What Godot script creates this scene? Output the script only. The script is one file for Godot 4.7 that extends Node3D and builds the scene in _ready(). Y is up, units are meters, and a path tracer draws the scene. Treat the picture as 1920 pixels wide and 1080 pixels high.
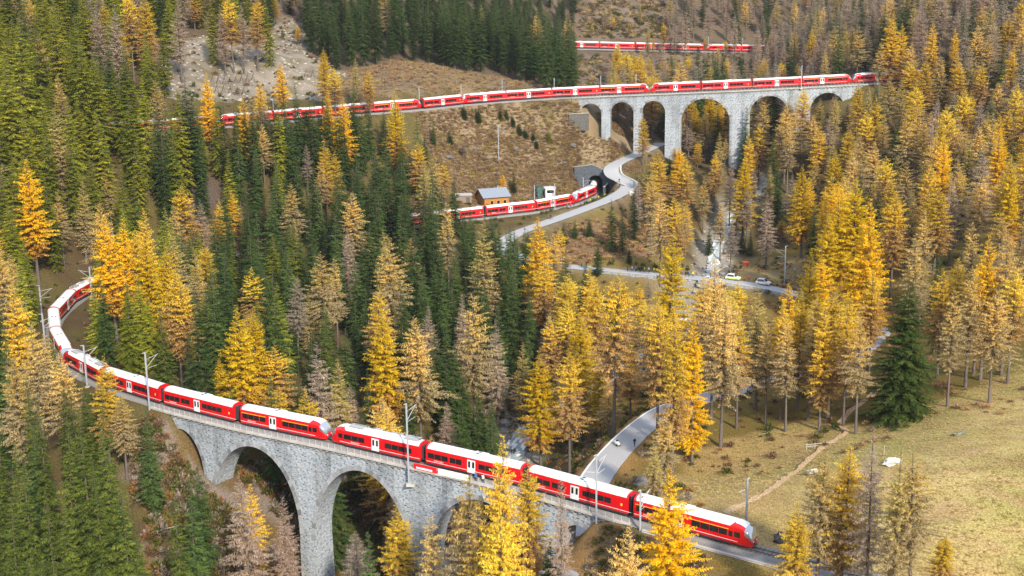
extends Node3D
# An alpine valley in autumn: a long train winds down through loops and over two stone viaducts.
# The camera stands at the origin; x to the right, y up, -z into the valley, metres.

const K1 := [[69.7, -72.93, -135.3], [51.7, -72.23, -146.1], [34.5, -71.57, -156.4], [18.13, -70.9, -167.6], [2.22, -70.26, -178.74], [-14.85, -69.63, -188.67], [-32.19, -68.99, -198.45], [-50.46, -68.36, -207.93], [-67.37, -67.72, -218.48], [-82.83, -67.08, -230.23], [-95.71, -66.45, -244.27], [-104.61, -65.81, -260.94], [-111.58, -65.18, -278.36], [-114.04, -64.54, -297.04], [-112.5, -63.9, -316], [-105, -63.27, -333.5], [-93, -62.64, -348], [-78, -62.04, -360]]
const K2 := [[-132, -27.4, -379], [-114, -26.8, -385], [-97, -26.2, -393.5], [-81, -25.55, -404], [-65.5, -24.9, -415], [-49.3, -24.25, -424.5], [-32.16, -23.64, -434.07], [-18.18, -22.98, -447.05], [-1.53, -22.32, -456.34], [16.52, -21.66, -461.57], [35.42, -21, -460.9], [54.27, -20.34, -456.88], [73.19, -19.67, -452.61], [91.99, -19.01, -449.98], [110.86, -18.35, -449.9], [129.91, -17.69, -451.21], [149, -17.05, -453.5], [168, -16.4, -457], [187, -15.7, -461]]
const K3 := [[-62, -60.6, -372], [-45, -59.9, -381], [-27.5, -59.1, -389], [-9, -58.4, -396.5], [8.3, -57.8, -404.5], [22.5, -57.1, -417], [30.5, -56.4, -434], [33, -55.7, -453], [30, -55, -472]]
const K4 := [[29.5, -4, -641], [48.5, -4.7, -640], [67.6, -5.4, -640], [86.7, -6.1, -640], [105.8, -6.8, -641], [124.8, -7.4, -643], [143.5, -8.1, -646]]
const ROAD := [[59.73, -40.22, -464], [49, -43.24, -452], [39.21, -46.28, -441], [38.11, -49.23, -433], [42.65, -51.92, -423], [36.11, -54.27, -410], [26.08, -56.49, -400], [14.68, -58.87, -390], [2.91, -61.43, -381], [-2.36, -63.86, -374], [-0.17, -65.83, -366], [6.78, -67.22, -360], [16.53, -68.04, -355], [29.18, -68.46, -349], [41.4, -68.68, -343], [53.35, -68.89, -338], [64.75, -69.32, -332], [74.25, -70.08, -326], [84.11, -71.15, -317], [91.62, -72.42, -307], [94.54, -73.76, -294], [86.33, -75.01, -279], [75.52, -75.9, -268], [66.24, -76.28, -261], [57.53, -76.3, -255], [49.15, -76.2, -249], [39.79, -76.21, -242], [32.11, -76.41, -236], [26.06, -76.82, -227], [20.79, -77.39, -217], [15.72, -77.99, -205], [12.54, -78.4, -194], [10.43, -78.47, -182], [8.58, -78.24, -172], [5.6, -77.88, -160]]
const RIVER := [[98.02, -52.74, -445], [83.25, -63.64, -430], [71.78, -73.56, -408], [69.24, -76.79, -395], [57.31, -78.37, -352], [43, -79.81, -318], [32.18, -82.43, -300], [24.21, -85.23, -289], [11.2, -88.14, -273], [2.63, -89.7, -264], [-0.34, -91.63, -253], [-2.98, -94.18, -240], [-6.71, -96.62, -223], [-11.93, -98.31, -206], [-16.79, -98.61, -190], [-19.97, -98.91, -175]]
const TRAIL := [[32.4, -170], [36.2, -172.8], [40.4, -176.5], [48.6, -189], [53.7, -196.5], [58.7, -201.2], [60.8, -202.8], [61.1, -208.2], [64.5, -213.2], [71.1, -220], [74.4, -225.8]]
# the landform: a thin-plate spline through surveyed points
var CX := PackedFloat32Array([0.697, 0.517, 0.345, 0.24, -0.957, -1.046, -1.116, -1.14, -1.125, -1.05, -0.93, -0.79, -0.708, -0.566, -0.65, -0.48, -0.357, -0.22, -0.04, 0.054, 0.04, 0.1, 0.16, 0.02, -0.4, -0.2, 0.3, 0, -0.7, -0.9, -0.75, -1, -1.28, -0.6, -1.1, -0.072, -0.006, 0.112, 0.322, 0.704, -0.139, 0.104, 0.142, 0.191, 0.311, 0.494, 0.665, 0.922, 0.849, 0.533, 0.293, 0.068, -0.024, 0.148, 0.261, 0.429, 0.387, 0.595, 0.322, 0.424, 0.506, 0.626, 0.909, 0.72, 0.616, 0.502, 0.566, 0.396, 0.971, 1.1, 1.327, 1.548, 1.473, 1.795, 1.5, 1.25, 1.68, 1.87, 1.05, 0.9, 2, 1.5, 0.484, 0.623, 0.362, 0.988, 0.859, 0.75, -1.32, -1.14, -0.97, -0.81, -0.655, -0.493, -0.322, -0.182, 0.14, 0.245, -0.62, -0.45, -0.275, -0.09, 0.083, 0.225, -0.062, -0.052, -0.151, 0.171, -0.292, 0.311, 0.246, 0.6, 0.4, 1.1, 0, 0.9, 0.485, 0.676, 0.867, 1.058, 1.248, 1.3, 0.6, 0.2, 0.8, -0.333, -0.659, 0.101, -0.14, -0.963, -0.78, -1.227, -0.941, -0.982, -1.018, -1.18, -1.318, -1.568, -1.892, -1.42, -1.5, -1.8, -1.7, -1.8, -0.647, -0.373, -0.136, -0.579, -0.344, -0.173, -0.894, -0.864, -0.639, 0.134, 0.363, 0.164, 0.484, 0.687, -0.824, -3.5, -1.5, 0, 1, 2.5, 4, 0, -3, 3, 0, 4, -4, -4, -4, -3, 0, 2.5, 2.5, 3.5, 2])
var CZ := PackedFloat32Array([-1.353, -1.461, -1.564, -1.64, -2.443, -2.609, -2.784, -2.97, -3.16, -3.335, -3.48, -2.27, -2.24, -2.08, -2.14, -2.03, -2, -1.9, -1.81, -1.76, -1.72, -1.76, -1.63, -1.6, -1.6, -1.3, -1.3, -1.1, -1.5, -1.95, -2.05, -2.32, -2.55, -1.9, -1.2, -2.22, -2.51, -2.73, -3, -4.05, -2.58, -2.28, -2.05, -2.15, -2.37, -2.5, -2.62, -2.9, -3.2, -3.38, -3.5, -3.6, -3.76, -3.92, -4, -4.25, -4.4, -4.62, -2, -1.82, -1.65, -1.94, -2.05, -1.6, -1.35, -1.4, -2.22, -2.15, -2.25, -3, -3.65, -4.3, -3.4, -4.2, -4.62, -4.52, -4.57, -4.61, -4.52, -4.5, -5.2, -5.2, -4.56, -4.55, -4.59, -4.4, -4.4, -4.7, -3.79, -3.85, -3.935, -4.04, -4.15, -4.245, -4.341, -4.471, -4.62, -4.61, -3.72, -3.81, -3.89, -3.965, -4.045, -4.17, -4.15, -4.3, -4.4, -4.5, -4.1, -4.46, -4.38, -5.3, -5, -5.2, -5.1, -5.8, -6.4, -6.4, -6.4, -6.41, -6.43, -6.25, -6.2, -6.4, -6.7, -4.85, -4.7, -4.9, -6, -4.25, -4.4, -5, -5.4, -4.65, -3.68, -3.4, -3.2, -3.9, -4.8, -4.4, -3, -3.2, -2.4, -1.8, -3, -3.05, -2.83, -3.5, -3.78, -3.4, -2.9, -2.58, -2.4, -3.22, -3.25, -2.96, -3.05, -3, -3.52, -7, -7, -7.2, -7.2, -7, -7, -9, -9, -9, -11, -11, -11, -4.5, -2.5, -1, -0.6, -2.5, -1.3, -4, -0.8])
var CW := PackedFloat32Array([-388.33, -454.17, 31.91, -28.7, 155.04, 25.33, -11.81, -14.22, -74.67, -74.08, -207.47, 211.71, -172.38, 94.75, 61.47, 5.35, -118.78, 112.65, -425.35, 890.55, -241.56, -323.38, 128.5, -33.53, -39.84, -17.4, -66.9, -22.24, 46.54, -19.7, -59.78, -164.72, -1.82, 42.26, 2.91, -118.45, -151.35, -42.35, -1.7, -133.41, 156.59, 52.15, 123.05, 33.99, 61.03, 7.28, -18.58, -80.91, -37.38, 75.18, 21.76, -22.67, -25.27, -9.52, 108.28, 89.05, 94.88, 206.41, -115.22, 8.22, 19.67, -9.27, -20.45, 114.84, 450.46, 304.76, 17.1, -41.01, 25.75, 69.54, 37.07, -91.43, -24.24, 20.06, -32.64, 131.5, 66.79, -38.81, 31.16, 12.7, 12.18, 29.94, -217.67, 19.92, 77.51, -69.24, 48.26, -188.06, -41.49, 29.43, 26.67, 52.67, 49.23, 5.74, 92.19, 183, 184.1, 34.03, -126.6, -141.3, -136.65, 58.28, 35.35, -62.04, -149.35, 73.07, -234.49, -159.01, 47.37, -15.14, -96.97, -8.03, 41.09, -47.11, 9.49, 22.73, -2.45, 21.58, 6.1, 13.14, -2.96, -26.47, -28.68, -12.76, -10.84, -12.39, -15.1, -75.04, 14.8, -26.5, -73.72, -6.66, -6.09, 34.49, 10.03, 125.07, 61.74, -0.79, 2.48, 0.03, -9.42, -2.32, 3.38, -2.56, -21.05, -17.32, -0.46, 59.46, 219.88, 12.42, 64.26, -99.48, 6.35, 6.74, -77.5, 24.98, -5.84, 47.28, 177.34, 3.74, -2.73, 5.36, 4.61, -0.72, -1.27, -1.64, 0.6, 1.08, -0.15, 1.34, -0.12, -2.08, -0.77, 1.56, 0.56, 4, -6.73, -2.35, 8.74])
var CT := [-409.29, -2.77, -37.91]
# kinds of ground, outlined in x and z
var ZONE := {
	"hill": PackedVector2Array([Vector2(-19, -446), Vector2(25, -462.2), Vector2(37.8, -478.8), Vector2(48.6, -458.2), Vector2(39.1, -444.8), Vector2(38.2, -434.5), Vector2(32.4, -436.2), Vector2(0.4, -399.5), Vector2(-16.1, -400.5), Vector2(-23.9, -414.2), Vector2(-31.8, -425), Vector2(-36.2, -428.5)]),
	"scree": PackedVector2Array([Vector2(-134.8, -471.8), Vector2(-122.8, -500.8), Vector2(-104.5, -486.2), Vector2(-105, -555.8), Vector2(-94, -555), Vector2(-81.5, -490.2), Vector2(-63.5, -467.2), Vector2(-66.9, -432.5), Vector2(-78.1, -440.8), Vector2(-104.8, -413.5), Vector2(-120.3, -409.5)]),
	"slope2": PackedVector2Array([Vector2(-65.6, -467.2), Vector2(-43.4, -503.5), Vector2(-11.6, -482), Vector2(26.5, -510), Vector2(22.8, -480.8), Vector2(-19.2, -454), Vector2(-45.7, -433.8), Vector2(-65.3, -449.8)]),
	"meadow": PackedVector2Array([Vector2(23.2, -175), Vector2(32.8, -210.5), Vector2(39.8, -215.8), Vector2(55.1, -215.8), Vector2(65.1, -202), Vector2(77.7, -205.5), Vector2(100.5, -216), Vector2(69.2, -143.5), Vector2(37.3, -148.5), Vector2(33.7, -159.8)]),
	"mid": PackedVector2Array([Vector2(14.3, -382), Vector2(54.5, -406), Vector2(51.7, -359.8), Vector2(16.7, -358.2)]),
	"top": PackedVector2Array([Vector2(39.3, -692.2), Vector2(92.6, -702.2), Vector2(87, -658.2), Vector2(38.2, -649.5)]),
	"topl": PackedVector2Array([Vector2(35.4, -625.8), Vector2(81.1, -633.8), Vector2(127.4, -639.5), Vector2(116, -580.5), Vector2(29.7, -505.5)]),
	"bl": PackedVector2Array([Vector2(-71.1, -215.2), Vector2(-55.7, -212.5), Vector2(-42.6, -224), Vector2(-39, -199.2), Vector2(-61, -183.2), Vector2(-71.3, -207.2)]),
	"knoll": PackedVector2Array([Vector2(3.3, -204.2), Vector2(8.2, -181), Vector2(12.4, -178.5), Vector2(18.4, -162.5), Vector2(27.5, -155.2), Vector2(27.1, -153), Vector2(2.4, -159.5)]),
	"clear": PackedVector2Array([Vector2(-107.7, -372.8), Vector2(-93.8, -377.5), Vector2(-89.7, -364.5), Vector2(-104.5, -358)]),
	"spot": PackedVector2Array([Vector2(53.8, -362.2), Vector2(71.3, -405.2), Vector2(91.8, -396.5), Vector2(95.9, -363.2), Vector2(87.7, -328), Vector2(67.4, -329.8)])}

# ------------------------------------------------------------------ mesh builder
class MB:
	var v := PackedVector3Array()
	var n := PackedVector3Array()
	var c := PackedColorArray()
	var u := PackedVector2Array()
	var col := Color(1, 1, 1)
	func tri(a: Vector3, b: Vector3, d: Vector3) -> void:
		var nn := (b - a).cross(d - a).normalized()
		v.push_back(a); v.push_back(d); v.push_back(b)
		for i in 3:
			n.push_back(nn); c.push_back(col)
		u.push_back(Vector2(a.x, a.z)); u.push_back(Vector2(d.x, d.z)); u.push_back(Vector2(b.x, b.z))
	func quad(a: Vector3, b: Vector3, d: Vector3, e: Vector3) -> void:
		tri(a, b, d); tri(a, d, e)
	func quad_uv(a: Vector3, b: Vector3, d: Vector3, e: Vector3, ua: Vector2, ub: Vector2, ud: Vector2, ue: Vector2) -> void:
		var nn := (d - a).cross(e - b).normalized()
		for p in [a, d, b, a, e, d]:
			v.push_back(p); n.push_back(nn); c.push_back(col)
		for p in [ua, ud, ub, ua, ue, ud]:
			u.push_back(p)
	func vert(p: Vector3, nn: Vector3, cc: Color, uv := Vector2.ZERO) -> void:
		v.push_back(p); n.push_back(nn); c.push_back(cc); u.push_back(uv)
	func box(at: Vector3, size: Vector3, basis := Basis(), bev := 0.0) -> void:
		var h := size * 0.5
		var p: Array[Vector3] = []
		for i in 8:
			p.push_back(at + basis * Vector3(h.x * (1 if i & 1 else -1), h.y * (1 if i & 2 else -1), h.z * (1 if i & 4 else -1)))
		quad(p[4], p[5], p[7], p[6]); quad(p[1], p[0], p[2], p[3])
		quad(p[5], p[1], p[3], p[7]); quad(p[0], p[4], p[6], p[2])
		quad(p[6], p[7], p[3], p[2]); quad(p[0], p[1], p[5], p[4])
	func tube(a: Vector3, b: Vector3, ra: float, rb: float, sides := 6, caps := true) -> void:
		var d := (b - a).normalized()
		var s := d.cross(Vector3(0.31, 0.2, 0.93)).normalized()
		var t := s.cross(d)
		for i in sides:
			var a0 := TAU * i / sides
			var a1 := TAU * (i + 1) / sides
			var n0 := s * cos(a0) - t * sin(a0)
			var n1 := s * cos(a1) - t * sin(a1)
			var l := a.distance_to(b)
			var q := [[a + n0 * ra, n0, 0.0, i], [b + n1 * rb, n1, l, i + 1], [a + n1 * ra, n1, 0.0, i + 1], [a + n0 * ra, n0, 0.0, i], [b + n0 * rb, n0, l, i], [b + n1 * rb, n1, l, i + 1]]
			for e in q:
				vert(e[0], e[1], col, Vector2(float(e[3]) / sides, e[2]))
			if caps:
				tri(b, b + n0 * rb, b + n1 * rb); tri(a, a + n1 * ra, a + n0 * ra)
	func grid(rows: Array, closed := false) -> void:
		# rows: Array of PackedVector3Array, smooth normals; outside is to the left going along a row, rows going up
		var m: int = rows[0].size()
		var k := rows.size()
		var nor := []
		for i in k:
			var r := PackedVector3Array()
			for j in m:
				var jn := (j + 1) % m if closed else mini(j + 1, m - 1)
				var jp := (j + m - 1) % m if closed else maxi(j - 1, 0)
				var du: Vector3 = rows[i][jn] - rows[i][jp]
				var dv: Vector3 = rows[mini(i + 1, k - 1)][j] - rows[maxi(i - 1, 0)][j]
				r.push_back(du.cross(dv).normalized())
			nor.push_back(r)
		for i in k - 1:
			for j in (m if closed else m - 1):
				var j2 := (j + 1) % m
				for q in [[i, j], [i + 1, j2], [i, j2], [i, j], [i + 1, j], [i + 1, j2]]:
					vert(rows[q[0]][q[1]], nor[q[0]][q[1]], col, Vector2(q[1], q[0]))
	func mesh(off := Vector3.ZERO) -> ArrayMesh:
		if off != Vector3.ZERO:
			for i in v.size():
				v[i] = v[i] - off
		var a := []
		a.resize(Mesh.ARRAY_MAX)
		a[Mesh.ARRAY_VERTEX] = v; a[Mesh.ARRAY_NORMAL] = n; a[Mesh.ARRAY_COLOR] = c; a[Mesh.ARRAY_TEX_UV] = u
		var m := ArrayMesh.new()
		m.add_surface_from_arrays(Mesh.PRIMITIVE_TRIANGLES, a)
		return m

# ------------------------------------------------------------------ a curve through points, by arc length
class Way:
	var p := PackedVector3Array()
	var d := PackedFloat32Array()
	var k := PackedFloat32Array()
	var length := 0.0
	func _init(pts: Array) -> void:
		var m := pts.size()
		for i in m - 1:
			var p1 := Vector3(pts[i][0], pts[i][1], pts[i][2])
			var p2 := Vector3(pts[i + 1][0], pts[i + 1][1], pts[i + 1][2])
			var p0 := 2.0 * p1 - p2
			var p3 := 2.0 * p2 - p1
			if i > 0: p0 = Vector3(pts[i - 1][0], pts[i - 1][1], pts[i - 1][2])
			if i < m - 2: p3 = Vector3(pts[i + 2][0], pts[i + 2][1], pts[i + 2][2])
			for j in 40:
				var f := j / 40.0
				add(0.5 * ((2.0 * p1) + (p2 - p0) * f + (2.0 * p0 - 5.0 * p1 + 4.0 * p2 - p3) * f * f + (3.0 * p1 - p0 - 3.0 * p2 + p3) * f * f * f), i + f)
		add(Vector3(pts[m - 1][0], pts[m - 1][1], pts[m - 1][2]), m - 1)
		length = d[d.size() - 1]
	func add(q: Vector3, kk: float) -> void:
		d.push_back(0.0 if p.is_empty() else d[d.size() - 1] + Vector2(q.x - p[p.size() - 1].x, q.z - p[p.size() - 1].z).length())
		p.push_back(q); k.push_back(kk)
	func at(s: float) -> Vector3:
		var i := clampi(d.bsearch(s), 1, d.size() - 1)
		var t := (s - d[i - 1]) / maxf(d[i] - d[i - 1], 1e-5)
		return p[i - 1].lerp(p[i], t)
	func along(s: float) -> Vector3:
		var q := at(minf(s + 0.6, length)) - at(maxf(s - 0.6, 0.0))
		q.y = 0.0
		return q.normalized()
	func side(s: float) -> Vector3:   # to the left of the direction of travel, seen from above... level
		var q := along(s)
		return Vector3(-q.z, 0, q.x)
	func joint(i: float) -> float:
		return d[clampi(int(i * 40), 0, d.size() - 1)]

# ------------------------------------------------------------------ naming
var taken := {}
func numbered(called: String) -> String:
	if not taken.has(called):
		taken[called] = 0
		return called
	taken[called] += 1
	return "%s_%03d" % [called, taken[called]]
func tag(o: Node3D, label: String, category := "", group := "", kind := "") -> Node3D:
	if label: o.set_meta("label", label)
	if category: o.set_meta("category", category)
	if group: o.set_meta("group", group)
	if kind: o.set_meta("kind", kind)
	return o
func thing(called: String, label: String, category: String, at := Vector3.ZERO, turn := 0.0, group := "") -> Node3D:
	var o := Node3D.new()
	o.name = numbered(called)
	add_child(o)
	o.position = at
	o.rotation.y = turn
	tag(o, label, category, group)
	return o
func part(called: String, m: Mesh, mat: Material, parent: Node) -> MeshInstance3D:
	var o := MeshInstance3D.new()
	o.name = called
	o.mesh = m
	o.material_override = mat
	parent.add_child(o, true)
	return o
func single(called: String, m: Mesh, mat: Material, label: String, category: String, group := "", kind := "") -> MeshInstance3D:
	var o := MeshInstance3D.new()
	o.name = numbered(called)
	o.mesh = m
	o.material_override = mat
	add_child(o)
	tag(o, label, category, group, kind)
	return o
func struct(called: String, m: Mesh, mat: Material, label: String) -> MeshInstance3D:
	return single(called, m, mat, label, "", "", "structure")
func dup(o: Node3D, label: String, group := "") -> Node3D:
	var q: Node3D = o.duplicate()
	q.name = numbered(String(o.name).rstrip("0123456789").rstrip("_") if o.name.contains("_0") else String(o.name))
	add_child(q)
	tag(q, label, "", group)
	return q

# ------------------------------------------------------------------ materials
var M := {}
func mat(called: String, color: Color, rough := 0.9, spec := 0.3) -> StandardMaterial3D:
	# color is linear
	var m := StandardMaterial3D.new()
	m.resource_name = called
	m.albedo_color = color.linear_to_srgb()
	m.roughness = rough
	m.metallic_specular = spec
	M[called] = m
	return m
func vmat(called: String, rough := 0.9, spec := 0.2) -> StandardMaterial3D:
	var m := mat(called, Color(1, 1, 1), rough, spec)
	m.vertex_color_use_as_albedo = true
	return m
func bytes_image(w: int, h: int, b: PackedByteArray, mips := false) -> Image:
	return Image.create_from_data(w, h, mips, Image.FORMAT_RGB8, b)
func grain_image(size: int, seed_: int, freq: float, lo: float, hi: float, octaves := 5) -> Image:
	var f := FastNoiseLite.new()
	f.seed = seed_
	f.frequency = freq
	f.fractal_octaves = octaves
	f.noise_type = FastNoiseLite.TYPE_SIMPLEX_SMOOTH
	var im := f.get_seamless_image(size, size)
	var b := PackedByteArray()
	b.resize(size * size * 3)
	var src := im.get_data()
	for i in size * size:
		var q := int(255.0 * lerpf(lo, hi, clampf((src[i] / 255.0 - 0.5) * 1.5 + 0.5, 0.0, 1.0)))
		b[i * 3] = q; b[i * 3 + 1] = q; b[i * 3 + 2] = q
	return bytes_image(size, size, b)
func stone_images(seed_: int) -> Array:
	# rough coursed rubble: rows of stones of uneven height and length, pale joints. 1024 px = 9 m
	var r := RandomNumberGenerator.new()
	r.seed = seed_
	var size := 1024
	var b := PackedByteArray(); b.resize(size * size * 3)
	var hb := PackedByteArray(); hb.resize(size * size * 3)
	var f := FastNoiseLite.new(); f.seed = 5; f.frequency = 0.05; f.fractal_octaves = 4
	var y := 0
	while y < size:
		var rh := r.randi_range(26, 48)
		if size - y - rh < 26: rh = size - y
		var x0 := 0
		var first := r.randi_range(0, 40)
		while x0 < size:
			var rw := r.randi_range(30, 96) if x0 > 0 else 20 + first
			if size - x0 - rw < 28: rw = size - x0
			var tone := r.randf_range(0.76, 1.0)
			if r.randf() < 0.1: tone = r.randf_range(0.48, 0.68)
			var warm := r.randf_range(-0.045, 0.025)
			var lift := r.randf_range(0.55, 1.0)
			var skew := r.randf_range(-3.0, 3.0)
			for yy in range(y, y + rh):
				for xx in range(x0, x0 + rw):
					var e := minf(minf(xx - x0, x0 + rw - 1 - xx) + skew * (float(yy - y) / rh - 0.5), minf(yy - y, y + rh - 1 - yy))
					var nz := f.get_noise_2d(xx, yy)
					e += nz * 4.0
					var t := clampf((e - 1.5) / 3.0, 0.0, 1.0)
					var g := lerpf(0.80, tone, t) * (1.0 + 0.18 * nz)
					var i := (yy * size + xx) * 3
					b[i] = clampi(int(255 * (g + warm) * 0.93), 0, 255); b[i + 1] = clampi(int(255 * g * 0.94), 0, 255); b[i + 2] = clampi(int(255 * (g - warm) * 0.95), 0, 255)
					var hh := clampi(int(255 * (t * lift * 0.7 + 0.25 * (nz * 0.5 + 0.5))), 0, 255)
					hb[i] = hh; hb[i + 1] = hh; hb[i + 2] = hh
			x0 += rw
		y += rh
	var hi := bytes_image(size, size, hb)
	hi.bump_map_to_normal_map(5.0)
	return [bytes_image(size, size, b), hi]
func tex(im: Image) -> ImageTexture:
	im.generate_mipmaps()
	return ImageTexture.create_from_image(im)

# ------------------------------------------------------------------ the terrain
var gxs := PackedFloat32Array()
var gzs := PackedFloat32Array()
var gh := PackedFloat32Array()
var gw := 0
var noise := FastNoiseLite.new()
var fine := FastNoiseLite.new()
func tps(x: float, z: float) -> float:
	x *= 0.01; z *= 0.01
	var m := CX.size()
	var h: float = CT[0] + CT[1] * x + CT[2] * z
	for k in m:
		var dx: float = x - CX[k]
		var dz: float = z - CZ[k]
		var r2 := dx * dx + dz * dz
		if r2 > 0.0: h += CW[k] * 0.5 * r2 * log(r2)
	return h
func axis(stops: Array) -> PackedFloat32Array:
	var a := PackedFloat32Array()
	for s in stops:
		var q: float = s[0]
		while q < s[1] - 0.001:
			a.push_back(q); q += s[2]
	a.push_back(stops[-1][1])
	return a
func cubic(a: float, b: float, c: float, d: float, t: float) -> float:
	return b + 0.5 * t * (c - a + t * (2.0 * a - 5.0 * b + 4.0 * c - d + t * (3.0 * (b - c) + d - a)))
func make_heights() -> void:
	gxs = axis([[-420, -240, 9], [-240, 240, 3], [240, 420, 9]])
	gzs = axis([[-1100, -560, 9], [-560, -120, 2.5], [-120, -40, 5]])
	gw = gxs.size()
	# the smooth landform is sampled every 11 m and interpolated with cubics
	var st := 11.0
	var nx := 82
	var nz := 102
	var ox := -440.0
	var oz := -1115.0
	var co := PackedFloat32Array()
	co.resize(nx * nz)
	for j in nz:
		for i in nx:
			co[j * nx + i] = tps(ox + i * st, oz + j * st)
	gh.resize(gw * gzs.size())
	for j in gzs.size():
		for i in gw:
			var fx := (gxs[i] - ox) / st
			var fz := (gzs[j] - oz) / st
			var ix := int(fx)
			var iz := int(fz)
			fx -= ix; fz -= iz
			var rr := [0.0, 0.0, 0.0, 0.0]
			for a in 4:
				var o := (iz + a - 1) * nx + ix - 1
				rr[a] = cubic(co[o], co[o + 1], co[o + 2], co[o + 3], fx)
			gh[j * gw + i] = cubic(rr[0], rr[1], rr[2], rr[3], fz)
	# small unevenness
	for j in gzs.size():
		for i in gw:
			var x := gxs[i]
			var z := gzs[j]
			var amp := 0.9 if not (x > 20 and z > -235) else 0.3
			gh[j * gw + i] += amp * noise.get_noise_2d(x * 6.0, z * 6.0) + amp * 0.5 * noise.get_noise_2d(x * 22.0, z * 22.0)
	# the river bed, the roads and the track beds are cut and filled into it
	carve(river, 0, 1e9, -0.6, 3.5, 9)
	carve(road, 0, 1e9, -0.14, 3.4, 4.5)
	carve(track_front, 0, 62.5, -0.78, 3.6, 6)
	carve(track_front, 159.5, 1e9, -0.78, 3.0, 6)
	carve(track_middle, 0, 181, -0.78, 2.8, 5)
	carve(track_middle, 292.5, 1e9, -0.78, 2.8, 5)
	carve(track_station, 0, portal_s + 1.0, -0.78, 3.0, 5)
	carve(track_station, portal_s + 1.0, portal_s + 16.0, -0.78, 3.4, 1.0)
	carve(track_station, portal_s - 15.0, portal_s - 0.5, -0.85, 6.5, 3.0)
	carve(track_top, 0, 1e9, -0.78, 3.0, 5)
func carve(w: Way, lo: float, hi: float, off: float, hw: float, bl: float) -> void:
	var best := {}
	var s := maxf(lo, 0.0)
	var e := minf(hi, w.length)
	var reach := hw + bl
	while s <= e:
		var p := w.at(s)
		var i0 := maxi(gxs.bsearch(p.x - reach), 0)
		var j0 := maxi(gzs.bsearch(p.z - reach), 0)
		var j := j0
		while j < gzs.size() and gzs[j] <= p.z + reach:
			var i := i0
			while i < gw and gxs[i] <= p.x + reach:
				var dd := Vector2(gxs[i] - p.x, gzs[j] - p.z).length()
				var id := j * gw + i
				if dd < reach and (not best.has(id) or best[id].x > dd):
					best[id] = Vector2(dd, p.y + off)
				i += 1
			j += 1
		s += 1.2
	for id in best:
		var q: Vector2 = best[id]
		var wgt := 1.0 - smoothstep(hw, reach, q.x)
		gh[id] = lerpf(gh[id], q.y, wgt)
func ground(x: float, z: float) -> float:
	var i := clampi(gxs.bsearch(x) - 1, 0, gw - 2)
	var j := clampi(gzs.bsearch(z) - 1, 0, gzs.size() - 2)
	var fx := clampf((x - gxs[i]) / (gxs[i + 1] - gxs[i]), 0, 1)
	var fz := clampf((z - gzs[j]) / (gzs[j + 1] - gzs[j]), 0, 1)
	# the same two triangles that are drawn
	var a := gh[j * gw + i]
	var b := gh[j * gw + i + 1]
	var c := gh[(j + 1) * gw + i]
	var d := gh[(j + 1) * gw + i + 1]
	if fx >= fz: return a + (b - a) * fx + (d - b) * fz
	return a + (d - c) * fx + (c - a) * fz
func on(x: float, z: float, up := 0.0) -> Vector3:
	return Vector3(x, ground(x, z) + up, z)
func inside(zone: String, x: float, z: float) -> bool:
	return Geometry2D.is_point_in_polygon(Vector2(x, z), ZONE[zone])
var near_cache := {}
func dist_to(w: Way, x: float, z: float, limit: float) -> float:
	# distance to a way, by cells of 12 m
	var key := w.get_instance_id()
	if not near_cache.has(key):
		var cells := {}
		var s := 0.0
		while s <= w.length:
			var p := w.at(s)
			var ck := Vector2i(floori(p.x / 12.0), floori(p.z / 12.0))
			if not cells.has(ck): cells[ck] = PackedVector2Array()
			cells[ck].push_back(Vector2(p.x, p.z))
			s += 1.5
		near_cache[key] = cells
	var best := limit
	var cx := floori(x / 12.0)
	var cz := floori(z / 12.0)
	for a in [-1, 0, 1]:
		for b in [-1, 0, 1]:
			var ck := Vector2i(cx + a, cz + b)
			if near_cache[key].has(ck):
				for q in near_cache[key][ck]:
					best = minf(best, q.distance_to(Vector2(x, z)))
	return best
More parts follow.
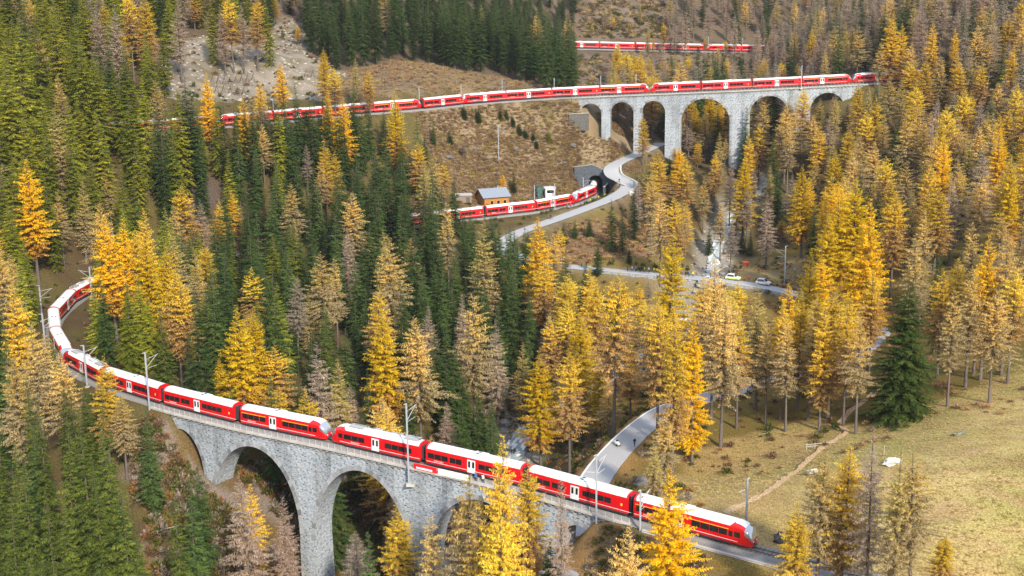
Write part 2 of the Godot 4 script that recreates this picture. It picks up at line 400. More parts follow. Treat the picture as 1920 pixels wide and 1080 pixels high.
func ground_color(x: float, z: float) -> Color:
	var n1 := noise.get_noise_2d(x * 3.0, z * 3.0)
	var n2 := noise.get_noise_2d(x * 13.0 + 400.0, z * 13.0)
	var n3 := fine.get_noise_2d(x * 40.0, z * 40.0)
	var jx := x + 5.0 * noise.get_noise_2d(x * 9.0, z * 9.0 + 90.0)
	var jz := z + 5.0 * noise.get_noise_2d(x * 9.0 + 70.0, z * 9.0)
	var t := clampf(0.5 + 0.9 * n1 + 0.7 * n2 + 0.3 * n3, 0.0, 1.0)
	var c := Color(0.12, 0.082, 0.045).lerp(Color(0.15, 0.125, 0.045), t)
	if z < -470: c = Color(0.15, 0.105, 0.075).lerp(Color(0.2, 0.15, 0.1), t)
	if x > 20.0 and z > -400.0:
		c = Color(0.25, 0.165, 0.05).lerp(Color(0.2, 0.16, 0.05), t)
	if inside("hill", jx, jz):
		c = Color(0.36, 0.275, 0.17).lerp(Color(0.23, 0.18, 0.12), clampf(t * 1.2 - 0.2, 0, 1))
		if n2 + n3 > 0.35: c = c.lerp(Color(0.2, 0.17, 0.05), 0.6)
	elif inside("scree", jx, jz):
		c = Color(0.37, 0.32, 0.26).lerp(Color(0.25, 0.21, 0.165), t)
		c = c.lerp(Color(0.2, 0.165, 0.08), clampf((n2 * 1.4 + n3 - 0.1) * 2.0, 0.0, 0.8))
	elif inside("slope2", jx, jz):
		c = Color(0.28, 0.2, 0.1).lerp(Color(0.19, 0.145, 0.1), t)
	elif inside("mid", jx, jz):
		c = Color(0.3, 0.17, 0.1).lerp(Color(0.22, 0.15, 0.08), t)
	elif inside("spot", jx, jz):
		c = Color(0.34, 0.26, 0.12).lerp(Color(0.26, 0.19, 0.09), t)
	elif inside("top", jx, jz) or inside("topl", jx, jz):
		c = Color(0.26, 0.2, 0.15).lerp(Color(0.17, 0.13, 0.1), t)
	elif inside("knoll", jx, jz):
		c = Color(0.24, 0.19, 0.1).lerp(Color(0.2, 0.15, 0.09), t)
	elif inside("clear", jx, jz):
		c = Color(0.13, 0.1, 0.085)
	elif inside("bl", jx, jz):
		c = Color(0.16, 0.135, 0.045).lerp(Color(0.2, 0.12, 0.065), t)
		if n3 > 0.18: c = Color(0.27, 0.21, 0.18)
	elif inside("meadow", x + 0.4 * (jx - x), z + 0.4 * (jz - z)):
		c = Color(0.6, 0.46, 0.19).lerp(Color(0.43, 0.375, 0.125), clampf(0.45 + 2.2 * n1 + 0.7 * n2, 0, 1))
		c = c.lerp(Color(0.54, 0.36, 0.18), clampf(n3 * 2.2 + n2, 0, 0.8))
		c = c.lerp(Color(0.42, 0.27, 0.11), 0.55 * (1.0 - smoothstep(36.0, 58.0, jx)))
		# worn, browner folds along the contour
		var fold := fine.get_noise_2d(x * 9.0 + z * 5.0, (z * 0.9 - x * 0.3) * 60.0)
		c = c.lerp(Color(0.33, 0.23, 0.1), clampf((fold - 0.12) * 3.0, 0, 0.6))
	var dr := dist_to(road, x, z, 8.0)
	if dr < 7.0 and z > -300.0: c = c.lerp(Color(0.4, 0.23, 0.085), (1.0 - smoothstep(3.5, 7.0, dr)) * 0.85)
	elif dr < 6.0: c = c.lerp(Color(0.32, 0.25, 0.16), (1.0 - smoothstep(3.5, 6.0, dr)) * 0.7)
	var dv := dist_to(river, x, z, 12.0)
	if dv < 12.0: c = c.lerp(Color(0.38, 0.35, 0.31), 1.0 - smoothstep(4.0, 9.0 + 4.0 * n2, dv))
	return c
func make_ground() -> void:
	var v := PackedVector3Array()
	var n := PackedVector3Array()
	var c := PackedColorArray()
	var u := PackedVector2Array()
	var ix := PackedInt32Array()
	var gz := gzs.size()
	for j in gz:
		for i in gw:
			v.push_back(Vector3(gxs[i], gh[j * gw + i], gzs[j]))
			var il := maxi(i - 1, 0); var ir := mini(i + 1, gw - 1)
			var jl := maxi(j - 1, 0); var jr := mini(j + 1, gz - 1)
			var dx := (gh[j * gw + ir] - gh[j * gw + il]) / (gxs[ir] - gxs[il])
			var dz := (gh[jr * gw + i] - gh[jl * gw + i]) / (gzs[jr] - gzs[jl])
			n.push_back(Vector3(-dx, 1, -dz).normalized())
			c.push_back(ground_color(gxs[i], gzs[j]))
			u.push_back(Vector2(gxs[i], gzs[j]))
	for j in gz - 1:
		for i in gw - 1:
			var a := j * gw + i
			for q in [a, a + 1, a + gw + 1, a, a + gw + 1, a + gw]:
				ix.push_back(q)
	var arr := []
	arr.resize(Mesh.ARRAY_MAX)
	arr[Mesh.ARRAY_VERTEX] = v; arr[Mesh.ARRAY_NORMAL] = n; arr[Mesh.ARRAY_COLOR] = c; arr[Mesh.ARRAY_TEX_UV] = u; arr[Mesh.ARRAY_INDEX] = ix
	var m := ArrayMesh.new()
	m.add_surface_from_arrays(Mesh.PRIMITIVE_TRIANGLES, arr)
	struct("terrain", m, M.ground, "autumn valley slopes of dry grass, needles and forest floor")
# ------------------------------------------------------------------ strips, tracks, viaducts
func strip(w: Way, s0: float, s1: float, cross: Array, step := 1.5, wobble := 0.0, seed_ := 1) -> MB:
	# cross: [[lateral, height, color], ...] from the right edge to the left edge, swept along the way
	var b := MB.new()
	var n := int(ceil((s1 - s0) / step))
	var r := RandomNumberGenerator.new(); r.seed = seed_
	var prev := []
	for i in n + 1:
		var s := minf(s0 + (s1 - s0) * i / n, w.length)
		var p := w.at(s); var q := w.side(s)
		var row := []
		for e in cross:
			var j: float = wobble * r.randf_range(-1, 1) * signf(e[0])
			row.push_back(p + q * (e[0] + j) + Vector3(0, e[1], 0))
		if i > 0:
			for k in cross.size() - 1:
				b.col = cross[k][2]
				var ua := Vector2(cross[k][0], s0 + (s1 - s0) * (i - 1) / n); var ub := Vector2(cross[k + 1][0], ua.y)
				var vv := Vector2(0, (s1 - s0) / n)
				b.quad_uv(prev[k], prev[k + 1], row[k + 1], row[k], ua, ub, ub + vv, ua + vv)
		prev = row
	return b
const BAL := Color(0.46, 0.45, 0.44)
func make_track(w: Way, s0: float, s1: float, label: String, seen_from: float, seen_to: float, shoulder := 1.95) -> void:
	var base := w.at(s0)
	var t := thing("railway_track", label, "railway track", base, 0, "tracks of the winding railway line")
	part("ballast", strip(w, s0, s1, [[-shoulder, -0.95, BAL], [-shoulder + 0.3, -0.5, BAL], [-1.25, -0.2, BAL], [1.25, -0.2, BAL], [shoulder - 0.3, -0.5, BAL], [shoulder, -0.95, BAL]], 2.0, 0.05).mesh(base), M.gravel, t)
	for sgn in [-1.0, 1.0]:
		var c := Color(0.12, 0.085, 0.07)
		var l: float = sgn * 0.53
		part("rail", strip(w, s0, s1, [[l - 0.06, -0.16, c], [l - 0.035, 0.0, Color(0.3, 0.28, 0.27)], [l + 0.035, 0.0, c], [l + 0.06, -0.16, c]], 2.0).mesh(base), M.steel, t)
	var b := MB.new()
	var s := seen_from
	var r := RandomNumberGenerator.new(); r.seed = 3
	while s < seen_to:
		b.col = Color(0.13, 0.1, 0.075) * r.randf_range(0.8, 1.3)
		var q := w.along(s)
		b.box(w.at(s) + Vector3(0, -0.16, 0), Vector3(0.24, 0.13, 2.0), Basis(q, Vector3.UP, q.cross(Vector3.UP)))
		s += 0.66
	if b.v.size(): tag(part("sleeper", b.mesh(base), M.wood, t), "", "", "", "stuff")
func viaduct(called: String, label: String, w: Way, s0: float, s1: float, arches: Array, half: float, cam: float, edge: float) -> void:
	# arches: [from, to, crown below the rail, rise]; cam: which side of the way looks at the camera
	var base := on(w.at((s0 + s1) / 2).x, w.at((s0 + s1) / 2).z)
	var t := thing(called, label, "viaduct", base)
	var top := -edge
	var wall := MB.new()
	var pos := func(s: float, y: float, lat: float) -> Vector3:
		var p := w.at(s)
		var out: float = signf(lat) * (absf(lat) + maxf(0.0, p.y + top - y) * 0.028)
		return Vector3(p.x, y, p.z) + w.side(s) * out
	var which := func(s: float) -> int:
		for i in arches.size():
			if s > arches[i][0] + 0.001 and s < arches[i][1] - 0.001: return i
		return -1
	var low := func(s: float, i: int, extra: float) -> float:
		# the intrados of arch i at s, pushed outwards by extra
		var a: Array = arches[i]
		var c: float = (a[0] + a[1]) / 2
		var hw: float = (a[1] - a[0]) / 2 + extra
		var f := clampf((s - c) / hw, -1.0, 1.0)
		return w.at(c).y - a[2] + extra - (a[3] + extra) * (1.0 - sqrt(maxf(0.0, 1.0 - f * f)))
	var stops := [s0, s1]
	for a in arches:
		var c: float = (a[0] + a[1]) / 2
		for k in 25:
			stops.push_back(c - cos(PI * k / 24.0) * (a[1] - a[0]) / 2)
	var s := s0
	while s < s1:
		if which.call(s) < 0: stops.push_back(s)
		s += 1.5
	stops.sort()
	for i in stops.size() - 1:
		var a: float = stops[i]
		var b: float = stops[i + 1]
		if b - a < 0.003: continue
		var k: int = which.call((a + b) / 2)
		for lat in [-half, half]:
			var ta: float = w.at(a).y + top
			var tb: float = w.at(b).y + top
			var la: float
			var lb: float
			if k >= 0:
				la = low.call(a, k, 0.0); lb = low.call(b, k, 0.0)
			else:
				var pa: Vector3 = w.at(a) + w.side(a) * lat
				var pb: Vector3 = w.at(b) + w.side(b) * lat
				la = minf(ground(pa.x, pa.z) - 3.0, ta - 1); lb = minf(ground(pb.x, pb.z) - 3.0, tb - 1)
			var q := [pos.call(a, la, lat), pos.call(b, lb, lat), pos.call(b, tb, lat), pos.call(a, ta, lat)]
			var uq := [Vector2(a, -la), Vector2(b, -lb), Vector2(b, -tb), Vector2(a, -ta)]
			# in courses of about 2 m, each weathered a little differently
			var m := maxi(1, int((ta - la) / 2.0))
			for e in m:
				var f0 := float(e) / m
				var f1 := float(e + 1) / m
				var c := [q[0].lerp(q[3], f0), q[1].lerp(q[2], f0), q[1].lerp(q[2], f1), q[0].lerp(q[3], f1)]
				for w4 in 4:
					var wy: float = c[w4].y - ta
					c[w4] = pos.call(a if w4 in [0, 3] else b, c[w4].y, lat)
				var uc := [uq[0].lerp(uq[3], f0), uq[1].lerp(uq[2], f0), uq[1].lerp(uq[2], f1), uq[0].lerp(uq[3], f1)]
				var wn := noise.get_noise_2d(a * 14.0, c[0].y * 5.0) + 0.6 * noise.get_noise_2d(a * 60.0, c[0].y * 4.0 + lat * 50.0)
				var wt := clampf(0.93 + 0.38 * wn, 0.62, 1.12)
				wall.col = Color(wt, wt, wt * 0.985)
				if lat < 0: wall.quad_uv(c[1], c[0], c[3], c[2], uc[1], uc[0], uc[3], uc[2])
				else: wall.quad_uv(c[0], c[1], c[2], c[3], uc[0], uc[1], uc[2], uc[3])
	wall.col = Color.WHITE
	for lat_end in [[s0, -1], [s1, 1]]:
		var p := w.at(lat_end[0])
		var y1 := p.y + top
		var y0 := y1 - 8.0
		wall.quad_uv(pos.call(lat_end[0], y0, -half), pos.call(lat_end[0], y0, half), pos.call(lat_end[0], y1, half), pos.call(lat_end[0], y1, -half), Vector2(0, -y0), Vector2(4, -y0), Vector2(4, -y1), Vector2(0, -y1))
	part("masonry_wall", wall.mesh(base), M.stone, t)
	for i in arches.size():
		var a: Array = arches[i]
		var c: float = (a[0] + a[1]) / 2
		var hw: float = (a[1] - a[0]) / 2
		var sof := MB.new()
		# inner faces of the piers, then the vault
		for e in [a[0], a[1]]:
			var yt: float = w.at(c).y - a[2] - a[3]
			var g := ground(w.at(e).x, w.at(e).z) - 4.0
			if g < yt:
				sof.quad_uv(pos.call(e, g, -half), pos.call(e, g, half), pos.call(e, yt, half), pos.call(e, yt, -half), Vector2(0, -g), Vector2(2 * half, -g), Vector2(2 * half, -yt), Vector2(0, -yt))
		var last := 0.0
		for k in 24:
			var sa := c - cos(PI * k / 24.0) * hw
			var sb := c - cos(PI * (k + 1) / 24.0) * hw
			var ya: float = low.call(sa, i, 0.0)
			var yb: float = low.call(sb, i, 0.0)
			var l := Vector2(sb - sa, yb - ya).length()
			sof.quad_uv(pos.call(sa, ya, -half), pos.call(sb, yb, -half), pos.call(sb, yb, half), pos.call(sa, ya, half), Vector2(0, last), Vector2(0, last + l), Vector2(2 * half, last + l), Vector2(2 * half, last))
			last += l
		part("arch_vault", sof.mesh(base), M.stone, t)
		# the ring of voussoirs on both faces
		var ring := MB.new()
		var r := RandomNumberGenerator.new(); r.seed = 40 + i
		var thick := 0.62 + 0.02 * hw
		var m := int(clampf(PI * (hw + a[3]) / 2 / 0.95, 12, 44))
		for k in m:
			var f0 := PI * (k + 0.05) / m
			var f1 := PI * (k + 0.95) / m
			var g := r.randf_range(0.5, 1.2)
			ring.col = Color(0.42, 0.44, 0.475) * g
			var corner := func(f: float, ex: float) -> Vector2:
				return Vector2(c - cos(f) * (hw + ex), w.at(c).y - a[2] - a[3] + sin(f) * (a[3] + ex))
			var q: Array = [corner.call(f0, 0.0), corner.call(f0, thick), corner.call(f1, thick), corner.call(f1, 0.0)]
			for lat in [-half, half]:
				var o: float = lat + signf(lat) * r.randf_range(0.03, 0.06)
				var fr := []
				var bk := []
				for e in q:
					fr.push_back(pos.call(e.x, e.y, o)); bk.push_back(pos.call(e.x, e.y, lat - signf(lat) * 0.02))
				if lat > 0: ring.quad(fr[0], fr[3], fr[2], fr[1])
				else: ring.quad(fr[0], fr[1], fr[2], fr[3])
				for e in 4:
					var e2 := (e + 1) % 4
					if lat > 0: ring.quad(fr[e], fr[e2], bk[e2], bk[e])
					else: ring.quad(fr[e2], fr[e], bk[e], bk[e2])
		tag(part("arch_ring", ring.mesh(base), M.ringstone, t), "", "", "", "stuff")
	# cornice slabs on both edges, with small corbels below, and a railing on each
	var cornice := MB.new()
	var corbel := MB.new()
	var rail := MB.new()
	rail.col = Color(0.55, 0.555, 0.56)
	var r2 := RandomNumberGenerator.new(); r2.seed = 12
	s = s0
	while s < s1 - 0.5:
		var q := w.along(s + 0.7)
		var bs := Basis(q, Vector3.UP, q.cross(Vector3.UP))
		for sgn in [-1.0, 1.0]:
			var p: Vector3 = w.at(s + 0.7) + w.side(s + 0.7) * sgn * (half + 0.02)
			cornice.col = Color(0.64, 0.62, 0.58) * r2.randf_range(0.85, 1.1)
			cornice.box(p + Vector3(0, top + 0.12, 0), Vector3(1.385, 0.3, 0.86), bs)
			for e in [0.35]:
				corbel.col = Color(0.36, 0.35, 0.33) * r2.randf_range(0.8, 1.1)
				var pc: Vector3 = w.at(s + e) + w.side(s + e) * sgn * (half + 0.12)
				corbel.box(pc + Vector3(0, top - 0.24, 0), Vector3(0.55, 0.4, 0.4), bs)
			var pr: Vector3 = w.at(s) + w.side(s) * sgn * (half + 0.22)
			rail.box(pr + Vector3(0, top + 0.77, 0), Vector3(0.04, 1.0, 0.04), bs)
			for h in [0.75, 1.25]:
				var pa: Vector3 = w.at(s) + w.side(s) * sgn * (half + 0.22) + Vector3(0, top + h, 0)
				var pb: Vector3 = w.at(minf(s + 1.4, s1)) + w.side(minf(s + 1.4, s1)) * sgn * (half + 0.22) + Vector3(0, top + h, 0)
				rail.tube(pa, pb, 0.01, 0.01, 3, false)
		s += 1.4
	tag(part("cornice", cornice.mesh(base), M.ringstone, t), "", "", "", "stuff")
	tag(part("corbel", corbel.mesh(base), M.ringstone, t), "", "", "", "stuff")
	tag(part("railing", rail.mesh(base), M.painted, t), "", "", "", "stuff")
	part("deck", strip(w, s0, s1, [[-half, top + 0.03, BAL], [half, top + 0.03, BAL]], 2.0).mesh(base), M.gravel, t)
func wall_along(called: String, label: String, category: String, w: Way, s0: float, s1: float, lat: float, thick: float, up: float, down: float, material: Material) -> void:
	var base := w.at((s0 + s1) / 2)
	var t := thing(called, label, category, base)
	var b := MB.new()
	var cp := MB.new()
	cp.col = Color(0.62, 0.6, 0.56)
	var n := int(ceil((s1 - s0) / 2.0))
	var r := RandomNumberGenerator.new(); r.seed = 77
	for i in n:
		var sa := s0 + (s1 - s0) * i / n
		var sb := s0 + (s1 - s0) * (i + 1) / n
		var q := [w.at(sa) + w.side(sa) * (lat - thick / 2), w.at(sb) + w.side(sb) * (lat - thick / 2), w.at(sb) + w.side(sb) * (lat + thick / 2), w.at(sa) + w.side(sa) * (lat + thick / 2)]
		var u := Vector3(0, up, 0)
		var dn := Vector3(0, -down, 0)
		var ua := Vector2(sa, -up); var ub := Vector2(sb, -up); var dd := Vector2(0, up + down)
		b.quad_uv(q[0] + dn, q[1] + dn, q[1] + u, q[0] + u, ua + dd, ub + dd, ub, ua)
		b.quad_uv(q[2] + dn, q[3] + dn, q[3] + u, q[2] + u, ub + dd, ua + dd, ua, ub)
		if i == 0: b.quad_uv(q[3] + dn, q[0] + dn, q[0] + u, q[3] + u, Vector2(0, down), Vector2(thick, down), Vector2(thick, -up), Vector2(0, -up))
		if i == n - 1: b.quad_uv(q[1] + dn, q[2] + dn, q[2] + u, q[1] + u, Vector2(0, down), Vector2(thick, down), Vector2(thick, -up), Vector2(0, -up))
		var al: Vector3 = (q[1] - q[0]).normalized()
		cp.box((q[0] + q[1] + q[2] + q[3]) / 4 + u + Vector3(0, 0.06, 0), Vector3((q[1] - q[0]).length() - 0.02, 0.14 + r.randf() * 0.02, thick + 0.12), Basis(al, Vector3.UP, al.cross(Vector3.UP)))
	part("wall_face", b.mesh(base), material, t)
	part("coping", cp.mesh(base), M.ringstone, t)

# ------------------------------------------------------------------ railway carriages
const HALF_PROFILE := [[1.22, 0.42], [1.31, 0.62], [1.335, 0.9], [1.335, 1.6], [1.335, 2.3], [1.325, 2.78], [1.29, 3.02], [1.16, 3.27], [0.9, 3.47], [0.5, 3.6], [0.0, 3.64]]
func profile(top := 4.0, w := 1.0) -> PackedVector2Array:
	# the whole outline from the right skirt over the roof to the left skirt, (z, y)
	var a := PackedVector2Array()
	var n := HALF_PROFILE.size()
	var f := (top - 0.42) / (3.64 - 0.42) if top < 3.64 else 1.0
	for i in n:
		a.push_back(Vector2(HALF_PROFILE[i][0] * w, 0.42 + (HALF_PROFILE[i][1] - 0.42) * f))
	for i in range(n - 2, -1, -1):
		a.push_back(Vector2(-HALF_PROFILE[i][0] * w, 0.42 + (HALF_PROFILE[i][1] - 0.42) * f))
	return a
const NOSE := [[0.0, 1.5, 0.66], [0.06, 1.82, 0.76], [0.3, 2.3, 0.88], [0.62, 2.78, 0.97], [1.0, 3.15, 0.99], [1.5, 3.42, 1.0], [2.1, 3.6, 1.0], [2.7, 3.64, 1.0]]
func nose_row(a: float, x_end: float, grow := 0.0, from := 0, to := 99) -> PackedVector3Array:
	var i := 0
	while i < NOSE.size() - 2 and NOSE[i + 1][0] < a: i += 1
	var t := clampf((a - NOSE[i][0]) / (NOSE[i + 1][0] - NOSE[i][0]), 0, 1)
	var pr := profile(lerpf(NOSE[i][1], NOSE[i + 1][1], t), lerpf(NOSE[i][2], NOSE[i + 1][2], t))
	var row := PackedVector3Array()
	for k in range(maxi(from, 0), mini(to, pr.size() - 1) + 1):
		# the lower part of the nose reaches further forward than its rim
		var dir := Vector3(0.55, (pr[k].y - 1.6) * 0.35, pr[k].x * 0.4).normalized()
		row.push_back(Vector3(x_end - a, pr[k].y, pr[k].x) + dir * grow)
	return row
func make_car(kind: String) -> Node3D:
	# local x runs towards the cab (or just along the car), y up from the rail
	var o := Node3D.new()
	o.name = "railway_carriage"
	var nose := kind != "middle"
	var x0 := -9.25
	var x1 := 7.0 if nose else 9.25
	var red := Color(0.54, 0.004, 0.008)
	var b := MB.new()
	b.col = red
	# sides and ends
	var rows := []
	for x in [x1, x0]:
		var row := PackedVector3Array()
		for p in profile(): row.push_back(Vector3(x, p.y, p.x))
		rows.push_back(row)
	var side_rows := func(lo: int, hi: int) -> Array:
		var rr := []
		for q in rows: rr.push_back(q.slice(lo, hi + 1))
		return rr
	b.grid(side_rows.call(0, 6)); b.grid(side_rows.call(14, 20))
	for e in ([1] if nose else [0, 1]):
		var cen := Vector3(rows[e][0].x, 2.0, 0)
		for i in 20:
			if e == 1: b.tri(cen, rows[e][i], rows[e][i + 1])
			else: b.tri(cen, rows[e][i + 1], rows[e][i])
	# a red arch over the roof ends
	for xr in ([x0] if nose else [x0, x1 - 0.32]):
		var arch := []
		for x in [xr + 0.32, xr]:
			var row := PackedVector3Array()
			for k in range(5, 16):
				var p: Vector2 = profile()[k]
				row.push_back(Vector3(x, p.y + 0.025, p.x * 1.012))
			arch.push_back(row)
		b.grid(arch)
	if nose:
		var x_end := x1 + 2.7
		var nr := []
		for a in [0.0, 0.06, 0.3, 0.62, 1.0, 1.5, 2.1, 2.7]:
			nr.push_back(nose_row(a, x_end))
		b.grid(nr)
		var last: PackedVector3Array = nr[0]
		var cen := Vector3(x_end + 0.05, 1.0, 0)
		for i in 20: b.tri(cen, last[i + 1], last[i])
		# the slanting red band where the white roof stops
		var band := []
		for e in [3, 2, 1, 0]:
			var row := PackedVector3Array()
			for k in range(5, 16):
				var p: Vector2 = profile()[k]
				var up := clampf((p.y - 2.78) / 0.86, 0, 1)
				row.push_back(Vector3(lerpf(x1 - 0.9 + 0.9 * up, x1 + 0.02, e / 3.0), p.y + 0.02, p.x * 1.01))
			band.push_back(row)
		b.grid(band)
	part("body", b.mesh(), M.red, o)
	var rf := MB.new()
	rf.col = Color(0.8, 0.8, 0.79)
	var rr := []
	for x in [x1 - (0.0 if nose else 0.32), x0 + 0.32]:
		var row := PackedVector3Array()
		for k in range(6, 15):
			var p: Vector2 = profile()[k]
			row.push_back(Vector3(x, p.y + 0.006, p.x * 1.004))
		rr.push_back(row)
	rf.grid(rr)
	if nose:
		var cap := []
		for a in [1.05, 1.5, 2.1, 2.7]:
			cap.push_back(nose_row(a, x1 + 2.7, 0.018, 8, 12))
		rf.grid(cap)
	part("roof", rf.mesh(), M.white_roof, o)
	# two pale stripes and, in first class, a yellow one
	for sgn in [-1.0, 1.0]:
		var st := MB.new()
		st.col = Color(0.75, 0.72, 0.7)
		st.box(Vector3((x0 + x1) / 2 + 0.4, 0.86, sgn * 1.336), Vector3(x1 - x0 + 0.5, 0.07, 0.012))
		part("stripe", st.mesh(), M.painted, o)
	if kind == "first":
		for sgn in [-1.0, 1.0]:
			for e in [[-6.2, 5.6], [3.2, 5.9]]:
				var ys := MB.new()
				ys.col = Color(0.75, 0.42, 0.02)
				ys.box(Vector3(e[0], 2.47, sgn * 1.334), Vector3(e[1], 0.1, 0.014))
				part("yellow_stripe", ys.mesh(), M.painted, o)
	# windows and doors
	var win := []
	var door := 0.0
	if kind == "first":
		win = [[0.45, 1.75], [1.82, 3.1], [3.17, 4.3], [4.5, 5.75], [9.6, 10.95], [11.02, 12.4], [12.47, 13.85], [13.92, 15.2]]
		door = 7.4
	elif kind == "middle":
		win = [[0.4, 1.7], [1.77, 3.05], [3.12, 4.4], [4.8, 5.9], [5.97, 7.1], [10.4, 11.65], [11.72, 12.95], [13.02, 14.25], [14.32, 15.5]]
		door = 9.0
	else:
		win = [[1.8, 3.1], [3.17, 4.5], [4.57, 5.9], [5.97, 7.3], [11.6, 12.95], [13.02, 14.35], [14.42, 15.8]]
		door = 9.3
	for q in win:
		for sgn in [-1.0, 1.0]:
			var g := MB.new()
			var mid: float = x0 + (q[0] + q[1]) / 2
			g.box(Vector3.ZERO, Vector3(q[1] - q[0], 0.9, 0.03))
			part("window", shared("pane%.2f" % (q[1] - q[0]), g), M.glass, o).position = Vector3(mid, 1.88, sgn * 1.33)
	for sgn in [-1.0, 1.0]:
		for lf in [-1.0, 1.0]:
			var g := MB.new(); g.col = Color(0.62, 0.63, 0.64)
			g.box(Vector3.ZERO, Vector3(0.76, 2.2, 0.05))
			var dl := part("door", shared("door_leaf", g), M.painted, o)
			dl.position = Vector3(x0 + door + lf * 0.39, 1.6, sgn * 1.338)
			var gp := MB.new(); gp.box(Vector3.ZERO, Vector3(0.4, 1.05, 0.02))
			part("door_pane", shared("door_pane", gp), M.glass, dl).position = Vector3(0, 0.32, sgn * 0.03)
		if nose:
			for q in [[15.75, 0.62, 0.85, 1.85], [16.75, 0.95, 0.8, 1.9]]:
				var g := MB.new(); g.box(Vector3.ZERO, Vector3(q[1], q[2], 0.03))
				part("cab_window", shared("cab%.2f" % q[1], g), M.glass, o).position = Vector3(x0 + q[0], q[3], sgn * (1.33))
		else:
			var em := MB.new(); em.col = Color(0.7, 0.5, 0.12)
			em.box(Vector3.ZERO, Vector3(0.3, 0.4, 0.012))
			part("emblem", shared("emblem", em), M.painted, o).position = Vector3(8.1, 1.75, sgn * 1.338)
		# the railway's name in small white letters below the windows
		var tm := part("lettering", letters, M.lettering, o)
		tm.position = Vector3(x0 + (2.6 if kind != "panto" else 13.6), 1.14, sgn * 1.341)
		tm.rotation.y = 0.0 if sgn > 0 else PI
	if nose:
		var ws := MB.new()
		var wr := []
		for a in [0.0, 0.06, 0.3, 0.62, 0.9, 1.12]:
			wr.push_back(nose_row(a, x1 + 2.7, 0.03, 4, 16))
		ws.grid(wr)
		part("windscreen", ws.mesh(), M.windscreen, o)
		for sgn in [-1.0, 1.0]:
			var hl := MB.new(); hl.col = Color(0.85, 0.83, 0.75)
			hl.tube(Vector3(0, 0, 0), Vector3(0.1, 0, 0), 0.13, 0.11, 8)
			part("headlight", shared("headlight", hl), M.painted, o).position = Vector3(x1 + 2.68, 1.12, sgn * 0.55)
		var cpl := MB.new(); cpl.col = Color(0.06, 0.06, 0.06)
		cpl.box(Vector3(x1 + 2.8, 0.62, 0), Vector3(0.45, 0.3, 0.5))
		part("coupler", cpl.mesh(), M.painted, o)
	# below the floor
	var un := MB.new(); un.col = Color(0.03, 0.03, 0.04)
	un.box(Vector3((x0 + x1) / 2, 0.34, 0), Vector3(x1 - x0 - 0.6, 0.42, 2.36))
	part("underframe", un.mesh(), M.painted, o)
	for bx in [x0 + 2.4, x1 - (0.6 if nose else 2.4)]:
		var bg := MB.new(); bg.col = Color(0.05, 0.045, 0.045)
		for wx in [-0.9, 0.9]:
			for wz in [-0.52, 0.52]: bg.tube(Vector3(wx, 0.0, wz - 0.06), Vector3(wx, 0.0, wz + 0.06), 0.34, 0.34, 12)
			bg.tube(Vector3(wx, 0, -0.5), Vector3(wx, 0, 0.5), 0.06, 0.06, 6)
		for wz in [-0.85, 0.85]: bg.box(Vector3(0, 0.02, wz), Vector3(2.4, 0.2, 0.14))
		part("bogie", shared("bogie", bg), M.painted, o).position = Vector3(bx, 0.35, 0)
	for e in ([x0 - 0.16] if nose else [x0 - 0.16, x1 + 0.16]):
		var gw_ := MB.new(); gw_.col = Color(0.04, 0.04, 0.045)
		gw_.box(Vector3(e, 1.85, 0), Vector3(0.36, 2.5, 1.7))
		part("gangway", gw_.mesh(), M.painted, o)
	# on the roof
	if kind == "panto":
		var eq := MB.new(); eq.col = Color(0.32, 0.33, 0.34)
		eq.box(Vector3(4.6, 3.72, 0), Vector3(3.0, 0.22, 1.5)); eq.box(Vector3(-6.9, 3.72, 0), Vector3(2.6, 0.3, 1.5))
		eq.col = Color(0.5, 0.5, 0.5)
		eq.box(Vector3(-3.4, 3.7, 0), Vector3(2.2, 0.26, 1.3)); eq.box(Vector3(0.6, 3.7, 0.3), Vector3(1.4, 0.3, 0.9))
		for ex in [2.6, 3.4, -1.2, -5.2]: eq.tube(Vector3(ex, 3.6, 0.4), Vector3(ex, 3.95, 0.4), 0.09, 0.09, 6)
		eq.col = Color(0.08, 0.08, 0.08)
		eq.tube(Vector3(-8.6, 3.85, 0.3), Vector3(5.6, 3.9, 0.3), 0.035, 0.035, 5)
		part("roof_equipment", eq.mesh(), M.painted, o)
		var pa := MB.new(); pa.col = Color(0.09, 0.09, 0.1)
		pa.box(Vector3(-7.6, 3.78, 0), Vector3(1.5, 0.1, 1.0))
		pa.tube(Vector3(-8.2, 3.82, 0), Vector3(-6.9, 4.35, 0), 0.05, 0.04, 5); pa.tube(Vector3(-6.9, 4.35, 0), Vector3(-8.1, 4.72, 0), 0.04, 0.03, 5)
		pa.tube(Vector3(-8.1, 4.72, -0.75), Vector3(-8.1, 4.72, 0.75), 0.035, 0.035, 5)
		part("pantograph", pa.mesh(), M.painted, o)
	else:
		var ac := MB.new(); ac.col = Color(0.66, 0.66, 0.65)
		var ax := -1.2 if kind == "first" else 0.8
		ac.box(Vector3(ax, 3.62, 0), Vector3(2.4, 0.16, 1.4))
		ac.col = Color(0.06, 0.07, 0.08)
		for e in [-1.0, 1.0]: ac.box(Vector3(ax - 0.4, 3.705, e * 0.38), Vector3(0.62, 0.02, 0.42))
		part("roof_vent", ac.mesh(), M.painted, o)
	return o
var meshes := {}
func shared(key: String, b: MB) -> Mesh:
	if not meshes.has(key): meshes[key] = b.mesh()
	return meshes[key]
var cars := {}
var letters: Mesh
var used_car := {}
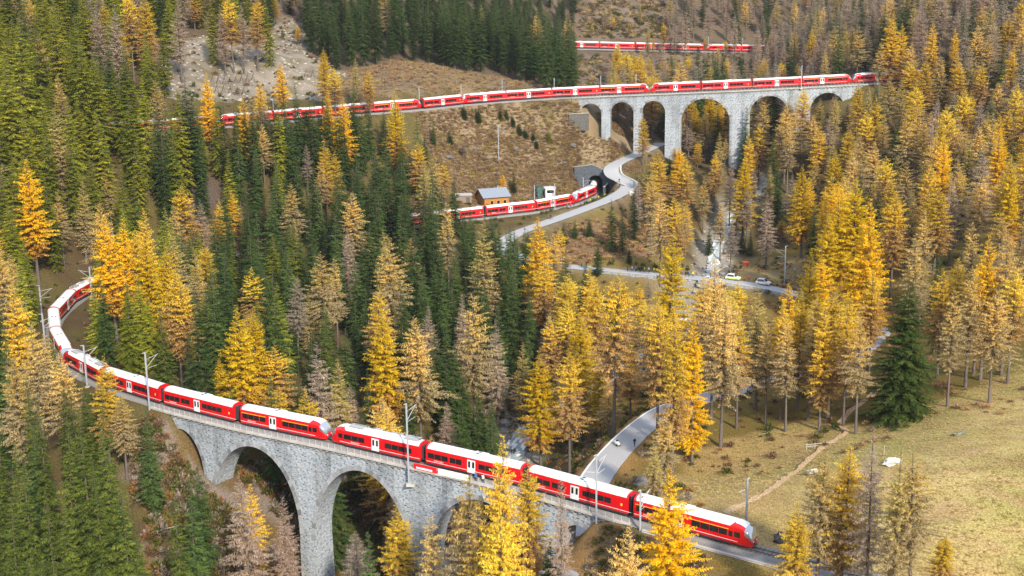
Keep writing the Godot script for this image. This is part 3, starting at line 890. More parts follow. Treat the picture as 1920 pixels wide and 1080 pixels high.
func put_car(kind: String, w: Way, from: float, to: float, label: String, group: String) -> void:
	# from and to are joints; the cab (if any) is at "to"
	var a := w.at(w.joint(from))
	var b := w.at(w.joint(to))
	var x := (b - a).normalized()
	var zz := x.cross(Vector3.UP).normalized()
	var o: Node3D = cars[kind].duplicate()
	o.name = numbered("railway_carriage")
	add_child(o)
	o.transform = Transform3D(Basis(x, zz.cross(x), zz), (a + b) / 2 if kind == "middle" else a + x * (9.42 + 0.55 * ((b - a).length() - 19.35)))
	tag(o, label, "train carriage", group)
# ------------------------------------------------------------------ trees
# one conifer: a tapered trunk and whorls of branches carrying flat sprays of needle-bearing twigs
func conifer(seed_: int, q: Dictionary) -> Array:
	var r := RandomNumberGenerator.new(); r.seed = seed_
	var H: float = q.h
	var R: float = q.r
	var tr := MB.new()
	tr.col = q.bark
	var lean := Vector3(r.randf_range(-1, 1), 0, r.randf_range(-1, 1)) * 0.012 * H
	var r0: float = q.get("girth", 0.014) * H
	var seg := 6
	for i in seg:
		var f0 := float(i) / seg
		var f1 := float(i + 1) / seg
		tr.col = q.bark * r.randf_range(0.85, 1.15)
		tr.tube(Vector3(0, f0 * H * 0.985, 0) + lean * f0 * f0, Vector3(0, f1 * H * 0.985, 0) + lean * f1 * f1, r0 * (1.0 - f0 * 0.93) * (1.25 if i == 0 else 1.0), r0 * (1.0 - f1 * 0.93), 7, false)
	var cr := MB.new()
	var y: float = q.base * H
	var fine_col: Array = q.cols
	var lop := [r.randf_range(0.8, 1.1), r.randf_range(0.8, 1.1), r.randf_range(0.75, 1.1), r.randf_range(0.85, 1.15), r.randf_range(0.8, 1.1)]
	while y < H * 0.995:
		var t: float = (y - q.base * H) / (H * (1.0 - q.base))
		var shape := pow(1.0 - t, q.pow) * (0.45 + 0.55 * smoothstep(0.0, q.get("belly", 0.2), t))
		var ring_r := R * shape * r.randf_range(0.72, 1.12)
		var nb := int(q.nb * (0.55 + 0.45 * shape) + r.randf())
		var az0 := r.randf() * TAU
		for k in nb:
			if r.randf() < q.gap: continue
			var az := az0 + TAU * (k + r.randf_range(-0.35, 0.35)) / nb
			var L: float = maxf(ring_r * r.randf_range(0.6, 1.15) * lop[int(az / TAU * 5.0) % 5], 0.3)
			var d := Vector3(cos(az), 0, sin(az))
			var up: float = lerpf(q.up0, q.up1, t) + r.randf_range(-0.12, 0.12)
			var sag: float = q.sag * (1.0 - 0.5 * t)
			var o := Vector3(0, y + r.randf_range(-0.55, 0.55), 0) + lean * (y / H) * (y / H)
			var sd := Vector3(-d.z, 0, d.x)
			var tone := r.randf()
			var cc: Color = fine_col[0].lerp(fine_col[1], tone)
			# lower and upper parts of the crown may wear different foliage
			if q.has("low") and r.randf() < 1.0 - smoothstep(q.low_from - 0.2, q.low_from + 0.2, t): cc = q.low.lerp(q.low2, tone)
			var wood: Color = q.get("twig", q.bark)
			var pt := func(f: float) -> Vector3:
				return o + d * L * f + Vector3.UP * L * (up * f - sag * f * f * (1.0 - 0.35 * f))
			# the bough itself
			if q.get("boughs", 0.0) > r.randf():
				cr.col = wood
				var w0: float = 0.012 * L + 0.015
				var pa: Vector3 = pt.call(0.0); var pb: Vector3 = pt.call(0.5); var pc: Vector3 = pt.call(1.0)
				cr.tri(pa - sd * w0, pa + sd * w0, pb + Vector3.UP * w0); cr.tri(pa - Vector3.UP * w0, pa + Vector3.UP * w0, pb)
				cr.tri(pb - sd * w0 * 0.8, pb + sd * w0 * 0.8, pc); cr.tri(pb - Vector3.UP * w0 * 0.8, pb + Vector3.UP * w0 * 0.8, pc)
			var nt := int(L * q.dens) + 2
			for i in nt:
				if r.randf() < q.get("bare", 0.0):
					continue
				var f := lerpf(q.get("inner", 0.15), 1.02, (i + r.randf()) / nt)
				var p: Vector3 = pt.call(f)
				var sgn := -1.0 if i % 2 else 1.0
				var ln: float = q.leaf * r.randf_range(0.6, 1.25) * (0.35 + 0.65 * minf(1.0, (1.15 - f) * 2.0)) * clampf(L / 2.0, 0.4, 1.0)
				var fw := r.randf_range(0.25, 0.9)
				var dir := (sd * sgn * (1.0 - 0.45 * fw) + d * fw + Vector3.UP * r.randf_range(q.hang, q.hang + 0.4)).normalized()
				if q.fluffy > 0.0: dir = (dir + Vector3(r.randf_range(-1, 1), r.randf_range(-1, 1), r.randf_range(-1, 1)) * q.fluffy).normalized()
				var wd: float = q.width * ln * r.randf_range(0.7, 1.3)
				var ax := dir.cross(Vector3(r.randf_range(-0.5, 0.5), 1, r.randf_range(-0.5, 0.5))).normalized()
				var g := r.randf_range(0.72, 1.28)
				cr.col = Color(cc.r * g, cc.g * g, cc.b * g)
				var tip := p + dir * ln
				var m := p + dir * ln * 0.45
				cr.tri(p - dir * 0.1 * ln, m + ax * wd, tip)
				if q.get("leaf2", true): cr.tri(p - dir * 0.1 * ln, tip + Vector3.UP * -0.05 * ln, m - ax * wd)
		y += q.step * r.randf_range(0.8, 1.2) * (0.6 + 0.4 * (1.0 - t))
	return [tr.mesh(), cr.mesh()]
var kinds := {}
var tri_count := 0
func make_trees() -> void:
	var bark := Color(0.15, 0.12, 0.1)
	var grey := Color(0.2, 0.17, 0.155)
	var spruce := {h = 24.0, r = 4.2, base = 0.05, pow = 0.74, nb = 9.0, gap = 0.06, up0 = -0.25, up1 = 0.35, sag = 0.28, dens = 16.5, leaf = 0.7, width = 0.145, hang = -0.45, fluffy = 0.22, step = 0.52, bark = bark, boughs = 0.15,
		cols = [Color(0.055, 0.098, 0.034), Color(0.125, 0.185, 0.05)]}
	var larch := {h = 22.0, r = 5.6, base = 0.26, pow = 0.72, nb = 10.0, gap = 0.04, up0 = 0.0, up1 = 0.5, sag = 0.22, dens = 22.0, leaf = 0.52, width = 0.165, hang = -0.5, fluffy = 0.65, step = 0.52, bark = grey, boughs = 0.9, twig = Color(0.2, 0.155, 0.12),
		cols = [Color(0.72, 0.46, 0.02), Color(0.84, 0.58, 0.03)]}
	var add := func(k: String, n: int, base: Dictionary, over: Dictionary) -> void:
		kinds[k] = []
		for i in n:
			var q: Dictionary = base.duplicate()
			q.merge(over, true)
			var r := RandomNumberGenerator.new(); r.seed = 77 + k.unicode_at(0) * 31 + i
			q.r *= r.randf_range(0.85, 1.15); q.base *= r.randf_range(0.6, 1.5)
			q.gap += r.randf_range(-0.03, 0.1)
			var tone := lerpf(0.62 if q.called == "spruce_tree" else 0.8, 1.2, fmod(i * 0.618 + 0.45, 1.0))
			var warm := r.randf_range(0.93, 1.07)
			q.cols = [Color(q.cols[0].r * tone * warm, q.cols[0].g * tone, q.cols[0].b * tone), Color(q.cols[1].r * tone * warm, q.cols[1].g * tone, q.cols[1].b * tone)]
			if q.has("low_from"): q.low_from += r.randf_range(-0.15, 0.15)
			var m := conifer(1000 + k.unicode_at(0) * 13 + i * 17, q)
			tri_count += m[0].surface_get_array_len(0) / 3 + m[1].surface_get_array_len(0) / 3
			kinds[k].push_back({mesh = m, h = q.h, r = q.r, name = q.called})
	# S dark spruce, s spruce with sunlight painted into its yellow-green foliage, F the broad spruce of the meadow
	add.call("S", 5, spruce, {called = "spruce_tree"})
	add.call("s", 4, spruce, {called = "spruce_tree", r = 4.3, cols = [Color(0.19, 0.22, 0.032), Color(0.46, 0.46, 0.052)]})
	add.call("m", 4, spruce, {called = "spruce_tree", r = 4.2, cols = [Color(0.085, 0.12, 0.03), Color(0.21, 0.245, 0.045)]})
	add.call("F", 1, spruce, {called = "spruce_tree", r = 7.0, base = 0.015, pow = 0.78, nb = 14.0, dens = 13.0, gap = 0.0, step = 0.45, belly = 0.08, cols = [Color(0.042, 0.08, 0.02), Color(0.115, 0.165, 0.04)]})
	# G golden larch, g lemon-yellow larch, O amber larch with browned lower boughs, T tan larch nearly bare, P bare grey-violet larch
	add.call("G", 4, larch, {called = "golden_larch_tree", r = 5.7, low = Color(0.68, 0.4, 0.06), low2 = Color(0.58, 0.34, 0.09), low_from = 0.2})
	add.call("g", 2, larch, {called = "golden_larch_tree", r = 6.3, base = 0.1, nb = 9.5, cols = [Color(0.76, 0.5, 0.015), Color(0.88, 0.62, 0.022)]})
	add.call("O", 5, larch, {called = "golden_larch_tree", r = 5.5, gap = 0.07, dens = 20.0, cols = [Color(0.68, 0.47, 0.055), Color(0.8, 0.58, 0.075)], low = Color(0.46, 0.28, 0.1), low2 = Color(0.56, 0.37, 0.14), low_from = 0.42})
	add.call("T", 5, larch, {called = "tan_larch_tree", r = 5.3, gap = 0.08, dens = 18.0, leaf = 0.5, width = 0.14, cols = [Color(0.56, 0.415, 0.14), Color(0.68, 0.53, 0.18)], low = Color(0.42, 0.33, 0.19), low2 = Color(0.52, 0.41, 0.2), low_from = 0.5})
	add.call("P", 4, larch, {called = "bare_larch_tree", r = 4.8, gap = 0.08, dens = 17.0, leaf = 0.52, width = 0.105, twig = Color(0.34, 0.28, 0.25), cols = [Color(0.4, 0.31, 0.255), Color(0.5, 0.39, 0.3)]})
const LOOK := {"S": "dark green spruce", "s": "yellow-green spruce", "m": "mid-green spruce", "F": "broad dark green spruce", "G": "bright golden larch", "g": "lemon-yellow larch", "O": "amber larch", "T": "tan half-bare larch", "P": "grey-brown bare larch"}
const NTH := ["leftmost", "second", "third", "fourth", "fifth", "sixth", "seventh", "eighth", "ninth", "tenth", "eleventh", "twelfth"]
var tree_count := 0
func place_tree(k: String, x: float, z: float, h: float, wide: float, i: int) -> Transform3D:
	var q: Dictionary = kinds[k][i]
	var r := RandomNumberGenerator.new(); r.seed = int(x * 131 + z * 17)
	var sy := h / float(q.h)
	var sx: float = lerpf(sy, 1.0, 0.25) * wide
	var tilt := Basis(Vector3(r.randf_range(-1, 1), 0, r.randf_range(-1, 1)).normalized(), absf(r.randfn(0.0, 0.022)))
	return Transform3D(tilt * Basis(Vector3.UP, r.randf() * TAU).scaled(Vector3(sx, sy, sx)), on(x, z, -0.25))
func grove(k: String, where: String, row: String, list: Array) -> void:
	# list: x, z, height, breadth of each tree, from left to right in the photograph
	for n in list.size() / 4:
		tree_count += 1
		var i: int = (tree_count * 7 + int(absf(list[n * 4]) * 3)) % kinds[k].size()
		var q: Dictionary = kinds[k][i]
		if not q.has("root"):
			var o := Node3D.new()
			o.name = q.name
			part("trunk", q.mesh[0], M.bark, o)
			part("crown", q.mesh[1], M.foliage, o)
			q.root = o
		var t: Node3D = q.root.duplicate()
		t.name = numbered(q.name)
		add_child(t)
		t.transform = place_tree(k, list[n * 4], list[n * 4 + 1], list[n * 4 + 2], list[n * 4 + 3], i)
		var one: bool = list.size() == 4
		tag(t, LOOK[k] + " " + where + (", " + row if row else "") + ("" if one else (", leftmost" if n == 0 else ", " + (NTH[n] if n < 12 else "last") + " from left")), "spruce" if k in ["S", "s", "m", "F"] else "larch", {"S": "dark spruces of the valley woods", "s": "yellow-green spruces of the left slopes", "m": "mid-green spruces of the lower left", "F": "", "G": "golden larches of the valley", "g": "golden larches of the valley", "O": "golden larches of the valley", "T": "tan larches of the valley", "P": "bare larches of the valley"}[k])
var woods := {}
func wood(k: String, list: Array) -> void:
	for n in list.size() / 3:
		tree_count += 1
		var i: int = tree_count % kinds[k].size()
		var key := k + str(i)
		if not woods.has(key): woods[key] = [k, i, []]
		woods[key][2].push_back(place_tree(k, list[n * 3], list[n * 3 + 1], list[n * 3 + 2], 1.0, i))
func make_woods() -> void:
	var o := Node3D.new()
	o.name = "far_off_woods"
	add_child(o)
	tag(o, "dense far-off woods of spruce and bare larch covering the slopes", "woods", "", "stuff")
	for key in woods:
		var e: Array = woods[key]
		for w in 2:
			var mm := MultiMesh.new()
			mm.transform_format = MultiMesh.TRANSFORM_3D
			mm.mesh = kinds[e[0]][e[1]].mesh[w]
			mm.instance_count = e[2].size()
			for n in e[2].size(): mm.set_instance_transform(n, e[2][n])
			var q := MultiMeshInstance3D.new()
			q.name = ["trunks", "crowns"][w]
			q.multimesh = mm
			q.material_override = M.bark if w == 0 else M.foliage
			o.add_child(q, true)
			tag(q, "", "", "", "stuff")
func scatter(called: String, label: String, category: String, meshes_: Array, material: Material, places: Array) -> void:
	var o := Node3D.new()
	o.name = called
	add_child(o)
	tag(o, label, category, "", "stuff")
	for i in meshes_.size():
		var mine := []
		for n in places.size():
			if n % meshes_.size() == i: mine.push_back(places[n])
		if mine.is_empty(): continue
		var mm := MultiMesh.new()
		mm.transform_format = MultiMesh.TRANSFORM_3D
		mm.mesh = meshes_[i]
		mm.instance_count = mine.size()
		for n in mine.size(): mm.set_instance_transform(n, mine[n])
		var q := MultiMeshInstance3D.new()
		q.name = called
		q.multimesh = mm
		q.material_override = material
		o.add_child(q, true)
		tag(q, "", "", "", "stuff")
func bush_mesh(seed_: int, cols: Array, upright: float, n := 90) -> ArrayMesh:
	# a low shrub about 1 m across made of leafy twigs
	var r := RandomNumberGenerator.new(); r.seed = seed_
	var b := MB.new()
	for i in n:
		var az := r.randf() * TAU
		var el := r.randf_range(0.15, 1.4)
		var d := Vector3(cos(az) * cos(el), sin(el), sin(az) * cos(el))
		var p := d * r.randf_range(0.15, 0.5) * Vector3(1, upright, 1) + Vector3(r.randf_range(-0.2, 0.2), 0, r.randf_range(-0.2, 0.2))
		var ax := Vector3(r.randf_range(-1, 1), r.randf_range(-1, 1), r.randf_range(-1, 1)).normalized()
		var c: Color = cols[r.randi() % cols.size()]
		var g := r.randf_range(0.7, 1.3)
		b.col = Color(c.r * g, c.g * g, c.b * g)
		var l := r.randf_range(0.12, 0.3)
		b.tri(p - ax * l * 0.4, p + d * l, p + ax * l * 0.4)
	return b.mesh()
func tuft_mesh(seed_: int, cols: Array) -> ArrayMesh:
	var r := RandomNumberGenerator.new(); r.seed = seed_
	var b := MB.new()
	for i in 30:
		var az := r.randf() * TAU
		var o := Vector3(r.randf_range(-0.3, 0.3), 0, r.randf_range(-0.3, 0.3))
		var d := Vector3(cos(az) * 0.9, r.randf_range(0.3, 0.8), sin(az) * 0.9) * r.randf_range(0.2, 0.5)
		var s := Vector3(-sin(az), 0, cos(az)) * 0.05
		b.col = cols[r.randi() % cols.size()] * r.randf_range(0.8, 1.2)
		b.tri(o - s, o + s, o + d)
	return b.mesh()
func rock_mesh(seed_: int, cols: Array, flat := 0.7) -> ArrayMesh:
	var f := FastNoiseLite.new(); f.seed = seed_; f.frequency = 0.9; f.fractal_octaves = 4
	var b := MB.new()
	var rows := []
	for i in 10:
		var row := PackedVector3Array()
		var th := PI * (1.0 - i / 9.0)
		for j in 14:
			var ph := -TAU * j / 14.0
			var d := Vector3(sin(th) * cos(ph), cos(th), sin(th) * sin(ph))
			var rr := 0.5 * (1.0 + 0.55 * f.get_noise_3dv(d * 1.4) + 0.25 * f.get_noise_3dv(d * 4.0 + Vector3(5, 5, 5)))
			row.push_back(d * rr * Vector3(1, flat, 1))
		rows.push_back(row)
	var r := RandomNumberGenerator.new(); r.seed = seed_
	for i in 9:
		for j in 14:
			b.col = cols[r.randi() % cols.size()] * r.randf_range(0.85, 1.15)
			var j2 := (j + 1) % 14
			b.quad(rows[i][j], rows[i][j2], rows[i + 1][j2], rows[i + 1][j])
	return b.mesh()
func sown(seed_: int, n: int, zone: String, x0: float, x1: float, z0: float, z1: float, s0: float, s1: float, tall := 1.0, clump := 1.0) -> Array:
	var r := RandomNumberGenerator.new(); r.seed = seed_
	var out := []
	var tries := 0
	while out.size() < n and tries < n * 12:
		tries += 1
		var x := r.randf_range(x0, x1)
		var z := r.randf_range(z0, z1)
		if zone and not inside(zone, x, z): continue
		if noise.get_noise_2d(x * 8.0, z * 8.0) * clump < r.randf_range(-0.5, 0.35) - 0.4 * (1.0 - clump): continue
		if dist_to(road, x, z, 6.0) < 4.2 or dist_to(track_front, x, z, 6.0) < 4.2 or dist_to(track_station, x, z, 6.0) < 3.6 or dist_to(track_middle, x, z, 6.0) < 3.0: continue
		var s := r.randf_range(s0, s1)
		out.push_back(Transform3D(Basis(Vector3.UP, r.randf() * TAU).scaled(Vector3(s, s * tall * r.randf_range(0.7, 1.2), s)), on(x, z, -0.04)))
	return out

# ------------------------------------------------------------------ people: one continuous surface from tapered capsules
func person_mesh(pose: String, jacket: Color, trousers: Color, hair: Color) -> ArrayMesh:
	var J := {}
	if pose == "riding":
		J = {hip = Vector3(-0.15, 0.95, 0), chest = Vector3(0.12, 1.32, 0), neck = Vector3(0.2, 1.45, 0), head = Vector3(0.27, 1.58, 0), kl = Vector3(0.22, 0.75, 0.11), kr = Vector3(0.16, 0.62, -0.11), fl = Vector3(0.05, 0.36, 0.11), fr = Vector3(-0.02, 0.2, -0.11), el = Vector3(0.3, 1.1, 0.24), er = Vector3(0.3, 1.1, -0.24), hl = Vector3(0.5, 1.02, 0.22), hr = Vector3(0.5, 1.02, -0.22)}
	elif pose == "walking":
		J = {hip = Vector3(0, 0.92, 0), chest = Vector3(0.03, 1.3, 0), neck = Vector3(0.04, 1.48, 0), head = Vector3(0.07, 1.63, 0), kl = Vector3(0.16, 0.5, 0.1), kr = Vector3(-0.05, 0.48, -0.1), fl = Vector3(0.26, 0.07, 0.1), fr = Vector3(-0.32, 0.1, -0.1), el = Vector3(-0.14, 1.12, 0.25), er = Vector3(0.16, 1.13, -0.25), hl = Vector3(-0.08, 0.88, 0.26), hr = Vector3(0.32, 0.95, -0.24)}
	else:
		J = {hip = Vector3(0, 0.92, 0), chest = Vector3(0, 1.3, 0), neck = Vector3(0, 1.48, 0), head = Vector3(0.03, 1.63, 0), kl = Vector3(0.03, 0.5, 0.11), kr = Vector3(0.02, 0.5, -0.12), fl = Vector3(0, 0.06, 0.12), fr = Vector3(0, 0.06, -0.14), el = Vector3(0.0, 1.1, 0.26), er = Vector3(0.06, 1.12, -0.27), hl = Vector3(0.1, 0.9, 0.24), hr = Vector3(0.26, 1.2, -0.14)}
	var sl: Vector3 = J.chest + Vector3(0, 0.1, 0.17)
	var sr: Vector3 = J.chest + Vector3(0, 0.1, -0.17)
	var bones := [[J.hip, J.chest, 0.14, 0.165], [J.chest, J.neck, 0.13, 0.06], [J.neck, J.head, 0.055, 0.1], [J.hip + Vector3(0, -0.04, 0.08), J.kl, 0.1, 0.07], [J.kl, J.fl, 0.068, 0.045], [J.fl, J.fl + Vector3(0.16, -0.02, 0), 0.05, 0.04], [J.hip + Vector3(0, -0.04, -0.08), J.kr, 0.1, 0.07], [J.kr, J.fr, 0.068, 0.045], [J.fr, J.fr + Vector3(0.16, -0.02, 0), 0.05, 0.04],
		[sl, J.el, 0.065, 0.05], [J.el, J.hl, 0.048, 0.038], [sr, J.er, 0.065, 0.05], [J.er, J.hr, 0.048, 0.038], [sl, sr, 0.08, 0.08]]
	var field := func(p: Vector3) -> float:
		var s := 0.0
		for b in bones:
			var ab: Vector3 = b[1] - b[0]
			var t: float = clampf((p - b[0]).dot(ab) / maxf(ab.length_squared(), 1e-6), 0, 1)
			var dd: float = (p - b[0] - ab * t).length() - lerpf(b[2], b[3], t)
			s += exp(-dd * 34.0)
		return -log(maxf(s, 1e-30)) / 34.0
	var cs := 0.05
	var lo := Vector3(-0.55, -0.05, -0.4)
	var nx := 26; var ny := 37; var nz := 17
	var val := PackedFloat32Array(); val.resize(nx * ny * nz)
	for k in nz:
		for j in ny:
			for i in nx: val[(k * ny + j) * nx + i] = field.call(lo + Vector3(i, j, k) * cs)
	var vid := {}
	var pts := PackedVector3Array()
	for k in nz - 1:
		for j in ny - 1:
			for i in nx - 1:
				var acc := Vector3.ZERO
				var cnt := 0
				for e in [[0, 1], [2, 3], [4, 5], [6, 7], [0, 2], [1, 3], [4, 6], [5, 7], [0, 4], [1, 5], [2, 6], [3, 7]]:
					var a: int = e[0]; var b2: int = e[1]
					var va := val[((k + (a >> 2)) * ny + j + ((a >> 1) & 1)) * nx + i + (a & 1)]
					var vb := val[((k + (b2 >> 2)) * ny + j + ((b2 >> 1) & 1)) * nx + i + (b2 & 1)]
					if (va < 0.0) != (vb < 0.0):
						var t: float = va / (va - vb)
						acc += Vector3(a & 1, (a >> 1) & 1, a >> 2).lerp(Vector3(b2 & 1, (b2 >> 1) & 1, b2 >> 2), t)
						cnt += 1
				if cnt:
					vid[(k * ny + j) * nx + i] = pts.size()
					pts.push_back(lo + (Vector3(i, j, k) + acc / cnt) * cs)
	var mb := MB.new()
	var cl := func(p: Vector3) -> Color:
		if p.distance_to(J.head) < 0.17 or (p.y > J.neck.y + 0.03 and p.distance_to(J.neck) < 0.14):
			return hair if (p.y > J.head.y + 0.05 or (p.x < J.head.x - 0.03 and p.y > J.head.y - 0.08)) else Color(0.5, 0.32, 0.24)
		if p.distance_to(J.hl) < 0.075 or p.distance_to(J.hr) < 0.075: return Color(0.5, 0.32, 0.24)
		if p.y < 0.1: return Color(0.04, 0.035, 0.03)
		return trousers if p.y < J.hip.y - 0.02 else jacket
	for k in range(1, nz - 1):
		for j in range(1, ny - 1):
			for i in range(1, nx - 1):
				var id := (k * ny + j) * nx + i
				for ax in 3:
					var o: int = [1, nx, nx * ny][ax]
					if (val[id] < 0.0) == (val[id + o] < 0.0): continue
					var o1: int = [nx, nx * ny, 1][ax]
					var o2: int = [nx * ny, 1, nx][ax]
					var q := [id, id - o1, id - o1 - o2, id - o2]
					var ok := true
					for e in q: ok = ok and vid.has(e)
					if not ok: continue
					if val[id] < 0.0: q = [q[0], q[1], q[2], q[3]]
					else: q = [q[3], q[2], q[1], q[0]]
					var w: Array = [pts[vid[q[0]]], pts[vid[q[1]]], pts[vid[q[2]]], pts[vid[q[3]]]]
					for tq in [[0, 1, 2], [0, 2, 3]]:
						for c in [tq[0], tq[2], tq[1]]:
							var p: Vector3 = w[c]
							var h := 0.02
							var nn := Vector3(field.call(p + Vector3(h, 0, 0)) - field.call(p - Vector3(h, 0, 0)), field.call(p + Vector3(0, h, 0)) - field.call(p - Vector3(0, h, 0)), field.call(p + Vector3(0, 0, h)) - field.call(p - Vector3(0, 0, h))).normalized()
							mb.vert(p, nn, cl.call(p))
	return mb.mesh()
var bodies := {}
func put_person(pose: String, jk: int, x: float, z: float, turn: float, label: String, group := "") -> void:
	var key := pose + str(jk)
	if not bodies.has(key):
		var jc := [Color(0.03, 0.035, 0.05), Color(0.5, 0.03, 0.03), Color(0.05, 0.13, 0.35), Color(0.55, 0.6, 0.04), Color(0.55, 0.55, 0.53), Color(0.25, 0.13, 0.06)]
		var tc := [Color(0.04, 0.04, 0.06), Color(0.05, 0.07, 0.14), Color(0.04, 0.04, 0.05), Color(0.09, 0.08, 0.07), Color(0.05, 0.06, 0.1), Color(0.07, 0.06, 0.05)]
		bodies[key] = person_mesh(pose, jc[jk], tc[jk], [Color(0.05, 0.03, 0.02), Color(0.12, 0.07, 0.03)][jk % 2])
	var o := single("person", bodies[key], M.cloth, label, "person", group)
	o.position = on(x, z, 0.14 if dist_to(road, x, z, 6.0) < 3.2 else 0.0)
	o.rotation.y = turn
func plant() -> void:
	grove("O", "above the grey scree", "", [-129.8, -498.6, 20.3, 0.88, -104.1, -536.5, 14.5, 1.09, -88.8, -508, 9, 0.8])
	grove("P", "above the grey scree", "", [-132, -491.4, 24.6, 0.94, -107.8, -573.9, 17.2, 1.03])
	grove("S", "above the grey scree", "", [-81.7, -498.5, 22.2, 0.95, -77.8, -493.6, 27, 0.87, -73.5, -487.3, 21.7, 1.07, -69.7, -482.7, 24, 0.87])
	grove("T", "above the grey scree", "", [-129.7, -512.1, 27.5, 0.97, -96.6, -552.4, 23.1, 1.11])
	grove("G", "above the upper road bend", "top row", [93.7, -373.5, 30, 1.08, 99, -389.2, 24.3, 1.02, 133.7, -364.4, 29.6, 1.09, 128.6, -348, 29, 0.9, 156.1, -377.1, 24.8, 0.95, 141.9, -341, 29, 1])
	grove("G", "above the upper road bend", "lowest row", [98.2, -364, 22.5, 0.9, 91.2, -325.8, 30.6, 0.9, 85, -301, 34.3, 1.1, 90.4, -319.3, 30.4, 1.1, 99.2, -336.6, 27.1, 0.94, 105.5, -319.8, 23.6, 0.97])
	grove("O", "above the upper road bend", "top row", [113.9, -354, 26.6, 1.01, 131.3, -369.8, 17.1, 0.99, 114.5, -319.9, 27.6, 1.07, 141.7, -379.9, 30.6, 0.9, 131.8, -342, 19.1, 0.87, 163.4, -387.4, 22.7, 1.08, 162.8, -373.2, 29.1, 1.07, 154.8, -352, 25.6, 0.99, 133.7, -303, 29, 0.9])
	grove("O", "above the upper road bend", "lowest row", [93.9, -340.7, 28.8, 1.07, 94.9, -332.4, 30.4, 0.9, 116.8, -372.5, 16.6, 1.04, 109.7, -335, 23.5, 0.93, 100.4, -304, 29, 1, 111.9, -313.1, 21.5, 0.87, 111, -302.5, 23.6, 1.11, 140.1, -334.7, 15.8, 1.09])
	grove("P", "above the upper road bend", "", [67.4, -355, 18.2, 0.9, 78.8, -357, 23.8, 0.9, 116.4, -365.1, 23.7, 1.03, 116.2, -306, 23.8, 0.9, 133, -329.9, 26.8, 1.11])
	grove("S", "above the upper road bend", "", [92.5, -355, 20.2, 0.95, 104.2, -347.1, 28.3, 1, 110, -349.3, 21.4, 1.05])
	grove("T", "above the upper road bend", "top row", [117.1, -378, 29, 0.9, 136.4, -389, 26.4, 0.9, 136.6, -382.5, 20.7, 1.04, 130.3, -358.3, 26.3, 1.12, 148.1, -388, 22.6, 0.85, 144.7, -374.4, 22.2, 1.09, 137.7, -352, 26.4, 0.9, 145.8, -366.9, 24.4, 1.1, 144.6, -353.3, 30.8, 1.04])
	grove("T", "above the upper road bend", "lowest row", [103.8, -361.2, 24.3, 0.95, 103, -355, 22.9, 0.91, 111.4, -382.6, 27.5, 1, 127.1, -384.2, 18.8, 1, 119, -352, 23.8, 0.9, 114.1, -330.1, 19.2, 0.96, 124, -323.3, 26.1, 1.06, 121.5, -302.1, 23.7, 1.01, 128.3, -300.1, 26.3, 1.1])
	grove("g", "above the upper road bend", "", [89.4, -301, 37, 1.25])
	grove("F", "along the meadow top", "", [69.7, -202, 26, 1.22])
	grove("G", "along the meadow top", "", [45.8, -265.4, 22.9, 0.88, 55.4, -228.8, 24.4, 1.1, 66.3, -255, 30.1, 1.01, 74.2, -275.9, 26.3, 1.05, 81.6, -298, 31.7, 1, 74, -237, 37.1, 1.1, 87.7, -212, 27.7, 0.9, 123.9, -289, 29, 0.9])
	grove("O", "along the meadow top", "top row", [82.2, -219, 22, 0.9, 85.7, -220, 23.1, 0.9, 88, -216, 23.1, 0.8, 127, -294, 21.9, 0.86, 90.7, -207, 22, 0.9, 108.7, -237.9, 25.7, 0.94, 132.1, -288.8, 29, 0.9])
	grove("O", "along the meadow top", "second row", [42.4, -254.6, 27.6, 1, 48.2, -254.6, 22.6, 0.96, 54, -276, 23.2, 1.04, 55.7, -221, 24.2, 0.8, 64.2, -240.8, 20.1, 0.94, 59.6, -213, 26.4, 0.9, 71.2, -226, 24.2, 0.8])
	grove("O", "along the meadow top", "lowest row", [43.7, -220, 23.1, 0.9, 52, -219, 24.2, 0.8, 57, -209, 24.2, 0.8, 60.9, -207, 24.2, 0.8, 66, -223, 20, 1.06])
	grove("P", "along the meadow top", "", [99.3, -233.5, 19.7, 1.06])
	grove("S", "along the meadow top", "", [89, -239.9, 24.7, 0.87])
	grove("T", "along the meadow top", "top row", [39.4, -224, 34.3, 0.7, 89.8, -256, 26.4, 0.9, 102.6, -288, 26.4, 0.9, 101.8, -254, 25.1, 0.9, 114, -268.8, 22.7, 0.93, 91.6, -212, 27.7, 0.9, 113.1, -251.5, 29.8, 0.89])
	grove("T", "along the meadow top", "second row", [51.7, -291, 18.2, 1, 48.9, -227, 26.4, 0.9, 70, -245.6, 20.4, 0.99, 98.4, -275.7, 18, 0.93, 78, -202, 22, 0.8, 84.2, -210, 23.1, 0.9, 84.2, -199, 20.9, 0.9])
	grove("T", "along the meadow top", "lowest row", [52.1, -283.7, 19.2, 1.02, 39.5, -213.8, 30.8, 0.9, 46.3, -240.6, 22.8, 0.9, 49.2, -219, 20.9, 0.8, 51.7, -213, 23.1, 0.8, 56.3, -215, 24.2, 0.8, 61.4, -201, 23.1, 0.8])
	grove("g", "along the meadow top", "", [33.3, -209, 29, 0.72])
	grove("O", "around the topmost train", "top row", [58, -661, 9, 0.7, 76.6, -633, 9, 0.7, 82.3, -634, 17.2, 0.9, 104, -633, 9, 0.8, 115.4, -634, 9, 0.8, 159.5, -686.9, 18.6, 1.08, 166.2, -671.2, 19.5, 0.92])
	grove("O", "around the topmost train", "lowest row", [52.2, -590.6, 10.9, 0.93, 50.1, -551.8, 18.4, 1.12, 51.5, -559.5, 18.4, 1.03, 58.8, -557, 17.2, 0.9, 65.6, -559.9, 16.3, 1.02, 83.6, -555, 18.5, 0.9])
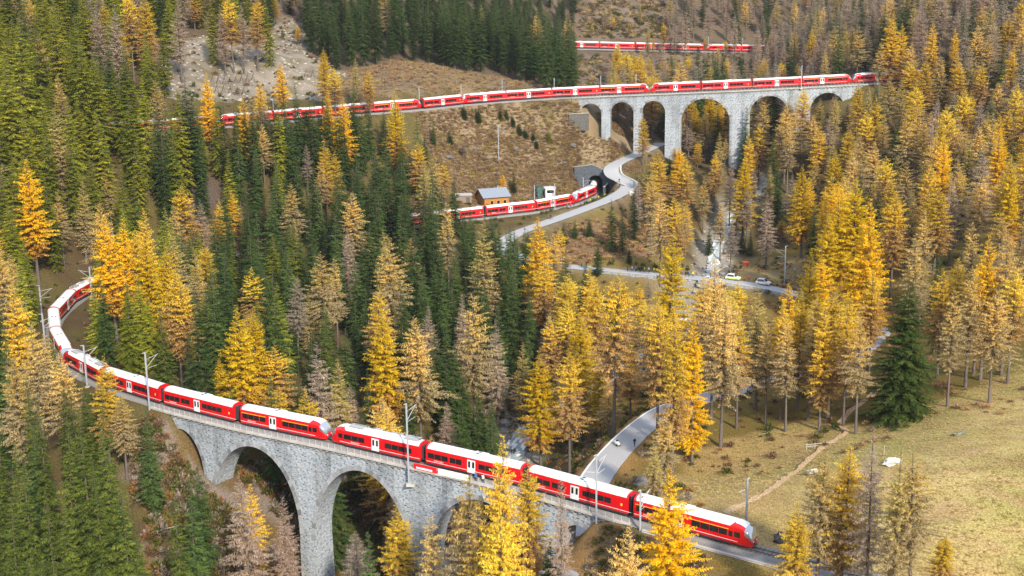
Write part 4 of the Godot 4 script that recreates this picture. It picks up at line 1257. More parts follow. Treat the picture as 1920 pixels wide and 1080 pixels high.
	grove("P", "around the topmost train", "top row", [75, -699.9, 19.2, 0.92, 94.5, -686, 23.3, 1.06, 103.3, -694.5, 19.7, 0.98, 119.5, -685.5, 20.4, 0.89, 135, -691.9, 23.8, 1.09, 150.3, -678.6, 23.3, 1.11, 178.3, -684.8, 23.7, 1.03, 182.4, -669.2, 22.6, 0.95, 169.4, -558.9, 26.8, 1.04])
	grove("P", "around the topmost train", "second row", [103.4, -677.5, 20.5, 1.01, 113.4, -679, 21.1, 1.06, 120.1, -671.2, 19.4, 0.97, 124, -678.9, 16.8, 1.06, 134.9, -671.1, 21.5, 0.97, 158.7, -674, 21, 0.86, 166.9, -662.4, 22.8, 0.9, 177.7, -629.3, 22.1, 0.95, 187.2, -661.3, 17.1, 1.09])
	grove("P", "around the topmost train", "third row", [90.9, -653.8, 20.3, 0.97, 100.5, -650.1, 22.6, 0.95, 108.4, -648, 23.8, 0.9, 139.6, -664.9, 17.3, 0.91, 147.4, -662.8, 16.6, 0.86, 166.8, -637.8, 22.9, 1.02, 146.2, -548, 26.4, 0.9, 153.2, -545.7, 24, 0.94, 156.1, -551.6, 21.1, 0.93])
	grove("P", "around the topmost train", "fourth row", [43.8, -668, 10, 0.8, 53.9, -665, 10, 0.8, 87.5, -665.5, 15.5, 0.97, 93.1, -644.1, 19.7, 1.06, 92.9, -630, 26.4, 0.9, 119.8, -657.7, 17, 1.03, 120.3, -635, 23.8, 0.9, 149.4, -616, 26.4, 0.9, 151.5, -578.2, 22.8, 1.07])
	grove("P", "around the topmost train", "fifth row", [87.8, -633, 18.5, 0.9, 134.6, -633.7, 21.8, 0.86, 128.9, -582, 21.8, 0.91, 142.7, -631.9, 16.1, 1.11, 128.7, -566, 26.4, 0.9, 141.2, -612, 22.6, 1.06, 150.7, -629.6, 16.6, 1.05, 135.3, -558.7, 20.5, 0.91, 144.1, -576, 21.3, 1.05])
	grove("P", "around the topmost train", "sixth row", [75.5, -591, 18.5, 0.8, 114.6, -551, 21.1, 0.8, 124.7, -599, 20.7, 0.94, 126.4, -606, 21.1, 1.11, 120.1, -554, 21.1, 0.8, 131.5, -595.7, 20.4, 1.02, 135.6, -607.5, 18.4, 0.9, 128.7, -551.1, 20.3, 1.07, 140.6, -597.6, 18, 0.91])
	grove("P", "around the topmost train", "lowest row", [63.8, -569, 17, 1.1, 68.5, -575.4, 13.9, 1.11, 75.8, -576, 13.1, 1.1, 82.5, -605.8, 7.7, 1.06, 104.2, -587.4, 10.5, 0.97, 109.5, -549.8, 16.8, 0.87])
	grove("S", "around the topmost train", "", [108.5, -670.6, 23.9, 0.94])
	grove("T", "around the topmost train", "top row", [90.3, -670.9, 18.8, 1.11, 129.3, -684.5, 17.1, 1.1, 130.1, -678, 21, 0.96, 130.2, -656.9, 22.9, 0.86, 138.9, -679.2, 22.9, 1.1, 146.9, -654.9, 23.4, 1.02, 155.7, -655, 19.5, 1.1, 152.6, -637.7, 22.2, 0.86, 179.7, -658.5, 19.5, 1.08])
	grove("T", "around the topmost train", "second row", [45.4, -649, 9, 0.9, 66.2, -655, 9, 0.9, 59.5, -578.4, 14.7, 1.09, 73.9, -673, 11, 0.8, 73.1, -627, 17.2, 0.9, 100.4, -575, 17.2, 0.8, 135.3, -617.3, 17.4, 0.96, 159.1, -638.9, 16.5, 1.04, 159, -607.8, 23.4, 0.95])
	grove("T", "around the topmost train", "lowest row", [65.4, -545, 17.2, 0.9, 73.1, -565.2, 15.3, 1.01, 74.3, -552, 17.2, 0.9, 77.8, -558.6, 18.4, 0.97, 84.6, -565.9, 17.3, 0.88, 100.2, -548, 19.1, 0.97, 104, -565.8, 13.1, 0.94, 117.2, -545.7, 15.1, 1.07])
	grove("G", "before the far viaduct's right end", "", [75.2, -480, 20.6, 0.9, 82.1, -411, 31.7, 0.9, 98, -436.3, 19.9, 0.95, 108.9, -393.4, 27.6, 0.98, 139.8, -411, 26.9, 1.07])
	grove("O", "before the far viaduct's right end", "top row", [84.2, -475.3, 22.7, 0.95, 104.4, -449, 21.2, 0.87, 108.6, -438, 23.8, 0.9, 126.7, -430, 23.8, 0.9, 127.8, -413.6, 29.5, 1.01, 143, -418.7, 28.4, 1.05, 155.9, -406.5, 28.3, 1.02, 162.4, -418.5, 22, 0.94, 171.3, -401.8, 25.9, 0.9])
	grove("O", "before the far viaduct's right end", "lowest row", [70.7, -442.7, 13, 0.89, 75, -430.4, 23.1, 0.87, 88.5, -436, 26.4, 0.8, 93.3, -440, 26.4, 0.9, 94.2, -404, 8, 1.3, 109.9, -417.8, 24.9, 1.01, 117.3, -409, 26.4, 0.9, 124, -409, 29, 1, 157.6, -390.4, 22.5, 0.99])
	grove("P", "before the far viaduct's right end", "top row", [120.7, -441.5, 9.7, 1.07, 125.4, -437.8, 9.9, 0.98, 143.1, -398.5, 30.7, 0.88, 159.8, -426.3, 20, 1.06, 161.3, -404.6, 23.9, 0.85, 167, -411.1, 20.7, 0.99, 175.2, -410.2, 21.9, 0.86])
	grove("P", "before the far viaduct's right end", "lowest row", [79.5, -423, 23.8, 0.9, 82.9, -408, 22.4, 0.9, 89.1, -428, 16.4, 0.96, 96.7, -401, 23.8, 1, 114.1, -421.3, 22.8, 1.02, 140.9, -393.7, 24.5, 1.01])
	grove("S", "before the far viaduct's right end", "", [69.4, -406, 11, 0.9, 81.4, -463, 22.2, 1.01, 80.9, -406, 11, 0.9, 88.7, -445, 29.7, 1.1, 83.3, -403, 10, 0.9, 95.3, -426, 23.8, 0.9, 93.9, -410.5, 25.4, 0.86, 132.5, -403, 26.4, 0.9, 170.6, -407, 18.5, 0.9])
	grove("T", "before the far viaduct's right end", "top row", [91, -455.7, 28.5, 1.12, 96.8, -451.1, 29.2, 1.03, 101, -467.5, 20.3, 1.07, 117.6, -428, 25.1, 0.9, 130.1, -429, 22.4, 0.9, 137, -427.7, 26.2, 1.03, 142.2, -431, 22.4, 0.9, 171.9, -418, 21.5, 1.03])
	grove("T", "before the far viaduct's right end", "second row", [88.3, -463.8, 19.8, 1, 100.4, -429.2, 29.2, 0.98, 105, -442.9, 26.6, 1.04, 104.5, -434.2, 24.1, 1.03, 114.7, -437.6, 16.3, 1.08, 120, -435.3, 13.7, 1.12, 132.6, -392, 31.7, 0.95, 138.6, -402, 28, 1.03])
	grove("T", "before the far viaduct's right end", "third row", [77.5, -466.8, 21.6, 0.91, 78.3, -439, 21.1, 0.9, 100.4, -424, 26.4, 0.9, 110.4, -427.6, 21, 1.05, 112.9, -413, 23.8, 0.9, 120, -414.6, 23.5, 0.95, 129.1, -406, 26.4, 0.9, 149.8, -395.7, 24, 1.01])
	grove("T", "before the far viaduct's right end", "lowest row", [69.3, -419, 21.1, 0.8, 72.6, -402, 21.1, 0.9, 81.9, -447.5, 11.4, 0.9, 79.7, -411, 23.8, 0.9, 92.5, -417.8, 19.9, 0.85, 104.6, -401, 23.8, 1, 117.6, -400.7, 24.3, 1.02, 116.4, -391.6, 29.5, 0.89])
	grove("G", "below the left hillside", "", [-123.7, -301, 33, 1.05, -93.4, -269, 30.4, 1, -89.7, -268, 30.4, 0.9, -83.8, -265, 29, 1])
	grove("O", "below the left hillside", "", [-130.3, -289.7, 23.7, 0.85, -120.3, -269.6, 19.9, 0.94, -88, -269, 29, 0.9, -88.2, -279, 30.4, 0.9])
	grove("S", "below the left hillside", "", [-108.3, -337, 26.4, 0.9])
	grove("T", "below the left hillside", "", [-116.2, -256.7, 26.4, 1.07, -114.6, -264.7, 20.8, 1.07, -121.6, -314, 21.1, 0.8, -118.5, -322, 23.8, 0.9, -108.2, -307, 26.4, 0.9, -114.9, -335, 19.8, 0.8, -99.8, -319.2, 19.6, 0.87, -95.6, -328.8, 25.9, 1.09, -77.8, -266.1, 29.1, 0.87])
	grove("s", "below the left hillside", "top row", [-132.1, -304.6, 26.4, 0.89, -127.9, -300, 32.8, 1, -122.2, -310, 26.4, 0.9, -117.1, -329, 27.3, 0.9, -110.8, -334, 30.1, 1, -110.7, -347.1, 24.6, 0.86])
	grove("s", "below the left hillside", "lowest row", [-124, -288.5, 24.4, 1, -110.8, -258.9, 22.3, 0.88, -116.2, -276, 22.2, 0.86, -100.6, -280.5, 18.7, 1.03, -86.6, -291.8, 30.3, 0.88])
	grove("G", "beneath the front viaduct", "", [-53.9, -225, 29, 1.1])
	grove("O", "beneath the front viaduct", "top row", [-46.6, -223.5, 17.8, 1.01, -38.6, -214.2, 27.7, 1.09, -24.8, -217.5, 29.5, 1.1, -12, -219.9, 19.8, 1.1, -1.8, -158, 38.8, 0.78])
	grove("O", "beneath the front viaduct", "lowest row", [-46.2, -192, 19.2, 0.93, -20, -185, 23.8, 1, -2.2, -152, 33.7, 0.85, -1.9, -191.2, 22.4, 1.01, 1.6, -161, 22.8, 0.85])
	grove("P", "beneath the front viaduct", "", [-44.4, -183, 29, 0.9, -39, -185, 26.4, 0.9, -39, -224.4, 30.7, 1.06, -27.6, -186.6, 20.2, 1.08, -26.1, -181, 22.7, 1.05, -22.7, -204.6, 19.8, 0.93, -10.3, -191.8, 23.7, 0.97, -5.3, -213.2, 19.2, 0.89])
	grove("S", "beneath the front viaduct", "top row", [-60.6, -220.1, 27.6, 1.06, -54.2, -216.1, 17.5, 1.02, -46.9, -217.1, 23.3, 0.97, -42.4, -219.9, 26.6, 0.85, -4.4, -201.5, 30.3, 0.95, -3.5, -207.6, 27.5, 1.09])
	grove("S", "beneath the front viaduct", "lowest row", [-52.4, -177.7, 27.2, 1, -53.7, -188.6, 21.6, 0.88, -34.2, -206.2, 25.8, 1.07, -20.1, -212.5, 19.9, 0.87, -18.8, -201.2, 25, 0.91])
	grove("T", "beneath the front viaduct", "", [-44.1, -175, 17.9, 0.93, -38.8, -177.7, 17.8, 1, -26.1, -223.6, 27, 1.06, -13.3, -170, 30.2, 0.9, -16.4, -223.6, 20.4, 0.89, -8, -164, 37.3, 0.75, -5.5, -160, 33.5, 0.9, -4.2, -171.6, 18.1, 1.08])
	grove("m", "beneath the front viaduct", "", [-31.7, -213, 6, 0.78])
	grove("O", "beside the left curve", "", [-99.1, -227, 31.7, 0.95, -76.4, -210, 22.4, 0.9])
	grove("S", "beside the left curve", "", [-99.8, -218.9, 28.3, 0.96, -96, -212, 30.6, 0.92, -105.3, -234.4, 27.1, 1.06, -86.8, -244.9, 20.6, 0.97])
	grove("T", "beside the left curve", "", [-109.4, -249.8, 28.2, 0.93, -91.3, -217, 26.4, 0.85, -92.2, -224.3, 20.2, 0.87, -83.8, -211.6, 23.6, 0.94, -72.1, -206.4, 16.5, 1.02])
	grove("m", "beside the left curve", "", [-81.9, -206, 21.1, 0.9, -78.9, -209, 21.1, 0.9])
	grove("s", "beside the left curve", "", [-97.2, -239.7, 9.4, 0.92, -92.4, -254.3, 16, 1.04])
	grove("G", "between lower road and stream", "", [5.8, -246, 26.4, 1.05, 9.5, -256.5, 14.9, 0.86, 14.4, -248, 30.4, 0.95, 18.7, -243.6, 16.8, 1.05])
	grove("O", "between lower road and stream", "top row", [12.9, -288.3, 28.1, 0.91, 14.8, -298.1, 23.5, 1.02, 20, -295.5, 27.6, 0.94, 19.9, -277, 31.7, 0.9, 19.9, -225, 34.3, 0.95, 33.7, -291.6, 19.3, 1.05, 35, -275.1, 24.3, 1.02, 27.9, -218, 29, 0.9])
	grove("O", "between lower road and stream", "lowest row", [8.9, -277, 23.8, 0.9, 12.9, -278, 26.4, 0.9, 10.7, -217.1, 26, 0.9, 16.9, -267.5, 24.5, 0.9, 26.3, -253.2, 18.2, 1.08, 29, -204, 29.1, 0.75, 37.2, -258.3, 22.8, 1.02])
	grove("P", "between lower road and stream", "", [9, -284.1, 21, 0.88])
	grove("T", "between lower road and stream", "", [12.5, -242.8, 19.1, 0.98, 14.3, -262.4, 19.7, 1.07, 20, -236.8, 12.4, 0.9, 28.2, -276, 26.7, 0.9, 32.7, -268.4, 24.1, 0.85])
	grove("g", "between lower road and stream", "", [40, -293, 35.6, 0.95])
	grove("G", "between the two road levels", "", [7.6, -316, 31.7, 1.1, 7.5, -310.7, 20.3, 1.08])
	grove("O", "between the two road levels", "", [8.3, -301.3, 24.7, 1.09, 14.1, -339.8, 18.9, 1, 31.1, -321.1, 13.6, 0.85, 35, -317.4, 14.8, 1.02, 40.4, -302.9, 18.1, 1.12, 48.3, -336, 26.4, 0.9])
	grove("P", "between the two road levels", "", [38.6, -325.6, 12.6, 0.98])
	grove("S", "between the two road levels", "", [16.8, -370, 8, 1.1, 20.7, -375, 7, 1.1, 25.4, -376, 7, 1.1, 25.8, -345, 11, 1.1, 31.8, -365, 17.2, 1, 27.6, -306.1, 20.2, 0.94, 34.9, -362, 15.8, 1, 40.3, -379, 19.8, 1])
	grove("T", "between the two road levels", "", [7.5, -351.1, 14.5, 0.92, 12.2, -332.3, 20.7, 1.11, 29.7, -328.1, 11.2, 1.1, 44.4, -368, 26.4, 0.8, 43.5, -337, 27.7, 0.8, 56.8, -386, 20.2, 0.99])
	grove("O", "beyond the middle track's right end", "top row", [143.2, -448, 29, 1, 147.4, -449, 23.8, 0.9, 160.1, -451, 23.8, 0.9, 167.9, -450, 23.8, 0.8, 190, -456, 24.5, 1.08, 181.5, -430, 26.4, 0.9, 196.3, -459.9, 29.8, 1.02])
	grove("O", "beyond the middle track's right end", "lowest row", [147.6, -439, 22.4, 1, 149.3, -438, 22.4, 1, 153.5, -439, 23.8, 1, 164.7, -437, 23.8, 1, 164.6, -434, 23.8, 0.9, 170.4, -430, 23.8, 0.9])
	grove("P", "beyond the middle track's right end", "top row", [145.2, -480, 27.7, 0.9, 162, -472.4, 24.9, 0.91, 159.9, -461.7, 29.9, 0.98, 171.1, -474.7, 30.6, 0.95, 176.8, -472.7, 20.9, 0.9, 192.2, -468, 28, 0.86, 191.5, -462.4, 28.4, 1.1, 199.7, -474.7, 19.9, 0.94])
	grove("P", "beyond the middle track's right end", "second row", [120.4, -469.1, 16.7, 0.94, 123.6, -476.8, 26, 0.96, 126.5, -471.3, 20.5, 0.98, 140, -468.9, 20.3, 1.03, 167.9, -441.4, 30.6, 0.96, 181.3, -450.5, 25.7, 0.96, 186.6, -446.4, 21, 1.08, 183.4, -423.4, 28.4, 0.94])
	grove("P", "beyond the middle track's right end", "lowest row", [102.9, -478.8, 21.8, 0.91, 103.5, -460.6, 24, 0.93, 108, -475.6, 20.4, 0.93, 116.5, -461.4, 17.6, 0.86, 176.9, -423.7, 20, 0.96, 181.7, -412.9, 27.9, 1.05])
	grove("S", "beyond the middle track's right end", "", [101.7, -454.4, 30.2, 1.05, 125.8, -455.2, 24.3, 0.94, 138.4, -462.4, 20.9, 1.07, 146.6, -469.4, 27.6, 1.08, 156.8, -477.1, 27.5, 0.99, 164.6, -449, 21.1, 0.9, 174.7, -460.9, 28.7, 1.09, 175.6, -454.3, 30.4, 1.07, 181.8, -438.6, 25.7, 0.9])
	grove("T", "beyond the middle track's right end", "top row", [126.5, -462.2, 23.8, 0.96, 133.5, -475, 23.8, 0.9, 133.6, -457, 22.5, 0.97, 148.6, -474.9, 27.6, 0.93, 175, -448, 26.4, 0.9, 186.4, -472.7, 23.7, 1.04, 183.6, -456.5, 30.9, 0.94, 193.2, -451, 26.4, 0.9])
	grove("T", "beyond the middle track's right end", "lowest row", [120.2, -454, 19.4, 0.8, 138.9, -446, 21.1, 0.9, 149.6, -446, 22.4, 0.9, 158.5, -440, 22.4, 0.9, 159.3, -439, 23.8, 1, 168.7, -435, 23.8, 1, 173.9, -441.2, 16.4, 1.03, 178, -445, 23.8, 0.9])
	grove("G", "by the road under the far viaduct", "", [61, -424.2, 22.1, 1.03])
	grove("O", "by the road under the far viaduct", "top row", [30.2, -466.3, 9.5, 0.97, 43.1, -469.8, 18.8, 1.09, 51.5, -470.9, 30.2, 0.87, 50.1, -443, 19.8, 0.9, 53.8, -476.1, 23.5, 0.85, 56.7, -468.2, 24.8, 1.03])
	grove("O", "by the road under the far viaduct", "lowest row", [48.7, -399.4, 22.1, 1.1, 52.1, -408.2, 26.8, 1.03, 62.5, -446, 8, 0.9, 62.8, -432.3, 15, 0.93, 61.1, -411.1, 29.3, 1.07, 60.3, -400.8, 19.2, 0.97])
	grove("P", "by the road under the far viaduct", "", [42.9, -392, 18.5, 0.7, 71, -467.6, 18.3, 1.05])
	grove("S", "by the road under the far viaduct", "", [14.9, -467.7, 29.9, 1.02, 19.9, -472.2, 29.7, 1.11, 25.2, -469.7, 26.8, 0.93, 33.4, -449, 6, 1.2, 63.3, -476.4, 26.4, 1.08, 59.4, -438, 9, 1])
	grove("T", "by the road under the far viaduct", "", [39.4, -465.9, 21.6, 0.9, 42.3, -479.1, 17.6, 0.98, 49.3, -464.3, 20.8, 0.96, 47.6, -411.9, 18.7, 0.91, 66.3, -462.1, 19.2, 0.9])
	grove("O", "in front of the leading cab", "", [33, -133.9, 17.1, 1.1, 36.4, -141, 18, 0.9, 42.9, -144, 22, 1, 51.9, -133, 8, 0.9])
	grove("P", "in front of the leading cab", "", [6.4, -153, 29.8, 0.45, 44.8, -139, 24, 0.85])
	grove("S", "in front of the leading cab", "", [4.6, -194.5, 16.2, 0.97, 4.8, -156, 11.2, 1.1])
	grove("T", "in front of the leading cab", "", [14.5, -142, 27.8, 0.85, 21.9, -174.7, 11.5, 1.06, 25, -185.3, 15, 1.03, 39.7, -144, 22, 1, 46.5, -134, 22, 0.9, 48.6, -134, 20, 1])
	grove("g", "in front of the leading cab", "", [20.6, -148, 25.3, 1.1])
	grove("S", "in the lower left corner", "", [-80.7, -188.1, 23, 0.96, -62.4, -175.7, 22.2, 0.95, -65.1, -198.4, 20.5, 1])
	grove("T", "in the lower left corner", "", [-88.6, -202, 29, 0.95])
	grove("m", "in the lower left corner", "top row", [-87.9, -188.8, 21.7, 0.88, -77.9, -173, 29, 0.78, -83.7, -195.3, 28.8, 0.93, -76.9, -182, 31.7, 0.78, -70.7, -174, 31.7, 0.78, -77.6, -200, 24, 1.02, -66.4, -172, 37, 0.78, -69.9, -189, 29, 0.8, -65.4, -180, 29, 0.78])
	grove("m", "in the lower left corner", "lowest row", [-82.1, -176.2, 26.2, 0.94, -74.6, -162, 26.4, 0.78, -75, -170, 29, 0.78, -70.3, -166, 26.4, 0.78, -68.4, -168, 23.8, 0.78, -63.9, -169, 31.7, 0.78, -59.7, -168, 31.7, 0.78, -57.8, -168, 26.4, 0.78, -53, -171.8, 30.2, 0.97])
	grove("S", "in the tall wood above the middle train", "top row", [-54, -487.6, 29.8, 0.97, -48.1, -511.2, 29.8, 1.05, -45.5, -517.6, 28.8, 1.07, -36.4, -517.9, 27.9, 0.92, -33.5, -503.2, 25.8, 0.9, -22.1, -489.9, 29.3, 1.05, -11.4, -494, 30, 1.1, -8.5, -528.8, 28.8, 1.1])
	grove("S", "in the tall wood above the middle train", "lowest row", [-58.2, -481.6, 25.1, 1.09, -49.5, -503.1, 19.2, 0.91, -39.9, -502.4, 21.6, 0.99, -26.9, -493.2, 24.5, 1.06, -16.6, -490.1, 26.8, 0.92, -5.2, -508.8, 23.1, 1.05, -1, -502.3, 28.4, 0.91, 7.2, -485.6, 30, 1.01])
	grove("T", "in the tall wood above the middle train", "", [-51.9, -516.8, 30, 0.91, 12.3, -539.5, 23, 0.86, 27.4, -559.4, 25.3, 0.92])
	grove("G", "in the wood behind the front viaduct", "", [-27.5, -241, 31.7, 1.05])
	grove("O", "in the wood behind the front viaduct", "", [-29.9, -252, 29, 0.9])
	grove("P", "in the wood behind the front viaduct", "", [-45.2, -322, 21.2, 0.95, -30.5, -258.5, 22.1, 1.06, -19.5, -262.7, 20.7, 1.06, -11.7, -270.1, 23.3, 0.87, -3.8, -265, 26.4, 0.9])
	grove("S", "in the wood behind the front viaduct", "top row", [-54.1, -309, 30.4, 1, -52.9, -333.3, 20.7, 0.93, -49.5, -326.6, 28.1, 0.96, -47.6, -312, 29, 0.9, -40.9, -337, 29, 1, -32.2, -335.1, 24.1, 0.9, -24.6, -326.5, 28.6, 0.88, -21, -316.2, 27.3, 0.91, -11.7, -336.3, 21.8, 0.87])
	grove("S", "in the wood behind the front viaduct", "second row", [-39.9, -301.6, 27.4, 0.99, -40.4, -328.7, 19.2, 1.06, -34.3, -303.9, 25, 0.87, -26.2, -286, 29, 0.9, -26.2, -308, 29.2, 1.02, -13, -323, 25, 0.92, -5, -332.4, 22, 0.9, -1.1, -304, 31.7, 0.8, 1.5, -318.6, 27.1, 1.08])
	grove("S", "in the wood behind the front viaduct", "third row", [-50.4, -284.8, 22.1, 1.02, -39.5, -294, 23.8, 1, -21.6, -280, 23.8, 0.9, -22.2, -297.8, 21.7, 1.02, -20, -303.5, 19.5, 1.01, -17.4, -290.3, 23.2, 0.89, -14.9, -296, 26.4, 0.9, -9.1, -281.2, 30.8, 1, 0.3, -286.7, 29.1, 1.08])
	grove("S", "in the wood behind the front viaduct", "fourth row", [-42.4, -261.5, 19.4, 0.86, -37.5, -272.8, 15.8, 0.86, -34.5, -262.6, 18.7, 0.92, -36.3, -282.8, 18.8, 0.88, -24.5, -254.9, 30.1, 0.94, -14.2, -276, 22.6, 1.1, -6.5, -290.5, 19.6, 1.06, -3.4, -271.8, 25.5, 1.07, 4.2, -282, 27, 0.87])
	grove("S", "in the wood behind the front viaduct", "lowest row", [-36.6, -248.7, 20.2, 0.88, -17.7, -252, 23.3, 0.96, -15.3, -258.1, 20.1, 0.94, -14.7, -246, 21.1, 1, -13, -249, 23.8, 1, -10.8, -249, 19.8, 0.9, -7.9, -248, 19.8, 0.9, -5, -246, 18.5, 0.9, 3.6, -272.8, 21.5, 0.88])
	grove("T", "in the wood behind the front viaduct", "top row", [-45, -272, 27.7, 1.1, -45.5, -332, 26.4, 1, -34.4, -310.2, 26.1, 0.89, -29.6, -279, 31.7, 1.1, -17.9, -327, 27.7, 0.9, -7.5, -306, 31.7, 1.1])
	grove("T", "in the wood behind the front viaduct", "lowest row", [-48.4, -271, 18.5, 0.9, -44.3, -288.3, 24, 0.86, -30.6, -294.2, 20.8, 1.08, -20.2, -243, 31.7, 1.05, -8.9, -254, 34.3, 1.1, 1.7, -267, 21.1, 0.9])
	grove("m", "in the wood behind the front viaduct", "", [-39.6, -242.4, 26.1, 1.05])
	grove("G", "inside the front track's left curve", "", [-75.1, -249, 29, 0.9, -58.9, -228, 15.8, 0.9, -53.1, -231, 26.4, 0.9])
	grove("O", "inside the front track's left curve", "", [-70.1, -239, 26.4, 0.9, -95, -338, 26.4, 1.2, -67.8, -238, 25.1, 0.9, -77.6, -291.5, 23.1, 0.93, -81, -307.2, 19.5, 1.02, -62.2, -275, 21.1, 0.9, -48.5, -232, 21.1, 1.2])
	grove("P", "inside the front track's left curve", "", [-50.5, -266, 22.4, 1, -34.4, -237, 15.8, 1, -14.4, -236.4, 19.9, 1.05])
	grove("S", "inside the front track's left curve", "top row", [-82.3, -287.9, 27, 1.09, -77.4, -303, 29, 0.9, -81.2, -332, 30.4, 0.9, -72.5, -319.4, 29.8, 0.97, -67.4, -297.9, 28.3, 1.08, -62.6, -276, 29, 1, -68.2, -312, 29, 0.9, -66.7, -324, 31.7, 1, -60.9, -306.2, 24.2, 1])
	grove("S", "inside the front track's left curve", "second row", [-80, -282.4, 23.3, 0.87, -65.4, -245.3, 21.4, 0.87, -62.5, -239.2, 28.5, 0.9, -66, -262.4, 26.6, 0.91, -72.2, -291.3, 23.5, 0.98, -61.7, -253.7, 19.9, 0.9, -53.5, -255.4, 27.5, 1.11, -49.2, -238.9, 30.9, 0.9, -52.4, -272, 29, 1])
	grove("S", "inside the front track's left curve", "lowest row", [-65.2, -228.9, 18.5, 0.94, -50.3, -260, 13, 1.1, -41.1, -229.5, 28.3, 0.92, -31.1, -225.7, 20.5, 1.11, -29.8, -232, 23.8, 0.8, -21.6, -232.2, 25.5, 0.86, -10.8, -231.2, 23.4, 1.08])
	grove("T", "inside the front track's left curve", "", [-75.2, -275, 25.1, 0.9, -62.3, -268.8, 12.7, 0.95, -52.3, -233, 23.8, 0.9, -58.7, -264.2, 13.6, 0.86, -63.6, -339, 25.1, 1, -35.2, -229, 26.3, 1.02])
	grove("m", "inside the front track's left curve", "", [-70.8, -230.1, 21.1, 1.06])
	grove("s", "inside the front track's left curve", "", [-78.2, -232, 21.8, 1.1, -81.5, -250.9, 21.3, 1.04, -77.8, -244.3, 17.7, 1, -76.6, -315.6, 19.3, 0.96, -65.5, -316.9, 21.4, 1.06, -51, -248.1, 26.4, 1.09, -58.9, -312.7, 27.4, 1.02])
	grove("G", "just behind the far viaduct", "", [81.8, -482.6, 26.7, 0.87])
	grove("O", "just behind the far viaduct", "top row", [49.1, -538, 17.2, 0.9, 49.8, -504.4, 23.4, 1.11, 55.4, -501.9, 26.7, 1.04, 131.5, -517, 22.4, 0.9, 174.4, -520, 26.3, 0.9])
	grove("O", "just behind the far viaduct", "lowest row", [57.5, -480.1, 23.6, 1.04, 61.9, -506, 20.2, 1.02, 73, -487.8, 25.9, 1.08, 87.1, -480.4, 24.4, 1.03, 121.1, -528, 15.8, 0.8])
	grove("P", "just behind the far viaduct", "top row", [162.8, -522.2, 29.8, 1.08, 162.2, -513.1, 29.2, 0.95, 192.8, -516.9, 21.5, 0.86, 191.1, -507.6, 30, 0.92, 191.2, -501.5, 19.4, 0.96, 193.2, -492, 25.2, 1.11, 196.6, -498.3, 31, 1.05, 216.2, -515.4, 26.1, 1.07, 208.1, -489.7, 28.8, 1.02])
	grove("P", "just behind the far viaduct", "second row", [149.5, -536.5, 26.9, 1.06, 152.7, -518.6, 27.3, 1.02, 153.8, -506.3, 25.2, 0.9, 157.8, -502.6, 23.8, 0.88, 163.5, -500.4, 21.6, 1.11, 167.4, -485, 24.5, 1.08, 181.3, -480.6, 24.8, 1.05, 184.6, -487.4, 22.3, 1.03, 194.5, -480.9, 25.4, 1.03])
	grove("P", "just behind the far viaduct", "third row", [60.7, -527.2, 24, 0.88, 123.1, -538, 21.4, 1, 126.2, -510.7, 21.1, 1.04, 136.5, -538.9, 27.7, 1.12, 133.7, -501.2, 21.5, 0.95, 141.3, -513.7, 24.6, 0.99, 141.1, -504.7, 23.7, 0.99, 144.4, -499, 26.4, 0.9, 152.2, -488.8, 25.7, 1.02])
	grove("P", "just behind the far viaduct", "fourth row", [44.1, -517.1, 17.1, 1.05, 47.2, -490.4, 19.3, 1.11, 69.3, -532.2, 21.9, 1.09, 78, -527.1, 24.1, 1.03, 79.7, -512.2, 30.1, 1.11, 84.5, -526.4, 28.1, 1, 101.1, -537, 23.6, 0.87, 110.6, -506.7, 20.8, 0.96, 110.9, -494.1, 24, 0.93])
	grove("P", "just behind the far viaduct", "lowest row", [61.9, -490.1, 20.4, 1.08, 68.4, -523.8, 19.5, 0.95, 87.4, -500.1, 24.5, 0.9, 94.2, -501.4, 27.5, 1.09, 93.4, -486.2, 29.3, 1.1])
	grove("S", "just behind the far viaduct", "", [65, -485.3, 29.7, 1.09, 77.9, -493.4, 28.8, 0.87, 81.7, -503.2, 30.9, 0.95, 114.1, -481.4, 24.8, 1])
	grove("T", "just behind the far viaduct", "top row", [138.6, -533.3, 27.9, 1.01, 147.9, -515.3, 19.4, 0.98, 160.7, -507, 22, 1.09, 161.4, -480.6, 24.2, 0.88, 171.6, -491.7, 27, 0.97, 180.1, -498.6, 23.1, 1.12, 183.6, -508.2, 29.4, 1.05])
	grove("T", "just behind the far viaduct", "second row", [43.7, -502.8, 18.3, 0.91, 49.7, -496.7, 23.5, 1.11, 87.6, -521.1, 29.8, 0.87, 116.1, -540, 15.8, 0.8, 128.7, -539, 23.8, 0.9, 133.7, -524.9, 25.6, 0.97, 141.7, -492.8, 17.6, 1.03])
	grove("T", "just behind the far viaduct", "lowest row", [43.9, -485.3, 16.4, 1, 58.6, -511.6, 21.1, 0.92, 56.2, -486.7, 19.2, 1.01, 64.6, -512.5, 19.1, 1.11, 71.7, -501.5, 29.7, 1.08, 110.1, -525.4, 21.7, 0.91, 121.1, -498, 15.8, 0.8])
	grove("G", "on the slope round the chalet", "", [-38.8, -404, 30.4, 0.9, -2.8, -420, 10, 0.9])
	grove("O", "on the slope round the chalet", "", [-30.6, -396, 23.8, 1, -22.4, -397, 18.5, 0.9])
	grove("P", "on the slope round the chalet", "", [-91.3, -343, 19.8, 0.9, -17, -429, 6, 1.2])
	grove("S", "on the slope round the chalet", "top row", [-41.8, -394, 26.4, 0.9, -36.3, -398.1, 23.9, 1.02, -31.1, -402.8, 26.3, 0.97, -27.3, -424, 10, 1, -21.4, -430, 7, 1.1, -16.8, -441, 6, 1.2, -11.5, -444, 7, 1.1])
